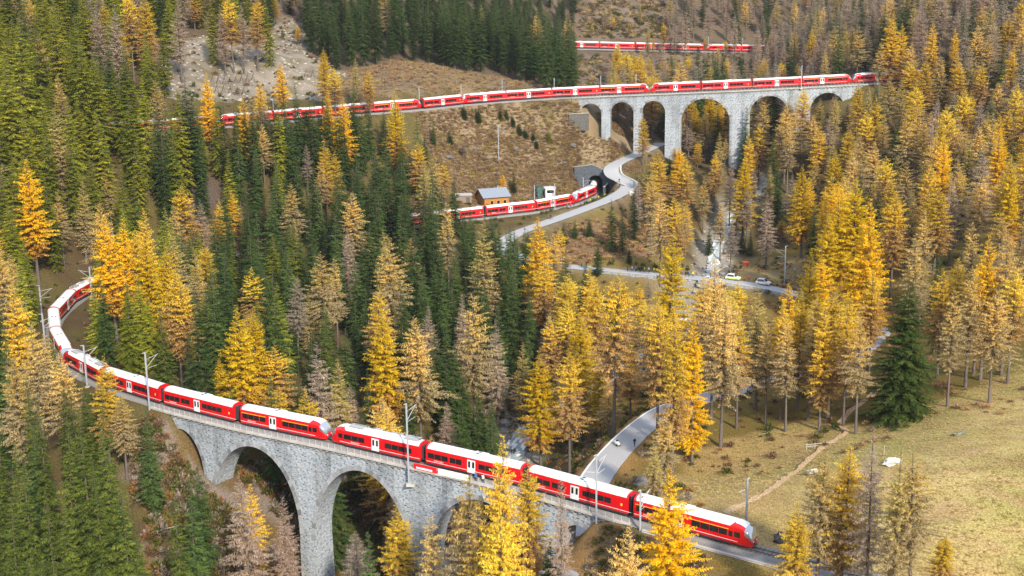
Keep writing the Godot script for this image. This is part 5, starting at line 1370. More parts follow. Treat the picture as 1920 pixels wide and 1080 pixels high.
	grove("S", "on the slope round the chalet", "second row", [-68.7, -343, 29, 0.9, -49.3, -343, 29, 1, -41.1, -362, 31.7, 1, -39.1, -367.8, 26.9, 1.11, -33.8, -355.3, 29.4, 0.96, -23.8, -349.3, 30.5, 0.89, 1.2, -425, 8, 1.1])
	grove("S", "on the slope round the chalet", "lowest row", [-56.5, -342.1, 24.3, 0.91, -39, -342.7, 24.2, 0.99, -30.7, -342, 26.4, 0.9, -18, -376.1, 19.6, 1.1, 4.2, -342.6, 17.9, 1.05])
	grove("T", "on the slope round the chalet", "", [-26.1, -359.3, 27.9, 1.12, -24.5, -382.8, 25.7, 0.89])
	grove("O", "on the steep left hillside", "", [-147.5, -441.4, 20, 0.98, -132.9, -423, 31.7, 0.9, -127.9, -423, 31.7, 0.9])
	grove("P", "on the steep left hillside", "", [-152, -438.2, 23.9, 0.92, -138.5, -407, 31.7, 1, -154.5, -457.6, 20.3, 0.98, -132, -404, 31.7, 1, -144.6, -461.5, 20.1, 1.04, -145.4, -473.6, 30.3, 0.89, -129.2, -435.8, 16.7, 1.07])
	grove("S", "on the steep left hillside", "", [-166.8, -412.6, 30, 0.99, -134.6, -393.1, 26.4, 1.07, -106.5, -357, 32.8, 0.9, -135.2, -471.3, 27.5, 0.93, -103.2, -349, 34.2, 0.8, -103.5, -358, 35.5, 0.8])
	grove("T", "on the steep left hillside", "", [-169, -424.6, 26.4, 1.08, -153, -391.3, 23.4, 1, -147.5, -391.3, 21.8, 0.87, -125.4, -329, 31.7, 1.15, -136.1, -360.9, 23.6, 0.87, -110.1, -374.2, 25.4, 0.87])
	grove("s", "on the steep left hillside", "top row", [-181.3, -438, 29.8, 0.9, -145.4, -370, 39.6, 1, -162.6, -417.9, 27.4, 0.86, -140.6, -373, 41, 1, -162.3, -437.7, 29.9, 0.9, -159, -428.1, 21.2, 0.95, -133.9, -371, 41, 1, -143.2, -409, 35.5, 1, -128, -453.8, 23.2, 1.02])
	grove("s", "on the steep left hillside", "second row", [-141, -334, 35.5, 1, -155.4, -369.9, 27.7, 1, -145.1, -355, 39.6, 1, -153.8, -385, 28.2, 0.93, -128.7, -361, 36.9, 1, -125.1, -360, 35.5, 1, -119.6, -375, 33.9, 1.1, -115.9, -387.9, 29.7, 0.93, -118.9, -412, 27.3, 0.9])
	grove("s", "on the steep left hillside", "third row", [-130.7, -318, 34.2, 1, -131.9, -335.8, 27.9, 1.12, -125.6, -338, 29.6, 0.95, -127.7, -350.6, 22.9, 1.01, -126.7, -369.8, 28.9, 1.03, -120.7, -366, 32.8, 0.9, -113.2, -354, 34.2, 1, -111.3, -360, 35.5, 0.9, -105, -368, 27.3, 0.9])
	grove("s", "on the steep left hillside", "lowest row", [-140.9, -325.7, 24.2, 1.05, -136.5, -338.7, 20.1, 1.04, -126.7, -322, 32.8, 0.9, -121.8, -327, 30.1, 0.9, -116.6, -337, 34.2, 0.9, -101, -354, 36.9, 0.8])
	grove("G", "under the grey scree", "", [-96.6, -380, 27.7, 0.85, -85.6, -380, 26.4, 0.85, -78.5, -411, 19.8, 0.9, -65.3, -423, 21.9, 0.9, -61.1, -397, 27.7, 0.8, -55.5, -396, 29, 0.9])
	grove("O", "under the grey scree", "", [-87, -348, 18.5, 0.8, -103.7, -451, 29, 0.9, -85.9, -359, 18.2, 0.9, -96.2, -458, 29, 0.9, -82.7, -396, 18.5, 0.9, -60.1, -382, 26.4, 0.8, -60.5, -412, 19.8, 1, -57.1, -384, 22.4, 0.8, -48.9, -418, 19.8, 0.9])
	grove("P", "under the grey scree", "", [-118.2, -431, 29, 0.9, -106.1, -448, 26.4, 0.9, -100.3, -453, 26.4, 0.8, -80.6, -391, 17.6, 1.03, -66.5, -384, 19.8, 0.8])
	grove("S", "under the grey scree", "top row", [-100.4, -369, 34.3, 1.1, -74.6, -393, 26.4, 0.9, -69, -393, 29, 0.9, -67.9, -474.8, 19.8, 0.9, -63.4, -479.2, 26.8, 1.02, -53.7, -400, 26.4, 0.9, -53.7, -408, 23.8, 0.9, -48.2, -406, 22.4, 0.9])
	grove("S", "under the grey scree", "second row", [-82.4, -379, 27.7, 0.9, -78.3, -384, 26.4, 0.9, -76.5, -385, 26.4, 0.9, -70.6, -391, 25.1, 0.9, -66.9, -393, 26.4, 0.9, -58, -398, 25.1, 0.9, -52.1, -401, 25.1, 0.9, -50, -400, 26.4, 0.9])
	grove("S", "under the grey scree", "third row", [-97.1, -367, 29, 0.8, -89.4, -372, 27.7, 0.9, -87, -376, 25.1, 0.9, -84.9, -379, 25.1, 0.9, -80.6, -383, 25.1, 0.9, -72.9, -387, 26.4, 0.9, -64, -391, 27.7, 0.9, -60.8, -395, 26.4, 0.9])
	grove("S", "under the grey scree", "fourth row", [-94.6, -358, 29, 0.8, -85.3, -368, 29, 0.8, -79.9, -364, 29, 0.8, -79.8, -370.1, 20.1, 1.06, -70, -379, 29, 0.9, -65.4, -388, 29, 0.9, -55.5, -393, 27.7, 0.9, -46.7, -354.7, 29.3, 1.08])
	grove("S", "under the grey scree", "lowest row", [-69.6, -362, 22.5, 0.9, -66.9, -369.9, 23.5, 1.01, -62.5, -362, 21.4, 1.01, -58.3, -348.8, 24.5, 1.09, -46.9, -348.6, 24.6, 0.95])
	grove("T", "under the grey scree", "", [-84.4, -387.4, 19.1, 1.02, -79.7, -380, 21.1, 0.8, -61.9, -380, 21.1, 0.9, -54.7, -426, 19.8, 0.9])
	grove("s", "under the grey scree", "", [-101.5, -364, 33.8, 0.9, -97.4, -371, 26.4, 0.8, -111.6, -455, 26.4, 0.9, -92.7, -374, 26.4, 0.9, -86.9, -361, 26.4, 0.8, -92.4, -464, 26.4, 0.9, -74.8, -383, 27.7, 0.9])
	wood("G", [150.7, -361.6, 22.5, 171.7, -384.2, 22.1])
	wood("O", [57, -624, 10, 107.5, -560, 8, -170.7, -432.3, 19.4, 59.2, -495.9, 20, -132.8, -410.9, 21.5, 174.8, -586.3, 16.8, 48.1, -511.7, 12.1, 30.6, -129.2, 21.9, 7.6, -147.3, 19.7, 54.8, -424.3, 11.9, -162.6, -470.7, 22.4, 55.6, -567.7, 13.9, -120.1, -506.8, 19.5, -117.4, -512.1, 20.7, 111.3, -402.3, 22.7, 211, -526.2, 26.8, 251.2, -591.7, 21.9, 53, -527.9, 19, 201.4, -453.7, 29.5, 61.9, -518.6, 13.9, 228.7, -566, 19.9, 104.2, -378.7, 19.2, -157.5, -525.4, 20.7, -124.8, -552.4, 27.3, 56.8, -545.1, 10.1, -194.3, -451.5, 24.1, 140.4, -304.6, 26.6, 257.3, -598.8, 22.5])
	wood("P", [108.5, -485.7, 20, 110.5, -515.2, 15.8, 115.9, -506.8, 13.4, 136.6, -564, 17.7, 96.2, -561.4, 18.4, 70.2, -586.2, 11.1, 174, -512.2, 26.7, 196.6, -654.7, 22.9, 82.7, -545.7, 12.4, 99.5, -602.5, 9, 164.6, -613, 17.9, 74, -515.7, 25.7, 166.8, -645.8, 19, 62.7, -593.5, 11.7, 177.7, -466.6, 19.9, -123.5, -519.8, 28.7, 104.6, -553.3, 15.4, 149.7, -697, 18.6, 200, -515.6, 22.9, 97.3, -697.3, 21.1, -10.6, -157.4, 26.9, 143.1, -606.1, 17.7, 165.8, -545.2, 22, -104.1, -383.9, 17.1, 185.7, -674.7, 22.1, 238.3, -635.5, 20.9, 89, -557.5, 17.9, 220.2, -630.9, 16.9, -131.1, -524, 21.7, 182.1, -515.5, 21.7, 200.8, -554.4, 21.2, 186.9, -551.6, 21.1, 234.6, -622.9, 17, -157.2, -517, 19.1, 209.4, -553.5, 19.2, 220.2, -658.6, 21, -148.8, -526.7, 23.3, 204.2, -530.7, 23.1, 130.6, -572.4, 18.7, 230.5, -647, 23.9, 191.2, -593.9, 20.2, 176.8, -602.6, 17.2, -148.8, -499.7, 28.2, 65.6, -539.2, 9.5, 220.4, -621.1, 20.5, 207.9, -538.6, 28.6, 72.9, -544.2, 10.6, 206.9, -628.8, 18.7, 183.5, -541, 29, -122.4, -557.3, 30.4, 185.7, -612.9, 19.2, 217.8, -581.2, 17.1, 186.8, -529.7, 19.7, 216.3, -499.3, 25.9, -109.5, -540.8, 21.8, 230.5, -534.2, 29.4, 199, -572.5, 20.6, 191.3, -532.8, 24.8, 146.9, -568, 22.7, 216.7, -561.1, 16.8, -151.1, -532.3, 22.9, -152.2, -511.9, 29.6, 171.5, -545.6, 23.5, 244.2, -602.2, 16.2, 231, -610.4, 22.7, -148.1, -507.3, 20, 250.6, -614.7, 21.3, 146.2, -586.2, 16.5, 226.8, -519, 29, 229.7, -541.4, 25.7, 196.5, -551.4, 19.5, -99.1, -573, 20.7, 181.2, -622.8, 17.7, 246.5, -578.4, 23.4, 202.6, -620.5, 23.7, -118.8, -566.9, 19, 237, -578.6, 18.4, -116.7, -538.9, 27.9, 52.4, -482.1, 24.6, 186.8, -649.7, 19.9, 211.9, -669.2, 20.6, 220.4, -572.4, 19.2, 183.9, -597.2, 22.9, 153.1, -605.6, 16.9, 240.2, -595.5, 20.8, 187.4, -523.1, 26.7, 202.5, -561, 22.4, 180.2, -565.8, 20.7, 117, -513.7, 12.8, 220.2, -508.8, 28.7, 229.9, -557.8, 27.4, 178.1, -403, 29.6, -163.4, -506.1, 29.5, 162.6, -578.5, 17.9, 196.6, -646.5, 21.9, -103.5, -487.4, 12.3, -171.6, -500.3, 28.5, 115.1, -699.8, 19.3, -168.3, -480.6, 23.3, 203.5, -650.6, 19.6])
	wood("P", [216.6, -526.6, 26.6, -138.4, -533.1, 28.3, 45.4, -530.5, 15.4, 243.8, -610.9, 23.1, 217.4, -639.3, 23.3, 220.1, -547.5, 22, 198, -534.1, 26.9, 186.5, -579.9, 21.3, 219.9, -607.7, 20.7, 158.3, -538.4, 25.7, -127, -537.9, 20.5, 195, -526.3, 28.6, 126.6, -556.7, 13.2, 154.1, -644.2, 17.6, 208.4, -614.1, 23.2, -153, -488.5, 25.8, 204.2, -547, 23.8, 217.2, -592.8, 22.1, 142, -686.7, 22.9, 180.7, -678.8, 21.1, 98.8, -494.1, 21.1, 188.9, -606.6, 23.2, 244.9, -587.4, 23.1, 142.1, -556.5, 22.7, 158.6, -570.7, 17, 97.6, -519.2, 24.2, -146.5, -484.7, 24.3, 193.1, -442.3, 21.8, 177.1, -554.4, 30.5, 192.6, -546.7, 30.3, 184.3, -556.7, 24.4, 178.3, -532.9, 22.4, 227.1, -633.3, 19.9, -113.8, -545.7, 26.1, -115.8, -533.3, 23, 171, -678.3, 16.5, 233.2, -570.1, 17.3, 208.1, -658.7, 18.2, 209.7, -560.8, 16])
	wood("S", [-23.6, -173.1, 25.2, -21.8, -364.5, 19.2, -43.7, -408.8, 18.4, 4, -449, 6, -32.3, -364.1, 24.2, -1, -450, 5, 1.4, -450, 5, 36.1, -354, 5, -104.7, -529.6, 28.2, -29.2, -321.2, 23.6, -132.7, -398.3, 22.6, -61.6, -285.6, 19.8, -42.6, -536.2, 30.9, -83.6, -507.1, 29.4, -99.6, -372, 27.7, -3.4, -449, 5, 6.2, -449, 5, -25.8, -268.6, 21.4, -3.8, -345.5, 17.9, -44.2, -251.3, 17.8, -88.6, -322.5, 22.7, -23.4, -342.7, 24.5, 87.4, -490.1, 29.7, 9, -449, 4, 10.2, -447, 4, -50, -295.7, 24.1, -69.5, -271.3, 22.5, -77.8, -345.1, 22, -105.8, -520.3, 26, -11.1, -342.4, 21.9, 158.2, -369.7, 19.4, 5.8, -498.1, 25.5, 96.6, -478.8, 29.5, 161.9, -395.9, 27.7, 14.8, -322.1, 21, -7, -253, 10, 151, -466.5, 27.6, 132.9, -422.9, 23.6, 140.6, -658.6, 22.4, -5.6, -337.6, 23.2, -19.7, -526.9, 30.6, -101, -370, 26.4, 56.2, -436, 8, 13.1, -521.5, 26.9, 150.1, -432.1, 17.5, -45.3, -304.8, 17.1, 63.2, -441, 9, -134.8, -450.2, 25.7, 93.1, -511.5, 29.2, 102.1, -523.2, 29.8, -74, -283.6, 21, 126.8, -671, 20.2, -11, -286.5, 24, 0.7, -531.3, 29.5, 10.2, -529.7, 28, 168.3, -393.8, 21.7, 74.4, -536.7, 24.1, 35.2, -661.9, 18.8, 13, -496.6, 21.1, 110.9, -456.3, 12.8, -76.4, -506.3, 27.3, -23, -331.7, 24.1, -53.5, -358.5, 23.1, -3.6, -517.1, 27.1, 29.4, -652.9, 21.3, -75.2, -376.7, 17.6, -14, -507, 27.3, -53.4, -494.1, 26.4, 13.5, -313.2, 19.4, -59.6, -504.8, 27.3, -45.5, -384.5, 26.1, 20.4, -325.3, 15.7, -69.7, -519.7, 24.1, -73.1, -513.7, 19.5, 4.3, -511.7, 21.8, -59.9, -327.3, 18.5, 156.3, -415.3, 24.7, -29.2, -515.1, 29.2, 24.9, -495.2, 24.9, -126.3, -393.1, 24.1, 2.7, -210.4, 10.4, -71.9, -259.5, 18.5, 20.6, -317.3, 19.3, -27.9, -508.2, 28.4, 148.7, -508.5, 29.5, 132.9, -480.5, 28.8, -65.1, -508.6, 24.6, -33.6, -511.6, 26.8, -158.2, -441.5, 25.6, 88.7, -515.6, 26.1, -15.3, -315.4, 20.9, 10.7, -505.1, 20.5, -8.2, -361.2, 14.2, -0.3, -351, 15.2, 4.3, -518.1, 25.8, -63.7, -405.5, 16.5, 143.2, -485.5, 22.6, 97.4, -543, 25.3, -63.4, -331.9, 18.9, -30, -413.2, 12])
	wood("S", [145.8, -673.9, 19.5, 92.2, -524.7, 27.7, 25.1, -544.2, 24.8, 21.6, -522.2, 30.1, 187.2, -437.8, 19.1, 123.6, -392.8, 21.7, -14.7, -360.3, 12.9, -65, -497.6, 25.5, 127.8, -544.6, 20.5, -32.8, -533.8, 30.6, 17.3, -525.3, 28.4, 91, -545.5, 25.6, -78.6, -321.5, 20.5, 135, -437.4, 15.7, 98.3, -658.2, 23.2, -27.3, -546.4, 27.5, -76.1, -527.5, 27, -94.8, -389.7, 9.4, 3.1, -526, 23.7, 141.5, -519.5, 26.4, -1.1, -310.4, 28.2, 23.7, -677.2, 21.1, -88.6, -533.6, 27, 150.9, -459.7, 23.7, -28.8, -374.7, 20.1, 139.2, -346.4, 25.1, 52.1, -419, 20, 5.6, -548, 27.2, -24.6, -500.6, 24.3, 37.3, -676.7, 19.1, -19.6, -321.2, 15.4, 170.8, -501.6, 21.3, 90.6, -533.2, 29.5, 17.3, -544.6, 30.4, 33.8, -614.1, 16.4, -50.9, -389.1, 22.4, 139.8, -543, 28.6, -74.7, -327.2, 26.6, -121.4, -350.4, 19.2, 123.8, -571.6, 18.6, -46.5, -364.6, 23.4, 28.2, -551, 28.7, -67.8, -252.9, 19.3, 136.7, -626.1, 22.1, -67.3, -305.9, 19.9, -6, -593.2, 23.6, 87.4, -550.8, 24.6, 110.3, -534.5, 16.6, -14.9, -514.1, 26.8, -101.3, -561.6, 21.2, -108.3, -556.7, 26.4, 132.7, -492.9, 24.8, -103.6, -222.5, 29.8, 72.5, -450.1, 10.8, -3.4, -536, 29.4, -6.1, -316, 19.9, -10.6, -536.9, 25.5, 21.3, -599.9, 20.4, 100.1, -504.6, 23.6, -18.6, -344.8, 21.7, 15.8, -612.2, 22.6, 2.7, -555.2, 26.2, 119.2, -588.1, 8.9, 123.9, -645.2, 17.8, -75.1, -540.9, 26.1, 18.3, -639.7, 21.5, 13.4, -623.5, 21.2, -63.4, -292.8, 19.1, -19, -509.6, 19.7, 5.3, -366.8, 8.2, 64.6, -496.8, 21, 4.3, -605.2, 23.8, 132.9, -314.1, 20.5, 159.8, -555.5, 24.5, -90.9, -544.1, 23.3, -62.2, -514.3, 26.2, 9.7, -592.9, 23.1, 27.2, -515.6, 24.6, -5.7, -558.5, 21.3, -17.6, -557.9, 22, 96.2, -589.6, 11.1, 136.2, -584.9, 19.4, 147.2, -622.5, 19, -61.3, -159.9, 21.8, -23.4, -521.8, 29.7, 144.7, -637.7, 21.5, -48.2, -371.8, 26.2, -40.4, -350.5, 21.3, 31.3, -589.2, 22.9, 137.4, -417.4, 19.1, -67.6, -544.7, 23.9, -14.6, -371, 9.8, -67.9, -525.1, 30.3, 162.5, -492.1, 24.2, 26.6, -647.3, 18.8, 124.5, -516.8, 16.3, -80.2, -218.5, 9.5, 51.1, -429.6, 7.4, 160.7, -532.3, 20.4, -2.6, -601.9, 22])
	wood("S", [-54.4, -280, 20.6, 207.9, -505.5, 24.6, -15.1, -598.1, 18, 94, -470.6, 27.6, 7.8, -580.5, 21.9, 115.4, -471.2, 7.9, -42.4, -548.8, 26.5, 21.6, -622.9, 20.9, 132.1, -486.6, 22.1, 145.5, -594.1, 14.7, 17.9, -674.1, 20.6, -34.4, -318.9, 20.4, 123.3, -341.7, 21.1, -37, -378.1, 19.1, -66, -572.3, 22, 15.6, -573.3, 20.8, 155.8, -621, 22.9, -21.6, -544.8, 28.3, 89.1, -585.3, 10.6, 172.4, -530.5, 26.7, 117.3, -596.2, 8.5, -113, -509.1, 22.1, -7.5, -323.1, 20.5, 30.6, -670.2, 18.3, 139.8, -550.8, 28.9, -55.5, -525.6, 25.9, -90, -551.2, 30.7, -69.5, -335.7, 20.7, 9.2, -649.6, 17.5, 1.1, -359.1, 9.3, -55.6, -289.6, 24.3, 11.4, -636.4, 16.7, 21.9, -559.5, 21.7, 18.8, -631.7, 17.6, 28.3, -663.2, 16.8, 128, -615.3, 20.4, -48.1, -581.5, 17.2, -1, -610.9, 19.8, -73.4, -297.1, 20.5, -142, -436.7, 21.3, 163.9, -619.2, 23.4, 3.7, -536.2, 24.2, 24.1, -612.5, 19.8, -8.4, -580.5, 17.3, 23.8, -590.4, 23.7, 2, -328.5, 20.7, -43.8, -575.7, 20.3, 95.8, -553.9, 19.2, -64.8, -490.1, 24.7, 17.6, -662.2, 17, 159, -664.8, 16.7, -32.2, -347.5, 19.7, -71.8, -533.8, 22.1, -88.7, -329, 20.5, 164.3, -595.3, 23, 144.9, -528.7, 24.1, -7.4, -614.9, 16.6, 98.5, -669.1, 18.2, -62.5, -526.1, 28.7, 94.1, -538, 20.5, -47.3, -159.6, 28.4, 25.2, -486.8, 20.1, -24.1, -555.2, 25.7, 107.7, -596, 9.1, 198.5, -508, 29, -79.9, -515.9, 19.2, -9.8, -551.6, 25.7, -84.2, -539.5, 27.5, 13.4, -585, 19.4, 0.7, -637.4, 20.8, -48.5, -588.2, 19.3, 37.2, -684.1, 20.5, 119.1, -614.7, 6.3, 4.5, -292, 19.2, -56, -322.5, 19.4, 12.3, -665, 17.9, 150, -495.2, 23, 116.9, -519.8, 19.1, 28.1, -530.1, 21.6, -16.7, -499, 23.9, 6.2, -574.1, 23.9, -42.5, -558.5, 21.1, 137.2, -376.3, 25.3, 10.1, -657.6, 19.8, -12.5, -586.9, 19.7, 30.6, -566.9, 17, 10.2, -511.7, 19.5, -33.6, -193.4, 8.1, 200.5, -487.5, 19.5, 172.9, -653.2, 18.1, -20, -655, 20.7, -58.3, -519.5, 21.6, 10.3, -567, 20.1, 4.7, -618.2, 22.7, 3.7, -631.9, 22.9, -40.8, -593.9, 22.3, 20.1, -532.9, 20, -19.5, -578.4, 21.2, 7.6, -670.8, 17.3, -0.9, -575.1, 21])
	wood("S", [-39.4, -635, 23.9, -50.1, -539.6, 29.1, -31.1, -567.9, 22.9, -24, -533.2, 21.2, -13.3, -618, 18.5, 227.4, -602.6, 20.1, 167.1, -572.9, 23.2, 204, -578.1, 23, 215.2, -551.5, 29.1, 243.3, -624.9, 17.5, -13.9, -182.4, 10.9, 85.4, -613.8, 6, -64.5, -539.9, 19.4, 141.8, -362.2, 20.1, 219.1, -647.5, 21.3, 166, -536.6, 20.5, -33.6, -609.8, 17.6, 123.6, -698.6, 18, -37.4, -525.1, 20, -31.2, -167.8, 22, -111.3, -242.3, 21.4, -39.8, -627.9, 20.3, 189.1, -567.3, 23.8, -31.3, -590.1, 17, 189.8, -539.7, 24, -54.3, -562.9, 21.2, -28.6, -598.2, 18.1, 10.7, -557.6, 22.1, -5.7, -353.5, 13.8, 21.6, -509.4, 22.2, -22.7, -595.1, 16.7, 131.7, -510.6, 10.6, 30.9, -601.4, 20.1, -71.5, -551.2, 28, 27.6, -504.8, 16, -70.2, -578.6, 19, -55.8, -545.9, 26.1, -28.2, -634.1, 21.8, -93.4, -562.4, 20.7, -18.5, -571.5, 19.7, 82.5, -539.8, 15.8, 179.8, -590.2, 17.7, -24.6, -603.7, 17, -91, -589.1, 23.2, -81.5, -530.2, 19.5, -58.5, -591.1, 19.2, 169, -603.4, 23.5, -81.2, -546.5, 30.8, 155.3, -531.6, 25.7, 30.1, -537.3, 9.4, -46.7, -525.9, 27.2, -85.8, -556.4, 19.4, -51, -555.3, 22.3, 38.4, -690.5, 16.9, 126.6, -492.8, 16.3, 152, -597.3, 22, -87.5, -306.7, 22.3, -42.8, -373.7, 27.2, -60.9, -580.8, 16.6, -35.5, -372.3, 21.2, -74.6, -152.3, 22.6, -63.7, -594.2, 18.4, -60, -555.9, 28.7, -29.9, -541.4, 22.3, -76.5, -558.1, 27.4, -25.8, -619.9, 16.5, -66.3, -553.7, 29.2, 204.7, -607.5, 16.6, 86.5, -577.2, 12.5, -130.1, -544.6, 22.3, -54.1, -583.1, 18, -67.8, -587.9, 22.2, 152, -524.3, 20.1, -81.8, -573.1, 16.2, -23.1, -613.5, 18.5, 173.6, -540.4, 19.7, 211.1, -598.8, 19.2, -67.8, -564, 23.2, 200.3, -494.3, 19.4, -40.3, -620.1, 22.9, -22.7, -564.1, 18, -14.8, -606.7, 19.9, -59.3, -574.7, 18.6, -47.5, -601.5, 22.8, -10.7, -570.3, 17.8, -40.6, -415.5, 8.6, -194, -457, 21.3, -16.4, -636.5, 22.4, 24, -578.7, 19.9, 223, -555.5, 25.1, 150.5, -562.1, 19.5, -23.6, -647.2, 16.4, -44, -609.8, 18.7, 31.5, -629, 17.5, -1.7, -659, 20.6, -4.5, -544.9, 21, 179.2, -580.7, 19, -131.8, -518.9, 27, 89.9, -596.3, 7.6, 152, -691.3, 19.7])
	wood("S", [-6.8, -650.7, 19.4, 21.2, -551, 19, -97.7, -587, 22, -7.5, -629.8, 19.7, 236.1, -600.9, 17.7, 17.3, -537.5, 19.6, 209.6, -532.5, 22.1, -13.8, -527.6, 20.5, -52.3, -575.4, 20.5, -0.4, -561.9, 20.7, 216.6, -531.9, 28.5, -3.5, -621, 22.4, -13.8, -646.4, 20.6, -28.7, -524.5, 21.2, -142.8, -523.7, 19.5, 91.9, -601.9, 7.2, 230.1, -550.2, 19.9, -32.1, -582.3, 18.2, -23.8, -625.5, 18.9, -53.6, -598.2, 23.5, -68.2, -600.9, 18.4, -83.2, -593.8, 16.8, -33.4, -550.6, 19.1, 84.1, -654.3, 7.3, -34.4, -623.1, 23, 125.3, -482, 23.2, 144.2, -536.3, 13.2, -57.7, -531.6, 21.5, 198.1, -668.1, 20.1, 205.7, -571.2, 18.8, -73.9, -570.1, 18.4, 114.4, -583.4, 8.1, -89, -577.5, 19.1, 21, -502.2, 26.4, 203.9, -593, 19.6, 221.6, -541.2, 26.6, 18.3, -490.1, 14.6, -9.6, -562.8, 19.2, -21, -587.1, 22.4, -33.7, -185.2, 13.1, 148.9, -685, 20.1, -12.6, -519.9, 21.2, 14.4, -601, 16.4, -140.7, -518.1, 23.9, 4.6, -645.6, 24, -39.6, -602.8, 22.9, -69.5, -406.3, 7.4, 169.9, -515.9, 22.9, -55.6, -605, 19, 239.7, -565.2, 18, 82.2, -533.1, 21.3, -29.5, -643, 18, -7.1, -639.6, 23, -83.6, -343.2, 12.5, 198.9, -639.9, 18.5, 106.2, -612.3, 6.2, -38.7, -585.4, 21.1, -51.7, -302.9, 16.9, 208.9, -517.2, 28.7, 222.2, -597.5, 21.8, 180.5, -608.8, 22.8, -170.8, -466.7, 24.3, -58.7, -550.8, 24.3, 199.7, -612.6, 20.7, -180.6, -474.6, 26.2, -30.2, -558.2, 23.2, -2.7, -666.8, 20.1, 114.7, -575.6, 9.6, 234.4, -591.5, 18.3, 199.8, -660.8, 16.6, -118.8, -525.1, 22.7, 129.7, -335.5, 16.9, -13.3, -627.7, 23.8])
	wood("T", [166.7, -505.7, 21.6, 169.4, -625.9, 16.6, 175, -667.1, 20.3, 104.7, -684.3, 19.5, -183.6, -446.7, 25.4, 78.5, -473.1, 19.2, 148.4, -335.7, 26, 147.7, -403.8, 20.8, 56.7, -533.8, 15.5, 179, -646.9, 23.5, -3.6, -178.4, 13, -11.9, -545.8, 22.6, 148.8, -416, 19.3, 13.4, -552.2, 24.5, -195.1, -486.7, 30.6, 175.2, -506.7, 21.9, 227.3, -579.3, 17.7, 164.4, -567.4, 20.5, 62.8, -604, 8.6, 235.9, -553.4, 20.6, 208.7, -475, 26.3, -113.8, -523.2, 23.7, 194.5, -679.5, 22.6, -187.6, -440.8, 24.8, -45.1, -169.3, 20.6, 212.3, -493.8, 27.8, 220.3, -518.7, 26.7, 163.2, -361.3, 20.7, 192.3, -581.8, 19.4, 213.1, -646, 16.7, -27, -313.4, 23, 212.3, -588.8, 22.5, 193.5, -625.2, 16.5, 192.1, -671.5, 17.5, -31.8, -175.5, 17.5, 55.2, -602, 11.4, 229, -587.2, 16.3, 45.7, -118.9, 18.2, 35.8, -127.7, 16.2, 154.8, -588.4, 16.4, -141.4, -315.5, 24.2, -57.7, -615.8, 17.6, 194.2, -619.1, 23.3, 187, -634.6, 21, 56.7, -517.6, 21.1, -137.2, -309.1, 30.8, 205.5, -639.2, 21.3, 243.5, -573, 20.1, 33.1, -638.4, 16.3, -74.3, -546.3, 20.8, 159.9, -625.8, 20.4, 223.3, -652.7, 21.4, 198, -544.9, 30.9, 169.4, -377.7, 27.8, 214.5, -568.8, 19.9, 200.7, -524.7, 21.2])
	wood("m", [-91, -209.7, 20.4, -96.3, -204.7, 22.9, -68.4, -156.1, 22.2, -7, -296.5, 18.8, -25, -406, 13.8, -66.3, -149.8, 27.3, -14.8, -307.4, 19.9])
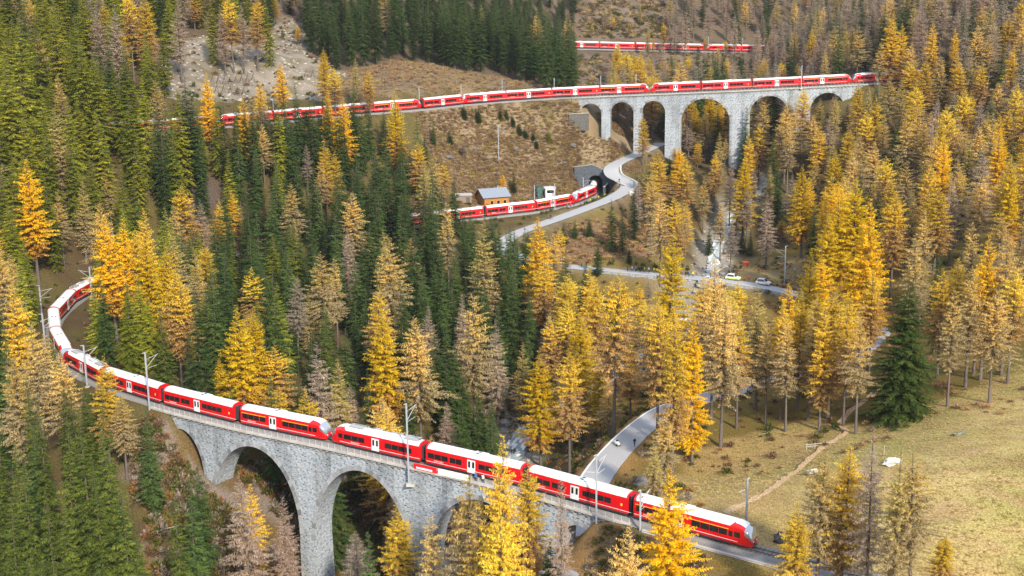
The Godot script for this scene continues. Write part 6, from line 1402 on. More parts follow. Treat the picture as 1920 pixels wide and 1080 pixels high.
	wood("s", [-135.7, -353.3, 24.9, -134.7, -345.7, 25.5, 15.2, -450, 5, -154, -406.3, 27.4, -90, -299.1, 26.6, -142.5, -340.3, 27.3, -167.1, -404.9, 21.7, -167.8, -397.9, 30.3, -129.6, -504, 27.9, -109.7, -500.1, 24.3, -97.8, -293.4, 28.1, -142.6, -396.2, 29.8, -129.7, -312.3, 21.8, -119.5, -500.6, 27.8, -124.4, -411.1, 22.4, -82, -276.7, 26.7, -164.7, -428.4, 25.4, -54.6, -240.8, 23.9, -144.8, -446.6, 27.3, -100.5, -301.9, 30.8, -143, -385.9, 26, -85.8, -257.7, 19, -112.8, -493.3, 29.5, -119.5, -393.1, 20.3, -84.9, -314.6, 23.2, -142, -479.1, 31, -141.7, -428.9, 22.9, -91.6, -315, 27.2, -92.1, -285.4, 23.4, -163.6, -445.1, 30.6, -96.7, -274.2, 22.6, -55.9, -250.3, 17.5, -126.6, -294.2, 22.4, -149, -421.1, 28.4, -122.1, -403.1, 20.9, -149.7, -361.3, 21, -165.7, -389.9, 30.4, -108, -505.2, 25.7, -135.1, -486.7, 20.3, -148, -376.9, 21.4, -69.8, -348.6, 26.7, -145.5, -454.5, 24.6, -82, -271.2, 21.6, -136.6, -419, 28.1, -133.4, -326, 20.5, -141, -366.9, 20.9, -146, -346.8, 25.4, -133.7, -385.3, 24, -92.3, -332.8, 16.5, -54.6, -368, 22.8, -175.4, -459.5, 26.5, -143, -422.7, 24.3, -151.4, -398.6, 20.3, -156.2, -475.1, 20.5, -151.4, -466.5, 26.6, -130.1, -464.3, 16.2, -159.4, -462.5, 24.5, -137, -380.6, 21.3, -174.5, -451.4, 26, -89.7, -391.6, 10.8, -156.5, -412.8, 24.9, -152, -447.9, 23, -172, -445.1, 25.5, -103, -325.2, 21.1, -98.8, -308.9, 21.6, -109.2, -392.5, 10.7, -180, -456.1, 23.6, -152.9, -350.7, 28.8, -136.4, -479.5, 30, -158.1, -453.4, 28.6, -71.3, -265.2, 15.3, -109.9, -563.7, 22.9, -154.6, -357.4, 25.1, -162.6, -450.2, 26.8, -161.8, -487.6, 30.9, -146.1, -403.5, 23.1, -145.9, -493.9, 27, -174.6, -474, 29.9, -183.9, -481.4, 20.9, -203.8, -478.5, 25.4, -181.5, -423, 21, -176.9, -485.6, 19.8, -195.5, -479.1, 21, -154.8, -504.2, 22.4, -164.4, -460.2, 22.7, -145.7, -537.4, 23.9, -122.5, -543.7, 27.6, -173.6, -402.4, 20.4, -170.2, -419.5, 19.4, -136.2, -437.3, 19.8, -125.9, -527.2, 21.1, -196.4, -464.7, 29.4, -186.6, -472, 20.2, -150.6, -431, 21.7, -155.1, -496.1, 28.8, -156.2, -484, 20.5, -139.2, -502.2, 28.4, -188.1, -449.7, 25.2, -138.8, -511.7, 27.5, -188.5, -489.4, 25.3])
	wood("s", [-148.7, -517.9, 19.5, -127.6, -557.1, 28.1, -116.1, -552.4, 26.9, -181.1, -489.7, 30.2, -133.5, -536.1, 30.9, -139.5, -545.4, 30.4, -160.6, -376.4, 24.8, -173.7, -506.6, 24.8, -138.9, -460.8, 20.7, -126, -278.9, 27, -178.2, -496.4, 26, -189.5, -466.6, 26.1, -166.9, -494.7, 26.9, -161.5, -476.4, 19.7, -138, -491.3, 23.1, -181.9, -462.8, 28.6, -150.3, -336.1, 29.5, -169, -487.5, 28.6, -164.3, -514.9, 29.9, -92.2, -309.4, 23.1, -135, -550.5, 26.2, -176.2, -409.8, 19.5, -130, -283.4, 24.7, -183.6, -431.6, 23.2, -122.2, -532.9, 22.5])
# ------------------------------------------------------------------ line-side and road-side things
func mast(at: Vector3, h: float, towards: Vector3, label: String, bracket := false) -> void:
	var t := thing("catenary_mast", label, "catenary mast", at, 0, "catenary masts along the line")
	var b := MB.new(); b.col = Color(0.27, 0.3, 0.345)
	b.box(Vector3(0, h / 2, 0), Vector3(0.24, h, 0.05)); b.box(Vector3(0, h / 2, 0.13), Vector3(0.26, h, 0.05)); b.box(Vector3(0, h / 2, -0.13), Vector3(0.26, h, 0.05))
	part("post", b.mesh(), M.painted, t)
	var d := Vector3(towards.x, 0, towards.z).normalized()
	var a := MB.new(); a.col = Color(0.42, 0.44, 0.46)
	a.tube(Vector3(0, h - 1.4, 0), d * 3.0 + Vector3(0, h - 0.9, 0), 0.05, 0.045, 5); a.tube(Vector3(0, h - 3.0, 0), d * 2.6 + Vector3(0, h - 1.0, 0), 0.05, 0.045, 5)
	part("bracket_arm", a.mesh(), M.painted, t)
	var c := MB.new(); c.col = Color(0.42, 0.44, 0.46)
	c.tube(Vector3(0, h - 3.2, 0), d * 2.5 + Vector3(0, h - 3.0, 0), 0.04, 0.035, 5)
	part("steady_arm", c.mesh(), M.painted, t)
	var s := MB.new(); s.col = Color(0.22, 0.12, 0.08)
	for k in 4: s.tube(d * (0.35 + 0.12 * k) + Vector3(0, h - 1.35 + 0.02 * k, 0), d * (0.41 + 0.12 * k) + Vector3(0, h - 1.34 + 0.02 * k, 0), 0.1, 0.1, 7)
	part("insulator", s.mesh(), M.painted, t)
	var l := MB.new(); l.col = Color(0.45, 0.46, 0.47)
	l.box(d * -0.35 + Vector3(0, h + 0.02, 0), Vector3(0.7, 0.07, 0.12), Basis(Vector3.UP, atan2(-d.z, d.x)))
	part("feeder_bracket", l.mesh(), M.painted, t)
	var f := MB.new(); f.col = Color(0.4, 0.4, 0.39)
	f.box(Vector3(0, -0.05, 0), Vector3(0.9, 0.5, 0.9))
	if bracket: f.box(d * 0.5 + Vector3(0, -0.25, 0), Vector3(1.3, 0.4, 1.3))
	part("foot", f.mesh(), M.painted, t)
func chalet() -> void:
	var at := on(-6.5, -413, -0.2)
	var t := thing("chalet", "brown wooden chalet with blue-grey metal roof beside the lower station track", "chalet", at, 0.45)
	var b := MB.new()
	b.col = Color(0.36, 0.17, 0.05)
	b.box(Vector3(0, 2.9, 0), Vector3(9.5, 4.2, 7.5))
	for e in [-1.0, 1.0]:
		b.tri(Vector3(e * 4.75, 5.0, 3.75 * e), Vector3(e * 4.75, 5.0, -3.75 * e), Vector3(e * 4.75, 7.4, 0))
	# board joints stand proud as battens
	for k in 16:
		b.col = Color(0.34, 0.155, 0.045)
		b.box(Vector3(-4.6 + k * 0.61, 2.9, 3.77), Vector3(0.08, 4.2, 0.05))
	part("wall", b.mesh(), M.wood, t)
	var f := MB.new(); f.col = Color(0.4, 0.38, 0.35)
	f.box(Vector3(0, 0.3, 0), Vector3(9.7, 1.1, 7.7))
	part("plinth", f.mesh(), M.ringstone, t)
	for sgn in [-1.0, 1.0]:
		var r := MB.new(); r.col = Color(0.2, 0.235, 0.285)
		var tilt := Basis(Vector3.RIGHT, sgn * 0.57)
		r.box(Vector3(0, 6.35, sgn * 2.15), Vector3(11.0, 0.14, 5.3), tilt)
		for k in 12: r.box(Vector3(-5.4 + k * 0.98, 6.35, sgn * 2.15) + tilt * Vector3(0, 0.1, 0), Vector3(0.06, 0.07, 5.28), tilt)
		part("roof", r.mesh(), M.metal_roof, t)
	for q in [[-1.9, 3.2], [0.6, 3.2], [3.1, 3.2]]:
		var w := MB.new(); w.col = Color(0.5, 0.3, 0.12)
		w.box(Vector3.ZERO, Vector3(1.3, 1.4, 0.1))
		var wn := part("window", shared("hut_window", w), M.wood, t)
		wn.position = Vector3(q[0], q[1], 3.79)
		var g := MB.new(); g.box(Vector3.ZERO, Vector3(1.0, 1.1, 0.04))
		part("pane", shared("hut_pane", g), M.glass, wn).position = Vector3(0, 0, 0.05)
	var d := MB.new(); d.col = Color(0.2, 0.09, 0.03)
	d.box(Vector3(-3.7, 1.85, 3.8), Vector3(1.1, 2.1, 0.08))
	part("door", d.mesh(), M.wood, t)
	var c := MB.new(); c.col = Color(0.38, 0.36, 0.34)
	c.box(Vector3(2.6, 7.5, -1.0), Vector3(0.7, 1.6, 0.7))
	part("chimney", c.mesh(), M.ringstone, t)
func shed(called: String, label: String, at: Vector3, size: Vector3, wall_c: Color, roof_c: Color, turn := 0.0, window := true) -> void:
	var t := thing(called, label, called.replace("_", " "), at, turn)
	var b := MB.new(); b.col = wall_c
	b.box(Vector3(0, size.y / 2, 0), size)
	part("wall", b.mesh(), M.painted, t)
	var r := MB.new(); r.col = roof_c
	r.box(Vector3(0, size.y + 0.12, 0), Vector3(size.x + 0.6, 0.22, size.z + 0.6), Basis(Vector3.RIGHT, 0.06))
	part("roof", r.mesh(), M.metal_roof, t)
	if window:
		var g := MB.new()
		g.box(Vector3(0, size.y * 0.68, size.z / 2 + 0.01), Vector3(size.x * 0.7, size.y * 0.3, 0.05))
		part("window", g.mesh(), M.glass, t)
	var d := MB.new(); d.col = wall_c * 0.5
	d.box(Vector3(size.x * 0.28, minf(1.0, size.y * 0.4), size.z / 2 + 0.015), Vector3(size.x * 0.24, minf(2.0, size.y * 0.75), 0.05))
	part("door", d.mesh(), M.painted, t)
func vehicle(label: String, at: Vector3, turn: float, body_c: Color, low_c: Color, tall: float) -> void:
	var t := thing("parked_car", label, "car", at, turn)
	var side := [[-2.05, 0.35], [2.05, 0.35], [2.1, 0.75], [1.95, 0.92], [1.0, 1.02], [0.35, tall], [-1.45, tall], [-2.0, 1.05], [-2.1, 0.7]]
	var b := MB.new()
	var n := side.size()
	for i in n:
		var p: Array = side[i]; var q: Array = side[(i + 1) % n]
		var wp := 0.86 if p[1] < 1.03 else 0.7
		var wq := 0.86 if q[1] < 1.03 else 0.7
		b.col = low_c if p[1] < 0.8 and q[1] < 0.8 else body_c
		b.quad(Vector3(p[0], p[1], wp), Vector3(p[0], p[1], -wp), Vector3(q[0], q[1], -wq), Vector3(q[0], q[1], wq))
	for sgn in [-1.0, 1.0]:
		var lowpts := [side[0], side[1], side[2], side[8]]
		b.col = low_c
		var f := func(p: Array) -> Vector3: return Vector3(p[0], p[1], sgn * (0.86 if p[1] < 1.03 else 0.7))
		b.quad(f.call(side[0]), f.call(side[1]), f.call(side[2]), f.call(side[8]))
		b.col = body_c
		b.quad(f.call(side[8]), f.call(side[2]), f.call(side[3]), f.call(side[7])); b.tri(f.call(side[7]), f.call(side[3]), f.call(side[4]))
		b.quad(f.call(side[7]), f.call(side[4]), f.call(side[5]), f.call(side[6]))
	part("body", b.mesh(), M.red, t)
	for sgn in [-1.0, 1.0]:
		var g := MB.new()
		var zz := func(y: float) -> float: return sgn * (lerpf(0.86, 0.7, (y - 1.03) / (tall - 1.03)) + 0.012)
		g.quad(Vector3(-1.7, 1.1, zz.call(1.1)), Vector3(0.8, 1.1, zz.call(1.1)), Vector3(0.3, tall - 0.1, zz.call(tall - 0.1)), Vector3(-1.35, tall - 0.1, zz.call(tall - 0.1)))
		part("side_window", g.mesh(), M.glass, t)
	for q in [[Vector3(0.98, 1.06, 0), Vector3(0.4, tall - 0.05, 0), 1.0], [Vector3(-1.98, 1.1, 0), Vector3(-1.5, tall - 0.05, 0), -1.0]]:
		var g := MB.new()
		var o := Vector3(q[2] * 0.02, 0.01, 0)
		g.quad(q[0] + o + Vector3(0, 0, 0.72), q[0] + o - Vector3(0, 0, 0.72), q[1] + o - Vector3(0, 0, 0.6), q[1] + o + Vector3(0, 0, 0.6))
		part("windscreen", g.mesh(), M.glass, t)
	for wx in [-1.3, 1.3]:
		for wz in [-0.8, 0.8]:
			var w := MB.new(); w.col = Color(0.02, 0.02, 0.02)
			w.tube(Vector3(0, 0, -0.1), Vector3(0, 0, 0.1), 0.32, 0.32, 14); w.col = Color(0.4, 0.4, 0.4); w.tube(Vector3(0, 0, -0.11), Vector3(0, 0, 0.11), 0.18, 0.18, 10)
			part("wheel", shared("car_wheel", w), M.painted, t).position = Vector3(wx, 0.32, wz)
	for wz in [-0.62, 0.62]:
		var h := MB.new(); h.col = Color(0.8, 0.8, 0.75)
		h.box(Vector3(2.06, 0.74, wz), Vector3(0.1, 0.14, 0.3))
		part("headlight", h.mesh(), M.painted, t)
func bicycle(at: Vector3, turn: float, label: String) -> void:
	var t := thing("bicycle", label, "bicycle", at, turn)
	for wx in [-0.52, 0.52]:
		var w := MB.new(); w.col = Color(0.03, 0.03, 0.03)
		for i in 18:
			var a := TAU * i / 18.0; var c := TAU * (i + 1) / 18.0
			w.tube(Vector3(cos(a), sin(a), 0) * 0.33, Vector3(cos(c), sin(c), 0) * 0.33, 0.025, 0.025, 4, false)
		for i in 6: w.tube(Vector3.ZERO, Vector3(cos(TAU * i / 6.0), sin(TAU * i / 6.0), 0) * 0.33, 0.006, 0.006, 3, false)
		part("wheel", shared("bike_wheel", w), M.painted, t).position = Vector3(wx, 0.35, 0)
	var f := MB.new(); f.col = Color(0.1, 0.1, 0.12)
	for q in [[-0.52, 0.35, -0.12, 0.33], [-0.12, 0.33, -0.22, 0.85], [-0.22, 0.78, 0.36, 0.84], [-0.12, 0.33, 0.38, 0.74], [0.34, 0.92, 0.52, 0.35], [-0.52, 0.35, -0.22, 0.78]]:
		f.tube(Vector3(q[0], q[1], 0), Vector3(q[2], q[3], 0), 0.022, 0.022, 5)
	part("frame", f.mesh(), M.painted, t)
	var s := MB.new(); s.col = Color(0.02, 0.02, 0.02)
	s.box(Vector3(-0.24, 0.9, 0), Vector3(0.26, 0.06, 0.13))
	part("saddle", s.mesh(), M.painted, t)
	var h := MB.new(); h.col = Color(0.05, 0.05, 0.05)
	h.tube(Vector3(0.36, 0.98, -0.26), Vector3(0.36, 0.98, 0.26), 0.018, 0.018, 5); h.tube(Vector3(0.34, 0.9, 0), Vector3(0.36, 0.98, 0), 0.02, 0.02, 5)
	part("handlebar", h.mesh(), M.painted, t)
func velomobile(at: Vector3, turn: float) -> void:
	var t := thing("velomobile", "small white streamlined covered tricycle on the grey lower road", "velomobile", at, turn)
	var b := MB.new(); b.col = Color(0.8, 0.8, 0.8)
	var rows := []
	for i in 11:
		var f := i / 10.0
		var r := pow(sin(PI * clampf(f, 0.02, 0.985)), 0.6)
		var row := PackedVector3Array()
		for j in 14:
			var a := -TAU * j / 14.0
			row.push_back(Vector3(-1.3 + 2.6 * f, 0.52 + sin(a) * 0.42 * r * (1.25 if sin(a) > 0 and f > 0.25 and f < 0.65 else 1.0), cos(a) * 0.4 * r))
		rows.push_back(row)
	b.grid(rows, true)
	part("shell", b.mesh(), M.white_roof, t)
	var g := MB.new()
	g.box(Vector3(0.22, 1.02, 0), Vector3(0.4, 0.12, 0.42), Basis(Vector3.BACK, -0.5))
	part("windscreen", g.mesh(), M.glass, t)
	for q in [[0.55, 0.36], [0.55, -0.36], [-0.85, 0.0]]:
		var w := MB.new(); w.col = Color(0.02, 0.02, 0.02)
		w.tube(Vector3(0, 0, -0.03), Vector3(0, 0, 0.03), 0.24, 0.24, 12)
		part("wheel", shared("velo_wheel", w), M.painted, t).position = Vector3(q[0], 0.24, q[1])
func boulder(called: String, m: Mesh, at: Vector3, size: Vector3, turn: float, label: String, category := "rock") -> void:
	var o := single(called, m, M.rock, label, category)
	o.position = at; o.rotation.y = turn; o.scale = size
func avalanche_fence(a: Vector2, b: Vector2, label: String) -> void:
	var base := on(a.x, a.y)
	var t := thing("avalanche_fence", label, "avalanche fence", base, 0, "avalanche fences on the scree")
	var n := int(a.distance_to(b) / 2.2)
	var d := Vector3(b.x - a.x, 0, b.y - a.y).normalized()
	for i in n + 1:
		var q := a.lerp(b, float(i) / n)
		var p := on(q.x, q.y) - base
		var m := MB.new(); m.col = Color(0.075, 0.06, 0.05)
		m.tube(p, p + Vector3(1.0, 3.1, -0.9), 0.13, 0.1, 5); m.tube(p + Vector3(1.9, 0.0, 0.9), p + Vector3(0.75, 2.3, -0.7), 0.08, 0.07, 5)
		part("post", m.mesh(), M.wood, t)
	for k in 4:
		var m := MB.new(); m.col = Color(0.24, 0.21, 0.18)
		for i in n:
			var q0 := a.lerp(b, float(i) / n); var q1 := a.lerp(b, float(i + 1) / n)
			var up := Vector3(0.3, 0.7, -0.27) * (k + 0.6)
			m.tube(on(q0.x, q0.y) - base + up, on(q1.x, q1.y) - base + up, 0.055, 0.055, 4, false)
		part("rail", m.mesh(), M.wood, t)
var cover_spots := []
func portal() -> void:
	var w := track_station
	var s := portal_s
	var p := w.at(s)
	var q := w.along(s)
	var r := w.side(s)
	var t := thing("tunnel_portal", "dark stone tunnel portal swallowing the train below the far viaduct", "tunnel portal", p)
	var b := MB.new()
	var n := 44
	var hw := 8.0
	var bottom := func(l: float) -> float:
		if absf(l) >= 2.7: return -2.0
		return 3.4 + sqrt(maxf(0.0, 2.7 * 2.7 - l * l))
	var top := func(l: float) -> float: return 10.0 - 0.2 * absf(l + 1.0) * (0.6 if l < -1.0 else 2.4)
	for i in n:
		var l0 := -hw + 2 * hw * i / n
		var l1 := -hw + 2 * hw * (i + 1) / n
		var m := (l0 + l1) / 2
		var y0: float = bottom.call(l0) if absf(m) < 2.7 else -2.0
		var y1: float = bottom.call(l1) if absf(m) < 2.7 else -2.0
		for e in [0.0, 0.9]:
			var c := [r * l0 + q * e + Vector3(0, y0, 0), r * l1 + q * e + Vector3(0, y1, 0), r * l1 + q * e + Vector3(0, top.call(l1), 0), r * l0 + q * e + Vector3(0, top.call(l0), 0)]
			var uu := [Vector2(l0, -y0), Vector2(l1, -y1), Vector2(l1, -top.call(l1)), Vector2(l0, -top.call(l0))]
			if e == 0.0: b.quad_uv(c[0], c[1], c[2], c[3], uu[0], uu[1], uu[2], uu[3])
			else: b.quad_uv(c[1], c[0], c[3], c[2], uu[1], uu[0], uu[3], uu[2])
	part("masonry_wall", b.mesh(), M.dark_stone, t)
	var cp := MB.new()
	for i in 16:
		var l0 := -hw + i * 1.0
		var y: float = top.call(l0 + 0.5)
		cp.col = Color(0.4, 0.39, 0.37)
		cp.box(r * (l0 + 0.5) + q * 0.45 + Vector3(0, y + 0.1, 0), Vector3(0.98, 0.26, 1.2), Basis(r, Vector3.UP, r.cross(Vector3.UP)))
	part("coping", cp.mesh(), M.ringstone, t)
	var tb := MB.new()
	for i in 8:
		var s0 := s + 0.5 + i * 2.0
		var s1 := s0 + 2.0
		for k in 16:
			var f := func(ss: float, kk: int) -> Vector3:
				var a := PI * (kk - 3) / 10.0
				var l := 2.72 * cos(clampf(a, 0, PI))
				var y: float = 3.4 + 2.72 * sin(clampf(a, 0, PI))
				if kk < 3: y = -1.0 + 4.4 * kk / 3.0
				if kk > 13: y = -1.0 + 4.4 * (16 - kk) / 3.0
				return w.at(ss) + w.side(ss) * l + Vector3(0, y, 0) - p
			tb.quad_uv(f.call(s0, k), f.call(s0, k + 1), f.call(s1, k + 1), f.call(s1, k), Vector2(k, s0), Vector2(k + 1, s0), Vector2(k + 1, s1), Vector2(k, s1))
	part("tunnel_lining", tb.mesh(), M.dark_stone, t)
	# the hillside over the tunnel
	var cov := MB.new()
	for i in 9:
		var s0 := s + 0.6 + i * 1.9
		for k in 8:
			var f := func(ss: float, kk: int) -> Vector3:
				var l := -6.6 + kk * 1.65
				var c := w.at(ss)
				var a := c + w.side(ss) * -6.6; var e := c + w.side(ss) * 6.6
				var y := lerpf(ground(a.x, a.z), ground(e.x, e.z), kk / 8.0) + 0.5 * sin(PI * kk / 8.0) - (0.5 if kk == 0 or kk == 8 else 0.0)
				if absf(l) < 3.5: y = maxf(y, c.y + 6.5)
				if ss > s + 15.0: y = minf(y, ground(c.x, c.z) - 0.3)
				return Vector3(c.x, y, c.z) + w.side(ss) * l
			var gc := w.at(s0) + w.side(s0) * (-5.8 + k * 1.65)
			cov.col = ground_color(gc.x, gc.z - 2.0)
			cov.quad(f.call(s0, k), f.call(s0, k + 1), f.call(s0 + 1.9, k + 1), f.call(s0 + 1.9, k))
	var rc := RandomNumberGenerator.new(); rc.seed = 71
	for i in 520:
		var ii := rc.randi_range(0, 8); var kk := rc.randi_range(0, 7)
		var base := (ii * 8 + kk) * 6
		var a0: Vector3 = cov.v[base]; var a1: Vector3 = cov.v[base + 1]; var a2: Vector3 = cov.v[base + 2]
		var fa := rc.randf(); var fb := rc.randf() * (1.0 - fa)
		var sc := rc.randf_range(1.1, 2.5)
		cover_spots.push_back(Transform3D(Basis(Vector3.UP, rc.randf() * TAU).scaled(Vector3(sc, sc * 0.9, sc)), a0 + (a1 - a0) * fa + (a2 - a0) * fb))
	struct("hillside_over_tunnel", cov.mesh(), M.ground, "dry grass slope above the tunnel mouth")

# ------------------------------------------------------------------ the scene
var track_front: Way
var track_middle: Way
var track_station: Way
var track_top: Way
var road: Way
var river: Way
var portal_s := 117.0
func _ready() -> void:
	var cam := Camera3D.new()
	cam.name = "camera"
	add_child(cam)
	cam.fov = 27.58
	cam.basis = Basis(Vector3.RIGHT, -0.2075) * Basis(Vector3.BACK, -0.0156)
	cam.near = 1.0
	cam.far = 3000.0
	cam.current = true
	var env := Environment.new()
	env.background_mode = Environment.BG_SKY
	var sky := Sky.new()
	var sm := ProceduralSkyMaterial.new()
	sm.sky_top_color = Color(0.74, 0.80, 0.90)
	sm.sky_horizon_color = Color(0.92, 0.93, 0.95)
	sm.sky_curve = 0.2
	sm.ground_horizon_color = Color(0.5, 0.48, 0.45)
	sm.ground_bottom_color = Color(0.25, 0.23, 0.2)
	sm.sky_energy_multiplier = 1.02
	sky.sky_material = sm
	env.sky = sky
	env.tonemap_mode = Environment.TONE_MAPPER_LINEAR
	env.tonemap_exposure = 1.85
	env.sdfgi_enabled = true
	env.ssao_enabled = true
	env.ssil_enabled = true
	env.fog_enabled = true
	env.fog_density = 0.00004
	env.fog_light_color = Color(0.86, 0.89, 0.95)
	var we := WorldEnvironment.new()
	we.name = "environment"
	we.environment = env
	add_child(we)
	var sun := DirectionalLight3D.new()
	sun.name = "sun"
	add_child(sun)
	sun.light_energy = 1.25
	sun.light_angular_distance = 4.0
	sun.light_color = Color(1.0, 0.95, 0.86)
	sun.shadow_enabled = true
	sun.look_at_from_position(Vector3(32, 52, 80), Vector3.ZERO)

	noise.seed = 3; noise.frequency = 0.01; noise.fractal_octaves = 3
	fine.seed = 9; fine.frequency = 0.01; fine.fractal_octaves = 4
	track_front = Way.new(K1); track_middle = Way.new(K2); track_station = Way.new(K3); track_top = Way.new(K4)
	road = Way.new(ROAD); river = Way.new(RIVER)
	portal_s = track_station.joint(6.4)
	make_heights()

	# materials
	var grain := tex(grain_image(512, 4, 0.03, 0.6, 1.0, 6))
	var rough_grain := grain_image(512, 8, 0.035, 0.0, 1.0, 6)
	rough_grain.bump_map_to_normal_map(6.0)
	var rough_n := tex(rough_grain)
	var g := vmat("ground", 0.95, 0.15)
	g.albedo_color = Color(1, 1, 1)
	g.albedo_texture = grain
	g.uv1_triplanar = true; g.uv1_world_triplanar = true; g.uv1_scale = Vector3.ONE * 0.17
	g.normal_enabled = true; g.normal_texture = rough_n; g.normal_scale = 0.6
	var st := stone_images(21)
	var st_c := tex(st[0]); var st_n := tex(st[1])
	for e in [["stone", Color(0.54, 0.57, 0.61)], ["dark_stone", Color(0.15, 0.165, 0.19)], ["old_stone", Color(0.2, 0.19, 0.17)]]:
		var sm2 := mat(e[0], e[1], 0.9, 0.25)
		sm2.albedo_texture = st_c; sm2.normal_enabled = true; sm2.normal_texture = st_n; sm2.normal_scale = 1.3
		sm2.vertex_color_use_as_albedo = true
		sm2.uv1_scale = Vector3(1.0 / 5.5, 1.0 / 5.5, 1)
	var rs := vmat("ringstone", 0.9, 0.25)
	rs.albedo_texture = grain; rs.uv1_triplanar = true; rs.uv1_world_triplanar = true; rs.uv1_scale = Vector3.ONE * 0.7
	var gr := vmat("gravel", 0.95, 0.2)
	gr.albedo_texture = tex(grain_image(512, 14, 0.09, 0.35, 1.0, 3)); gr.uv1_triplanar = true; gr.uv1_world_triplanar = true; gr.uv1_scale = Vector3.ONE * 0.25
	var asphalt := vmat("asphalt", 0.85, 0.3)
	asphalt.albedo_texture = tex(grain_image(512, 17, 0.05, 0.86, 1.0, 5)); asphalt.uv1_triplanar = true; asphalt.uv1_world_triplanar = true; asphalt.uv1_scale = Vector3.ONE * 0.12
	vmat("steel", 0.5, 0.5); vmat("wood", 0.85, 0.2); vmat("painted", 0.5, 0.4); vmat("cloth", 0.9, 0.1)
	var red := vmat("red", 0.32, 0.5)
	red.clearcoat_enabled = true; red.clearcoat = 0.2; red.clearcoat_roughness = 0.15
	var wr := vmat("white_roof", 0.55, 0.4)
	wr.albedo_texture = tex(grain_image(256, 27, 0.03, 0.82, 1.0, 5)); wr.uv1_triplanar = true; wr.uv1_scale = Vector3(0.12, 0.4, 0.4)
	vmat("metal_roof", 0.75, 0.3)
	mat("glass", Color(0.012, 0.014, 0.016), 0.06, 0.6)
	var wsm := mat("windscreen", Color(0.42, 0.44, 0.47), 0.1, 0.9)
	wsm.metallic = 0.7
	mat("lettering", Color(0.8, 0.78, 0.76), 0.6)
	var rk := vmat("rock", 0.9, 0.2)
	rk.albedo_texture = grain; rk.uv1_triplanar = true; rk.uv1_scale = Vector3.ONE * 1.4
	var bk := vmat("bark", 0.95, 0.1)
	bk.albedo_texture = grain; bk.uv1_triplanar = true; bk.uv1_scale = Vector3(1.2, 0.25, 1.2)
	var fo := vmat("foliage", 0.85, 0.15)
	fo.backlight_enabled = true
	fo.backlight = Color(0.9, 0.9, 0.8)
	fo.cull_mode = BaseMaterial3D.CULL_DISABLED
	var wa := mat("water", Color(0.36, 0.42, 0.45), 0.12, 0.5)
	wa.normal_enabled = true; wa.normal_texture = rough_n; wa.uv1_triplanar = true; wa.uv1_world_triplanar = true; wa.uv1_scale = Vector3(0.3, 0.3, 0.3)
	vmat("foam", 0.6, 0.4)

	make_ground()

	# roads, paths, the river
	var asph := Color(0.37, 0.375, 0.385)
	var rs_end := road.length
	struct("road", strip(road, 0, rs_end, [[-3.0, -0.03, asph], [-1.0, 0.02, asph], [1.0, 0.02, asph], [3.0, -0.03, asph]], 1.5, 0.06, 5).mesh(), asphalt, "pale grey asphalt road winding up the valley in hairpins")
	var white := Color(0.72, 0.71, 0.68)
	var s_low := road.joint(24.6)
	struct("road_edge_line", strip(road, s_low, road.joint(31.5), [[2.55, 0.012, white], [2.85, 0.008, white]], 1.5).mesh(), M.painted, "white line along the left edge of the lower road")
	for q in [[road.joint(30.05), -0.2, 2.3], [road.joint(30.9), -2.4, 1.2]]:
		var p := road.at(q[0]); var sd := road.side(q[0]); var al := road.along(q[0])
		var pm := MB.new(); pm.col = white
		var up := Vector3(0, 0.035, 0)
		pm.quad(p + sd * q[1] - al * 0.12 + up, p + sd * q[2] - al * 0.12 + al * 0.5 + up, p + sd * q[2] + al * 0.12 + al * 0.5 + up, p + sd * q[1] + al * 0.12 + up)
		struct("road_marking", pm.mesh(), M.painted, "white stroke painted across the lower road")
	var trail := []
	for q in TRAIL: trail.push_back([q[0], ground(q[0], q[1]) + 0.03, q[1]])
	var tw := Way.new(trail)
	for i in tw.p.size(): tw.p[i].y = ground(tw.p[i].x, tw.p[i].z) + 0.04
	var tc := Color(0.62, 0.43, 0.25)
	struct("footpath", strip(tw, 0, tw.length, [[-0.9, -0.02, tc], [-0.3, 0.03, tc], [0.3, 0.02, tc * 0.9], [0.9, -0.02, tc]], 1.0, 0.3, 8).mesh(), g, "bare earth footpath climbing across the meadow")
	var wc := Color(1, 1, 1)
	struct("river", strip(river, 0, river.length, [[-2.3, -0.12, wc], [-0.9, -0.05, wc], [0.8, -0.1, wc], [2.3, -0.12, wc]], 2.0, 0.9, 6).mesh(), wa, "shallow mountain stream running under the front viaduct")
	var fm := MB.new()
	var rf := RandomNumberGenerator.new(); rf.seed = 31
	for i in 420:
		var s := rf.randf() * river.length
		var steep := absf(river.at(minf(s + 3, river.length)).y - river.at(s).y)
		if rf.randf() > 0.35 + steep: continue
		var p := river.at(s) + river.side(s) * rf.randf_range(-2.0, 2.0)
		var al := river.along(s)
		var l := rf.randf_range(0.8, 3.0); var w := rf.randf_range(0.15, 0.6)
		fm.col = Color(0.8, 0.83, 0.85) * rf.randf_range(0.8, 1.0)
		var sd := river.side(s)
		var dy := Vector3(0, river.at(minf(s + l, river.length)).y - river.at(s).y, 0)
		fm.quad(p - sd * w + Vector3(0, 0.03, 0), p - sd * w * 0.4 + al * l + dy + Vector3(0, 0.06, 0), p + sd * w + al * l * 0.8 + dy + Vector3(0, 0.05, 0), p + sd * w * 0.6 + Vector3(0, 0.07, 0))
	single("foam", fm.mesh(), M.foam, "white foam of the stream between its boulders", "foam", "", "stuff")

	# tracks and viaducts
	make_track(track_front, 0, track_front.length, "single railway track running out ahead of the leading cab over the front viaduct", 0, 48)
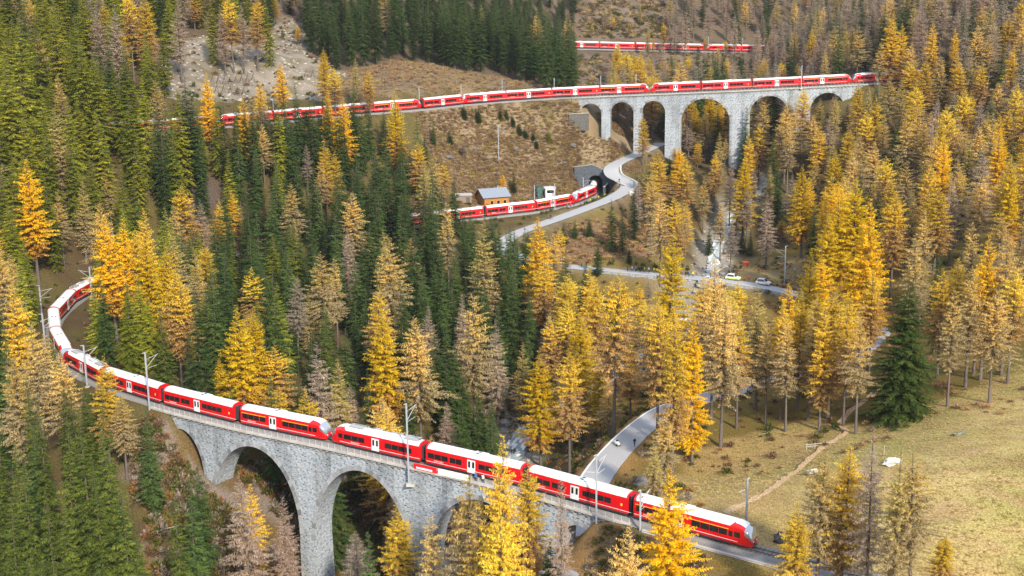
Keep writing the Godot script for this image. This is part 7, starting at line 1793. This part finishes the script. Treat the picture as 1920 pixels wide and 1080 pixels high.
	struct("gravel_bed", strip(track_front, 0, 61.5, [[-2.7, -0.66, BAL], [-1.7, -0.6, BAL], [1.7, -0.6, BAL], [2.7, -0.7, BAL]], 1.5, 0.08, 4).mesh(), gr, "pale gravel bed along the track ahead of the viaduct")
	make_track(track_middle, 0, track_middle.length, "railway track carried by the far viaduct", 0, 0)
	make_track(track_station, 0, track_station.length, "railway track curving from the chalet into the tunnel", 0, 0)
	make_track(track_top, 0, track_top.length, "topmost railway track high on the far slope", 0, 0)
	viaduct("front_viaduct", "tall grey stone viaduct in front, its arches under the foremost train", track_front, 60.5, 163.0, [[66.3, 72.9, 3.3, 3.3], [78.4, 98.8, 3.6, 14.0], [102.5, 123.1, 3.5, 15.0], [126.5, 146.9, 3.4, 15.0], [148.7, 160.2, 3.4, 9.0]], 2.05, -1.0, 0.85)
	viaduct("far_viaduct", "far grey stone viaduct with slim arches crossing above the road", track_middle, 179.5, 295.0, [[182.6, 191.2, 3.0, 4.3], [194.7, 203.9, 3.0, 4.6], [206.9, 216.0, 3.0, 4.55], [221.9, 240.2, 2.9, 9.1], [247.5, 261.6, 2.9, 7.0], [270.0, 283.3, 2.9, 6.6]], 2.05, 1.0, 0.8)
	portal()
	wall_along("retaining_wall", "long grey retaining wall under the spectators on the upper road", "retaining wall", road, road.joint(12.6), road.joint(14.3), 3.5, 0.5, 0.45, 4.2, M.stone)
	wall_along("retaining_wall", "bluish stone retaining wall below the parked white police car", "retaining wall", road, road.joint(15.2), road.joint(17.4), 3.5, 0.5, 0.35, 4.5, M.stone)
	wall_along("retaining_wall", "pale low wall round the road bend right of the tunnel portal", "retaining wall", road, road.joint(2.2), road.joint(4.6), -3.3, 0.5, 0.75, 1.0, M.ringstone)
	wall_along("retaining_wall", "sloping pale wing wall beside the dark tunnel portal", "retaining wall", track_station, portal_s - 9.0, portal_s - 0.6, 4.6, 0.5, 3.2, 1.6, M.dark_stone)
	wall_along("kerb_wall", "concrete edge beside the gravel bed in front of the leading cab", "kerb wall", track_front, 20, 58, -2.9, 0.35, -0.62, 2.2, M.ringstone)

	wall_along("retaining_wall", "grey stone buttress wall on the slope left of the far viaduct", "retaining wall", track_middle, track_middle.joint(9.35), track_middle.joint(9.78), 5.6, 1.6, -6.5, 13.0, M.old_stone)
	# trains
	var tm := TextMesh.new()
	tm.text = "Rhätische Bahn"
	var sf := SystemFont.new()
	sf.font_names = PackedStringArray(["Droid Sans"])
	tm.font = sf
	tm.font_size = 24; tm.pixel_size = 0.011; tm.depth = 0.008; tm.curve_step = 4.0
	letters = tm
	for k in ["first", "middle", "panto"]: cars[k] = make_car(k)
	var G1 := "carriages of the train on the front track"
	var P1 := "red white-roofed carriage on the front track, "
	put_car("first", track_front, 3, 2, P1 + "leading cab ahead of the viaduct's right end", G1)
	put_car("middle", track_front, 4, 3, P1 + "second from the leading cab, over the low arch", G1)
	put_car("middle", track_front, 5, 4, P1 + "third from the leading cab, behind the amber larches", G1)
	put_car("panto", track_front, 5, 6, P1 + "pantograph car over the middle pier, cab facing left", G1)
	put_car("first", track_front, 7, 6, P1 + "striped cab car, nose to nose over the viaduct", G1)
	put_car("middle", track_front, 8, 7, P1 + "over the leftmost arch of the viaduct", G1)
	put_car("middle", track_front, 9, 8, P1 + "just left of the viaduct's left end", G1)
	put_car("panto", track_front, 9, 10, P1 + "pantograph car half hidden by an amber larch", G1)
	put_car("first", track_front, 11, 10, P1 + "cab car at the foot of the left curve", G1)
	put_car("middle", track_front, 12, 11, P1 + "seen end-on at the left of the curve", G1)
	put_car("middle", track_front, 13, 12, P1 + "broadside past the left curve's gravel bank", G1)
	put_car("panto", track_front, 13, 14, P1 + "last one vanishing behind golden larches at upper left", G1)
	var G2 := "carriages of the train on the far viaduct track"
	var P2 := "red white-roofed carriage on the middle track, "
	var c2 := [["middle", 1, 0, "leftmost, behind the dense spruces"], ["first", 1, 2, "second from left behind the spruces"], ["panto", 3, 2, "third from left among spruce tops"], ["middle", 3, 4, "glimpsed behind a golden larch"], ["middle", 4, 5, "roof glimpsed below the avalanche fences"], ["first", 5, 6, "emerging from the trees, roof only"],
		["middle", 6, 7, "at the open slope's left edge"], ["panto", 8, 7, "first with pantograph above the two small spruces"], ["middle", 8, 9, "above the brown open slope"], ["middle", 9, 10, "just reaching the far viaduct's left end"], ["first", 10, 11, "yellow-striped cab car over the first slim arches"], ["panto", 12, 11, "pantograph cab car over the third slim arch"], ["middle", 12, 13, "over the wide arch"], ["middle", 13, 14, "right of the wide arch"], ["first", 14, 15, "cab car over the last arch"], ["panto", 16, 15, "cab car past the viaduct's right end"], ["middle", 16, 17, "rightmost, among the larches"]]
	for e in c2: put_car(e[0], track_middle, e[1], e[2], P2 + e[3], G2)
	var G3 := "carriages of the train at the tunnel"
	var P3 := "red white-roofed carriage by the chalet, "
	var c3 := [["panto", 2, 1, "leftmost, behind tan larches"], ["middle", 2, 3, "second from left, behind a golden larch"], ["middle", 3, 4, "third, in full view before the signal cabin"], ["first", 4, 5, "fourth, curving beside the road"], ["panto", 6, 5, "entering the tunnel mouth"], ["middle", 6, 7, "inside the tunnel mouth"]]
	for e in c3: put_car(e[0], track_station, e[1], e[2], P3 + e[3], G3)
	var G4 := "carriages of the topmost train"
	var P4 := "tiny red carriage of the topmost train, "
	var c4 := [["panto", 1, 0, "left end beside the dark spruces"], ["middle", 1, 2, "second from left"], ["middle", 2, 3, "third from left"], ["first", 3, 4, "cab car in the middle"], ["panto", 5, 4, "behind two small larches"], ["middle", 5, 6, "right end"]]
	for e in c4: put_car(e[0], track_top, e[1], e[2], P4 + e[3], G4)

	# masts: way, place along it, side, foot below the rail, height
	for e in [["track_front", 162.0, -2.9, 2.9, 13.4, "tall grey mast at the front viaduct's left end, arms over the train", true], ["track_front", 101.9, -2.9, 3.4, 14.2, "tallest grey mast rising from the middle of the front viaduct", true], ["track_front", 65.9, -2.9, 3.4, 12.8, "grey mast beside the front viaduct's low arch", true], ["track_front", 58.4, -2.8, 1.4, 7.0, "short grey mast between viaduct end and lemon-yellow larch", false], ["track_front", 44.0, 3.0, 0.8, 9.6, "grey mast behind the leading cab at the meadow edge", false], ["track_front", 183.0, -2.7, 0.8, 8.8, "grey mast below the left curve, next to the pantograph car", false], ["track_front", 212.0, -2.7, 0.8, 9.0, "grey mast in front of the end-on carriage in the left curve", false], ["track_front", 240.0, -3.2, 0.6, 9.0, "grey mast left of the curve's upper end", false], ["track_front", 262.0, 3.0, 0.6, 8.5, "pale mast behind the curve's last carriage", false],
		["track_middle", 0, -2.6, 0.8, 8.0, "pale mast right of the far viaduct's left end", false, 10.02], ["track_middle", 0, -2.6, 0.8, 8.0, "pale mast behind the far viaduct's second arch", false, 10.72], ["track_middle", 0, 2.6, 0.8, 8.6, "pale mast in front of the train above the fifth arch", false, 13.95], ["track_middle", 0, -2.6, 0.8, 8.5, "mast behind the middle train, left on the open slope", false, 6.05], ["track_middle", 0, -2.6, 0.8, 7.5, "mast behind the pantograph car of the middle train", false, 7.1], ["track_middle", 0, -2.6, 0.8, 8.5, "mast at the edge of the tall spruce wood", false, 8.02], ["track_middle", 0, -2.6, 0.8, 8.0, "mast in front of the tall spruce wood", false, 9.08], ["track_middle", 0, -2.6, 0.8, 8.0, "mast above the train below the avalanche fences", false, 3.1],
		["track_station", 0, 2.7, 0.6, 9.5, "mast between station track and road, nearest the chalet", false, 4.35], ["track_station", 0, -2.7, 0.6, 9.0, "mast left of the signal cabin", false, 4.1], ["track_station", 0, -2.6, 0.6, 7.5, "mast close to the tunnel portal", false, 5.8], ["track_top", 0, -2.6, 0.6, 8.0, "mast above the topmost train's cab", false, 4.1], ["track_top", 0, -2.6, 0.6, 8.0, "mast at the topmost train's right end", false, 5.1]]:
		var w: Way = get(e[0])
		var s: float = e[1] if e.size() < 8 else w.joint(e[7])
		var p: Vector3 = w.at(s) + w.side(s) * e[2] + Vector3(0, -e[3], 0)
		mast(p, e[4], -w.side(s) * signf(e[2]), e[5], e[6])
	mast(on(-4.2, -437.0, -0.2), 13.0, Vector3(1, 0, 0), "lone thin mast standing on the brown open slope")
	mast(on(79.0, -333.0, -0.2), 12.0, Vector3(-1, 0, 0), "grey mast standing right of the parked white cars")

	# buildings by the station, things on the slopes
	chalet()
	shed("shed", "small weathered shed with grey roof left of the chalet", on(-16.5, -407.0, -0.2), Vector3(5.5, 2.6, 3.6), Color(0.2, 0.16, 0.13), Color(0.36, 0.35, 0.35), 0.1, false)
	shed("cabinet", "pale green-grey cabinet box below the chalet", on(-10.0, -403.5, -0.2), Vector3(3.0, 2.4, 2.0), Color(0.3, 0.36, 0.36), Color(0.4, 0.43, 0.43), 0.1, false)
	shed("signal_cabin", "white signal cabin with dark upper windows beside the station track", on(14.3, -426.5, -0.2), Vector3(3.6, 3.8, 3.0), Color(0.62, 0.63, 0.64), Color(0.5, 0.52, 0.54), 0.15)
	shed("tank_cabinet", "tall dark green cabinet left of the white signal cabin", on(10.6, -426.0, -0.2), Vector3(1.8, 4.6, 1.8), Color(0.04, 0.1, 0.09), Color(0.05, 0.1, 0.09), 0.15, false)
	shed("toilet_cabin", "orange-red portable cabin by the waterfall above the upper road", on(76.6, -377.0, -0.1), Vector3(1.4, 2.6, 1.4), Color(0.7, 0.12, 0.04), Color(0.62, 0.12, 0.05), 0.2, false)
	avalanche_fence(Vector2(-109.5, -436.5), Vector2(-97, -448), "dark wooden avalanche fence along the foot of the scree")
	avalanche_fence(Vector2(-106, -428), Vector2(-97, -431), "short avalanche fence below the long one")
	avalanche_fence(Vector2(-79, -460), Vector2(-69, -461.5), "avalanche fence at the scree's right end, behind golden larches")
	var stone_no := 0
	var grey_c := [Color(0.5, 0.49, 0.47), Color(0.42, 0.41, 0.4), Color(0.58, 0.57, 0.55)]
	boulder("boulder", rock_mesh(5, [Color(0.78, 0.78, 0.77), Color(0.66, 0.66, 0.66)], 0.8), on(60.0, -176.8, 0.35), Vector3(3.1, 1.7, 1.6), 0.3, "large white boulder on the meadow below the broad spruce", "boulder")
	boulder("rock", rock_mesh(9, [Color(0.12, 0.11, 0.11), Color(0.18, 0.165, 0.17)], 1.0), on(38.6, -160.6, 0.4), Vector3(1.9, 1.9, 1.7), 0.8, "dark rock right beside the leading cab")
	boulder("rock", rock_mesh(12, [Color(0.6, 0.59, 0.57)], 0.8), on(40.6, -158.4, 0.1), Vector3(0.9, 0.8, 0.7), 0.2, "small pale stone right of the dark rock")
	boulder("rock", rock_mesh(14, [Color(0.3, 0.29, 0.2), Color(0.2, 0.2, 0.12)], 0.6), on(73.5, -184.0, 0.05), Vector3(3.0, 1.2, 1.6), 0.2, "low mossy rock right of the broad spruce")
	boulder("rock", rock_mesh(15, [Color(0.22, 0.21, 0.21)], 0.8), on(22.5, -196.5, 0.4), Vector3(3.0, 2.4, 2.2), 0.5, "grey rock at the right edge of the lower road")
	for e in [[-22.0, -424.0, 3.2], [-12.5, -436.0, 2.4], [2.0, -444.0, 3.0], [10.0, -449.0, 2.6], [14.0, -440.0, 2.0], [-2.0, -428.0, 2.2], [24.0, -450.5, 3.4], [20.5, -445.0, 2.0]]:
		stone_no += 1
		boulder("rock", rock_mesh(60 + stone_no, [Color(0.27, 0.26, 0.25), Color(0.2, 0.195, 0.19)]), on(e[0], e[1], 0.1), Vector3(e[2], e[2] * 0.7, e[2] * 0.8), e[0], "grey rock on the open slope, " + ["nearest the golden larches at left", "under the two small spruces", "high up left of the thin mast's top", "highest, near the viaduct track", "above the row of small spruces", "right below the lone thin mast", "beside the stone buttress wall", "between buttress wall and tunnel portal"][stone_no - 1])
	# a trough and a broken fence by the footpath
	var tr := thing("water_trough", "small wooden water trough beside the footpath", "trough", on(49.0, -182.8, 0.1), 0.5)
	for q in [[Vector3(0, 0.35, 0.35), Vector3(1.9, 0.5, 0.1)], [Vector3(0, 0.35, -0.35), Vector3(1.9, 0.5, 0.1)], [Vector3(0.92, 0.35, 0), Vector3(0.1, 0.48, 0.6)], [Vector3(-0.92, 0.35, 0), Vector3(0.1, 0.48, 0.6)], [Vector3(0, 0.14, 0), Vector3(1.8, 0.1, 0.6)]]:
		var m := MB.new(); m.col = Color(0.34, 0.31, 0.27)
		m.box(q[0], q[1])
		part("board", m.mesh(), M.wood, tr)
	var bl := MB.new(); bl.col = Color(0.72, 0.71, 0.68)
	bl.box(Vector3(0.25, 0.63, 0.05), Vector3(1.5, 0.04, 0.4), Basis(Vector3.BACK, 0.03))
	part("lid", bl.mesh(), M.wood, tr)
	var fe := thing("wooden_fence", "grey broken wooden fence where the footpath enters the larches", "fence", on(54.5, -199.5), 0.2)
	for k in 4:
		var m := MB.new(); m.col = Color(0.4, 0.37, 0.33)
		m.tube(Vector3(k * 1.6 - 2.4, -0.2, 0), Vector3(k * 1.6 - 2.4, 1.1, 0.05), 0.07, 0.06, 6)
		part("post", m.mesh(), M.wood, fe)
	for k in 2:
		var m := MB.new(); m.col = Color(0.42, 0.39, 0.35)
		m.tube(Vector3(-2.6, 0.45 + 0.4 * k, 0.08), Vector3(2.6, 0.5 + 0.4 * k, 0.1), 0.05, 0.045, 5)
		part("rail", m.mesh(), M.wood, fe)
	var lg := MB.new(); lg.col = Color(0.5, 0.45, 0.4)
	lg.tube(Vector3(-3.4, 0.3, 0), Vector3(3.4, 1.7, -0.6), 0.17, 0.06, 7); lg.tube(Vector3(-0.8, 0.8, -0.1), Vector3(-1.3, -0.6, 0.8), 0.07, 0.03, 5); lg.tube(Vector3(1.0, 1.2, -0.3), Vector3(1.7, 2.2, 0.3), 0.05, 0.02, 5)
	single("fallen_trunk", lg.mesh(), M.bark, "pale dead trunk lying on the mossy slope beneath the viaduct", "fallen trunk").position = on(-62.6, -193.2, 0.3)
	for q in [[60.4, -182.0, "thin grey fence post standing left of the white boulder"], [53.3, -134.5, "weathered post at the bottom edge of the meadow"], [33.2, -240.6, "orange snow stake at the lower road's outer bend"], [19.0, -206.0, "orange snow stake by the lower road, near the train"]]:
		var pm := MB.new(); pm.col = Color(0.5, 0.3, 0.16) if q[2].begins_with("orange") else Color(0.4, 0.38, 0.37)
		pm.tube(Vector3(0, -0.2, 0), Vector3(0, 1.7, 0), 0.07, 0.05, 6)
		single("wooden_post", pm.mesh(), M.wood, q[2], "post").position = on(q[0], q[1])
	# banners on the viaduct railing
	for q in [[101.2, 96.6, Color(0.72, 0.02, 0.03), "red banner with pale stripe hung on the front viaduct's railing"], [96.3, 90.4, Color(0.78, 0.74, 0.66), "long white banner hung right of the red banner"]]:
		var w := track_front
		var bm := MB.new(); bm.col = q[2]
		for i in 12:
			var sa := lerpf(q[0], q[1], i / 12.0); var sb := lerpf(q[0], q[1], (i + 1) / 12.0)
			var wa_ := -2.42 - 0.05 * sin(i * 1.9); var wb_ := -2.42 - 0.05 * sin((i + 1) * 1.9)
			var a := w.at(sa) + w.side(sa) * wa_; var b := w.at(sb) + w.side(sb) * wb_
			bm.quad(a + Vector3(0, -0.75, 0), b + Vector3(0, -0.75, 0), b + Vector3(0, 0.45, 0), a + Vector3(0, 0.45, 0))
		if q[2].r > q[2].g * 3.0:
			bm.col = Color(0.78, 0.75, 0.73)
			var a := w.at(100.6) + w.side(100.6) * -2.5; var b := w.at(97.4) + w.side(97.4) * -2.5
			bm.quad(a + Vector3(0, -0.42, 0), b + Vector3(0, -0.42, 0), b + Vector3(0, -0.1, 0), a + Vector3(0, -0.1, 0))
		single("banner", bm.mesh(), M.cloth, q[3], "banner")

	# vehicles and people
	vehicle("white police car with lime-yellow flanks parked on the upper road", on(64.6, -335.6, 0.14), -0.55, Color(0.78, 0.79, 0.8), Color(0.5, 0.65, 0.06), 1.75)
	vehicle("silver-white car half hidden by larches, right of the police car", on(72.4, -330.6, 0.14), -0.6, Color(0.68, 0.68, 0.68), Color(0.6, 0.6, 0.6), 1.8)
	vehicle("white car standing high on the grass behind lemon-yellow larches", on(100.5, -371.0, 0.0), 0.3, Color(0.8, 0.8, 0.8), Color(0.7, 0.7, 0.7), 1.8)
	velomobile(on(19.9, -217.2, 0.15), -1.15)
	put_person("walking", 0, 23.3, -216.5, -1.2, "dark-clothed person walking up the lower road beside the velomobile")
	bicycle(on(39.5, -421.5, 0.14), -1.7, "bicycle ridden on the road bend below the tunnel portal")
	put_person("riding", 0, 39.5, -421.5, -1.7, "dark cyclist riding round the bend right of the tunnel portal")
	bicycle(on(13.4, -391.2, 0.14), 2.9, "bicycle ridden on the road beside the station train")
	put_person("riding", 0, 13.4, -391.2, 2.9, "dark cyclist on the road in front of the station train")
	var crowd := "spectators along the roads"
	var where := ["on the bend above the portal's wing wall", "in the road bend, dark and facing the train", "by the station track near the bend", "on the verge between track and road"]
	var list := [[38.4, -436.0, 0, "person in dark coat at the road's far end below the viaduct"], [37.2, -437.2, 1, "person in red on the road beyond the portal's wing wall"], [37.0, -433.5, 2, "person in blue on the road by the portal's wing wall"], [39.6, -425.5, 0, "dark-clothed person walking before the cyclist at the bend"], [33.9, -421.0, 3, "person in yellow vest on the verge below the wing wall"], [31.6, -418.2, 3, "person in yellow vest standing close to the curving train"], [29.0, -413.0, 4, "pale-jacketed person on the verge beside the curving train"], [27.9, -408.5, 3, "lime-vested person at the road edge near the curving train"], [25.6, -404.0, 0, "dark person in the roadside group, rightmost"], [24.2, -403.0, 2, "blue-jacketed person in the roadside group"], [22.0, -405.6, 0, "dark person in the roadside group, nearest the train"], [20.8, -404.4, 1, "red-jacketed person in the roadside group"], [19.6, -403.4, 5, "brown-jacketed person in the roadside group, leftmost"], [4.3, -370.0, 0, "dark person on the hairpin seen through the golden larch"], [6.2, -364.5, 0, "dark person lower on the hairpin behind the golden larch"], [21.5, -354.0, 5, "brown-clad person left of the retaining wall"], [22.9, -353.6, 0, "dark person left of the retaining wall"], [35.0, -347.6, 0, "dark spectator at the wall's left end"], [36.3, -347.2, 4, "pale spectator second at the wall"], [37.3, -346.9, 2, "blue spectator third at the wall"], [38.6, -346.4, 0, "dark spectator fourth at the wall"], [39.9, -346.0, 3, "yellow-vested spectator fifth at the wall"], [41.1, -345.4, 4, "pale spectator sixth at the wall"], [42.6, -345.0, 3, "yellow-vested spectator at the wall's right end"], [51.3, -339.8, 0, "dark person right of the lemon-yellow larch, leftmost of four"], [52.2, -339.4, 2, "blue person right of the lemon-yellow larch"], [53.4, -339.0, 3, "yellow-vested person right of the lemon-yellow larch"], [54.6, -340.4, 5, "brown person right of the lemon-yellow larch"], [58.3, -337.5, 0, "dark person left of the police car"], [60.0, -337.2, 5, "brown person close to the police car's left"], [69.0, -335.0, 1, "red-clad person between the two parked white cars"], [85.1, -346.0, 4, "pale person on the grass above the parked cars"]]
	for i in list.size():
		var e: Array = list[i]
		put_person("walking" if i % 3 == 0 else "standing", e[2], e[0], e[1], -1.6 + 1.9 * sin(i * 2.3), e[3], crowd)
	for e in [[89.4, 2, "person in blue on the front viaduct walkway, beside the white banner"], [88.0, 4, "pale-clothed person on the front viaduct walkway behind larch twigs"]]:
		var p: Vector3 = track_front.at(e[0]) + track_front.side(e[0]) * -1.75
		put_person("standing", e[1], p.x, p.z, 1.0, e[2])
		get_child(get_child_count() - 1).position.y = p.y - 0.8

	# trees
	make_trees()
	plant()
	make_woods()

	# low growth and stones
	var brown := [Color(0.2, 0.12, 0.075), Color(0.26, 0.17, 0.1), Color(0.17, 0.11, 0.08)]
	var straw := [Color(0.45, 0.33, 0.14), Color(0.38, 0.3, 0.1), Color(0.5, 0.36, 0.18)]
	var moss := [Color(0.09, 0.1, 0.025), Color(0.13, 0.125, 0.03), Color(0.06, 0.075, 0.02)]
	var yel := [Color(0.4, 0.3, 0.05), Color(0.3, 0.25, 0.05)]
	scatter("heath_shrubs", "brown leafless heath shrubs on the open slope above the chalet", "shrubs", [bush_mesh(1, brown, 1.0), bush_mesh(2, [Color(0.2, 0.14, 0.12), Color(0.26, 0.18, 0.15)], 0.8), bush_mesh(3, straw, 0.6), bush_mesh(4, yel, 0.9), bush_mesh(31, [Color(0.4, 0.26, 0.16), Color(0.33, 0.21, 0.13)], 0.6), bush_mesh(32, brown, 0.7)], fo, sown(41, 1500, "hill", -40, 60, -466, -395, 0.7, 2.0, 1.0, 0.6) + sown(62, 200, "", 22, 48, -470, -436, 0.7, 2.0, 1.0, 0.4))
	scatter("heath_grass", "dry pinkish grass tussocks covering the open slope below the far viaduct", "grass", [tuft_mesh(11, [Color(0.44, 0.31, 0.19), Color(0.36, 0.25, 0.16)]), tuft_mesh(12, [Color(0.48, 0.35, 0.2), Color(0.4, 0.3, 0.15)]), tuft_mesh(13, [Color(0.3, 0.2, 0.14), Color(0.38, 0.26, 0.17)])], fo, sown(58, 8500, "hill", -40, 66, -466, -395, 1.2, 2.6, 0.9, 0.25) + cover_spots + sown(61, 1400, "", 20, 48, -470, -436, 1.2, 2.6, 0.9, 0.2) + sown(59, 1500, "mid", 10, 58, -408, -355, 1.0, 2.2, 0.9, 0.3) + sown(60, 1500, "slope2", -70, 30, -516, -432, 1.2, 2.6, 0.9, 0.3))
	scatter("scree_shrubs", "small green and brown shrubs dotted over the pale scree", "shrubs", [bush_mesh(5, moss, 1.2), bush_mesh(6, brown, 0.9)], fo, sown(42, 170, "scree", -140, -60, -560, -405, 0.8, 2.6))
	scatter("slope_shrubs", "mossy and russet undergrowth on the slope beneath the front viaduct", "undergrowth", [bush_mesh(7, moss, 1.2), bush_mesh(8, brown, 1.0), bush_mesh(9, moss, 1.5), bush_mesh(10, [Color(0.35, 0.17, 0.05), Color(0.27, 0.14, 0.06)], 1.0), bush_mesh(11, [Color(0.26, 0.21, 0.18), Color(0.33, 0.27, 0.23)], 1.3)], fo, sown(43, 1500, "bl", -75, -30, -230, -170, 0.9, 2.8) + sown(44, 1100, "", -50, 30, -300, -160, 0.7, 2.0) + sown(54, 1500, "", -62, -18, -228, -165, 0.8, 2.2) + sown(55, 500, "knoll", -5, 40, -182, -140, 0.5, 1.6))
	scatter("meadow_tufts", "dry ochre grass tufts covering the meadow", "grass", [tuft_mesh(1, [Color(0.56, 0.43, 0.19), Color(0.5, 0.4, 0.15)]), tuft_mesh(2, [Color(0.48, 0.4, 0.14), Color(0.42, 0.36, 0.12)]), tuft_mesh(3, [Color(0.56, 0.4, 0.19), Color(0.5, 0.36, 0.17)])], fo, sown(45, 9000, "meadow", 22, 105, -218, -134, 0.4, 1.1, 0.55, 0.4))
	scatter("roadside_shrubs", "russet bracken and shrubs on the bank between the two road levels", "shrubs", [bush_mesh(12, [Color(0.36, 0.2, 0.11), Color(0.42, 0.25, 0.14)], 1.0), bush_mesh(13, brown, 0.8), bush_mesh(14, straw, 0.8)], fo, sown(46, 500, "mid", 10, 58, -408, -355, 0.8, 2.2) + sown(47, 260, "spot", 50, 98, -408, -325, 0.5, 1.4) + sown(48, 420, "slope2", -70, 30, -516, -432, 0.7, 2.0) + sown(63, 520, "", 42, 96, -336, -286, 0.7, 2.0, 1.0, 0.5) + sown(49, 500, "", 20, 110, -330, -190, 0.5, 1.6))
	scatter("far_slope_shrubs", "brown scrub and seedlings on the open slope around the topmost track", "shrubs", [bush_mesh(33, brown, 1.0), bush_mesh(34, [Color(0.3, 0.22, 0.16), Color(0.24, 0.18, 0.14)], 0.9), bush_mesh(35, straw, 0.7), bush_mesh(36, moss, 1.5)], fo, sown(56, 700, "top", 35, 95, -706, -650, 1.0, 3.4) + sown(57, 700, "topl", 30, 130, -642, -510, 0.9, 3.0))
	scatter("forest_undergrowth", "low shrubs and seedlings on the forest floor", "undergrowth", [bush_mesh(15, moss, 1.0), bush_mesh(16, brown, 0.9), bush_mesh(17, [Color(0.05, 0.08, 0.025), Color(0.08, 0.1, 0.03)], 1.6)], fo, sown(50, 1800, "", -150, 60, -420, -200, 0.7, 2.2) + sown(51, 700, "", 40, 200, -520, -300, 0.7, 2.0))
	var rocks := [rock_mesh(21, grey_c), rock_mesh(22, grey_c, 0.6), rock_mesh(23, [Color(0.62, 0.6, 0.57), Color(0.5, 0.48, 0.46)])]
	var stones := []
	var rr := RandomNumberGenerator.new(); rr.seed = 8
	for i in 900:
		var s := rr.randf() * river.length
		var p := river.at(s) + river.side(s) * rr.randf_range(-7.5, 7.5)
		var k := rr.randf_range(0.4, 1.0) if rr.randf() < 0.85 else rr.randf_range(1.2, 2.6)
		stones.push_back(Transform3D(Basis(Vector3.UP, rr.randf() * TAU).scaled(Vector3(k, k * 0.8, k)), on(p.x, p.z, 0.05 * k)))
	scatter("river_stones", "pale boulders and cobbles strewn along the stream bed", "stones", rocks, rk, stones)
	var scree_st := []
	for t in sown(52, 700, "scree", -140, -60, -560, -405, 0.3, 1.2): scree_st.push_back(t)
	scatter("scree_stones", "loose grey stones on the scree slope", "stones", rocks, rk, scree_st)
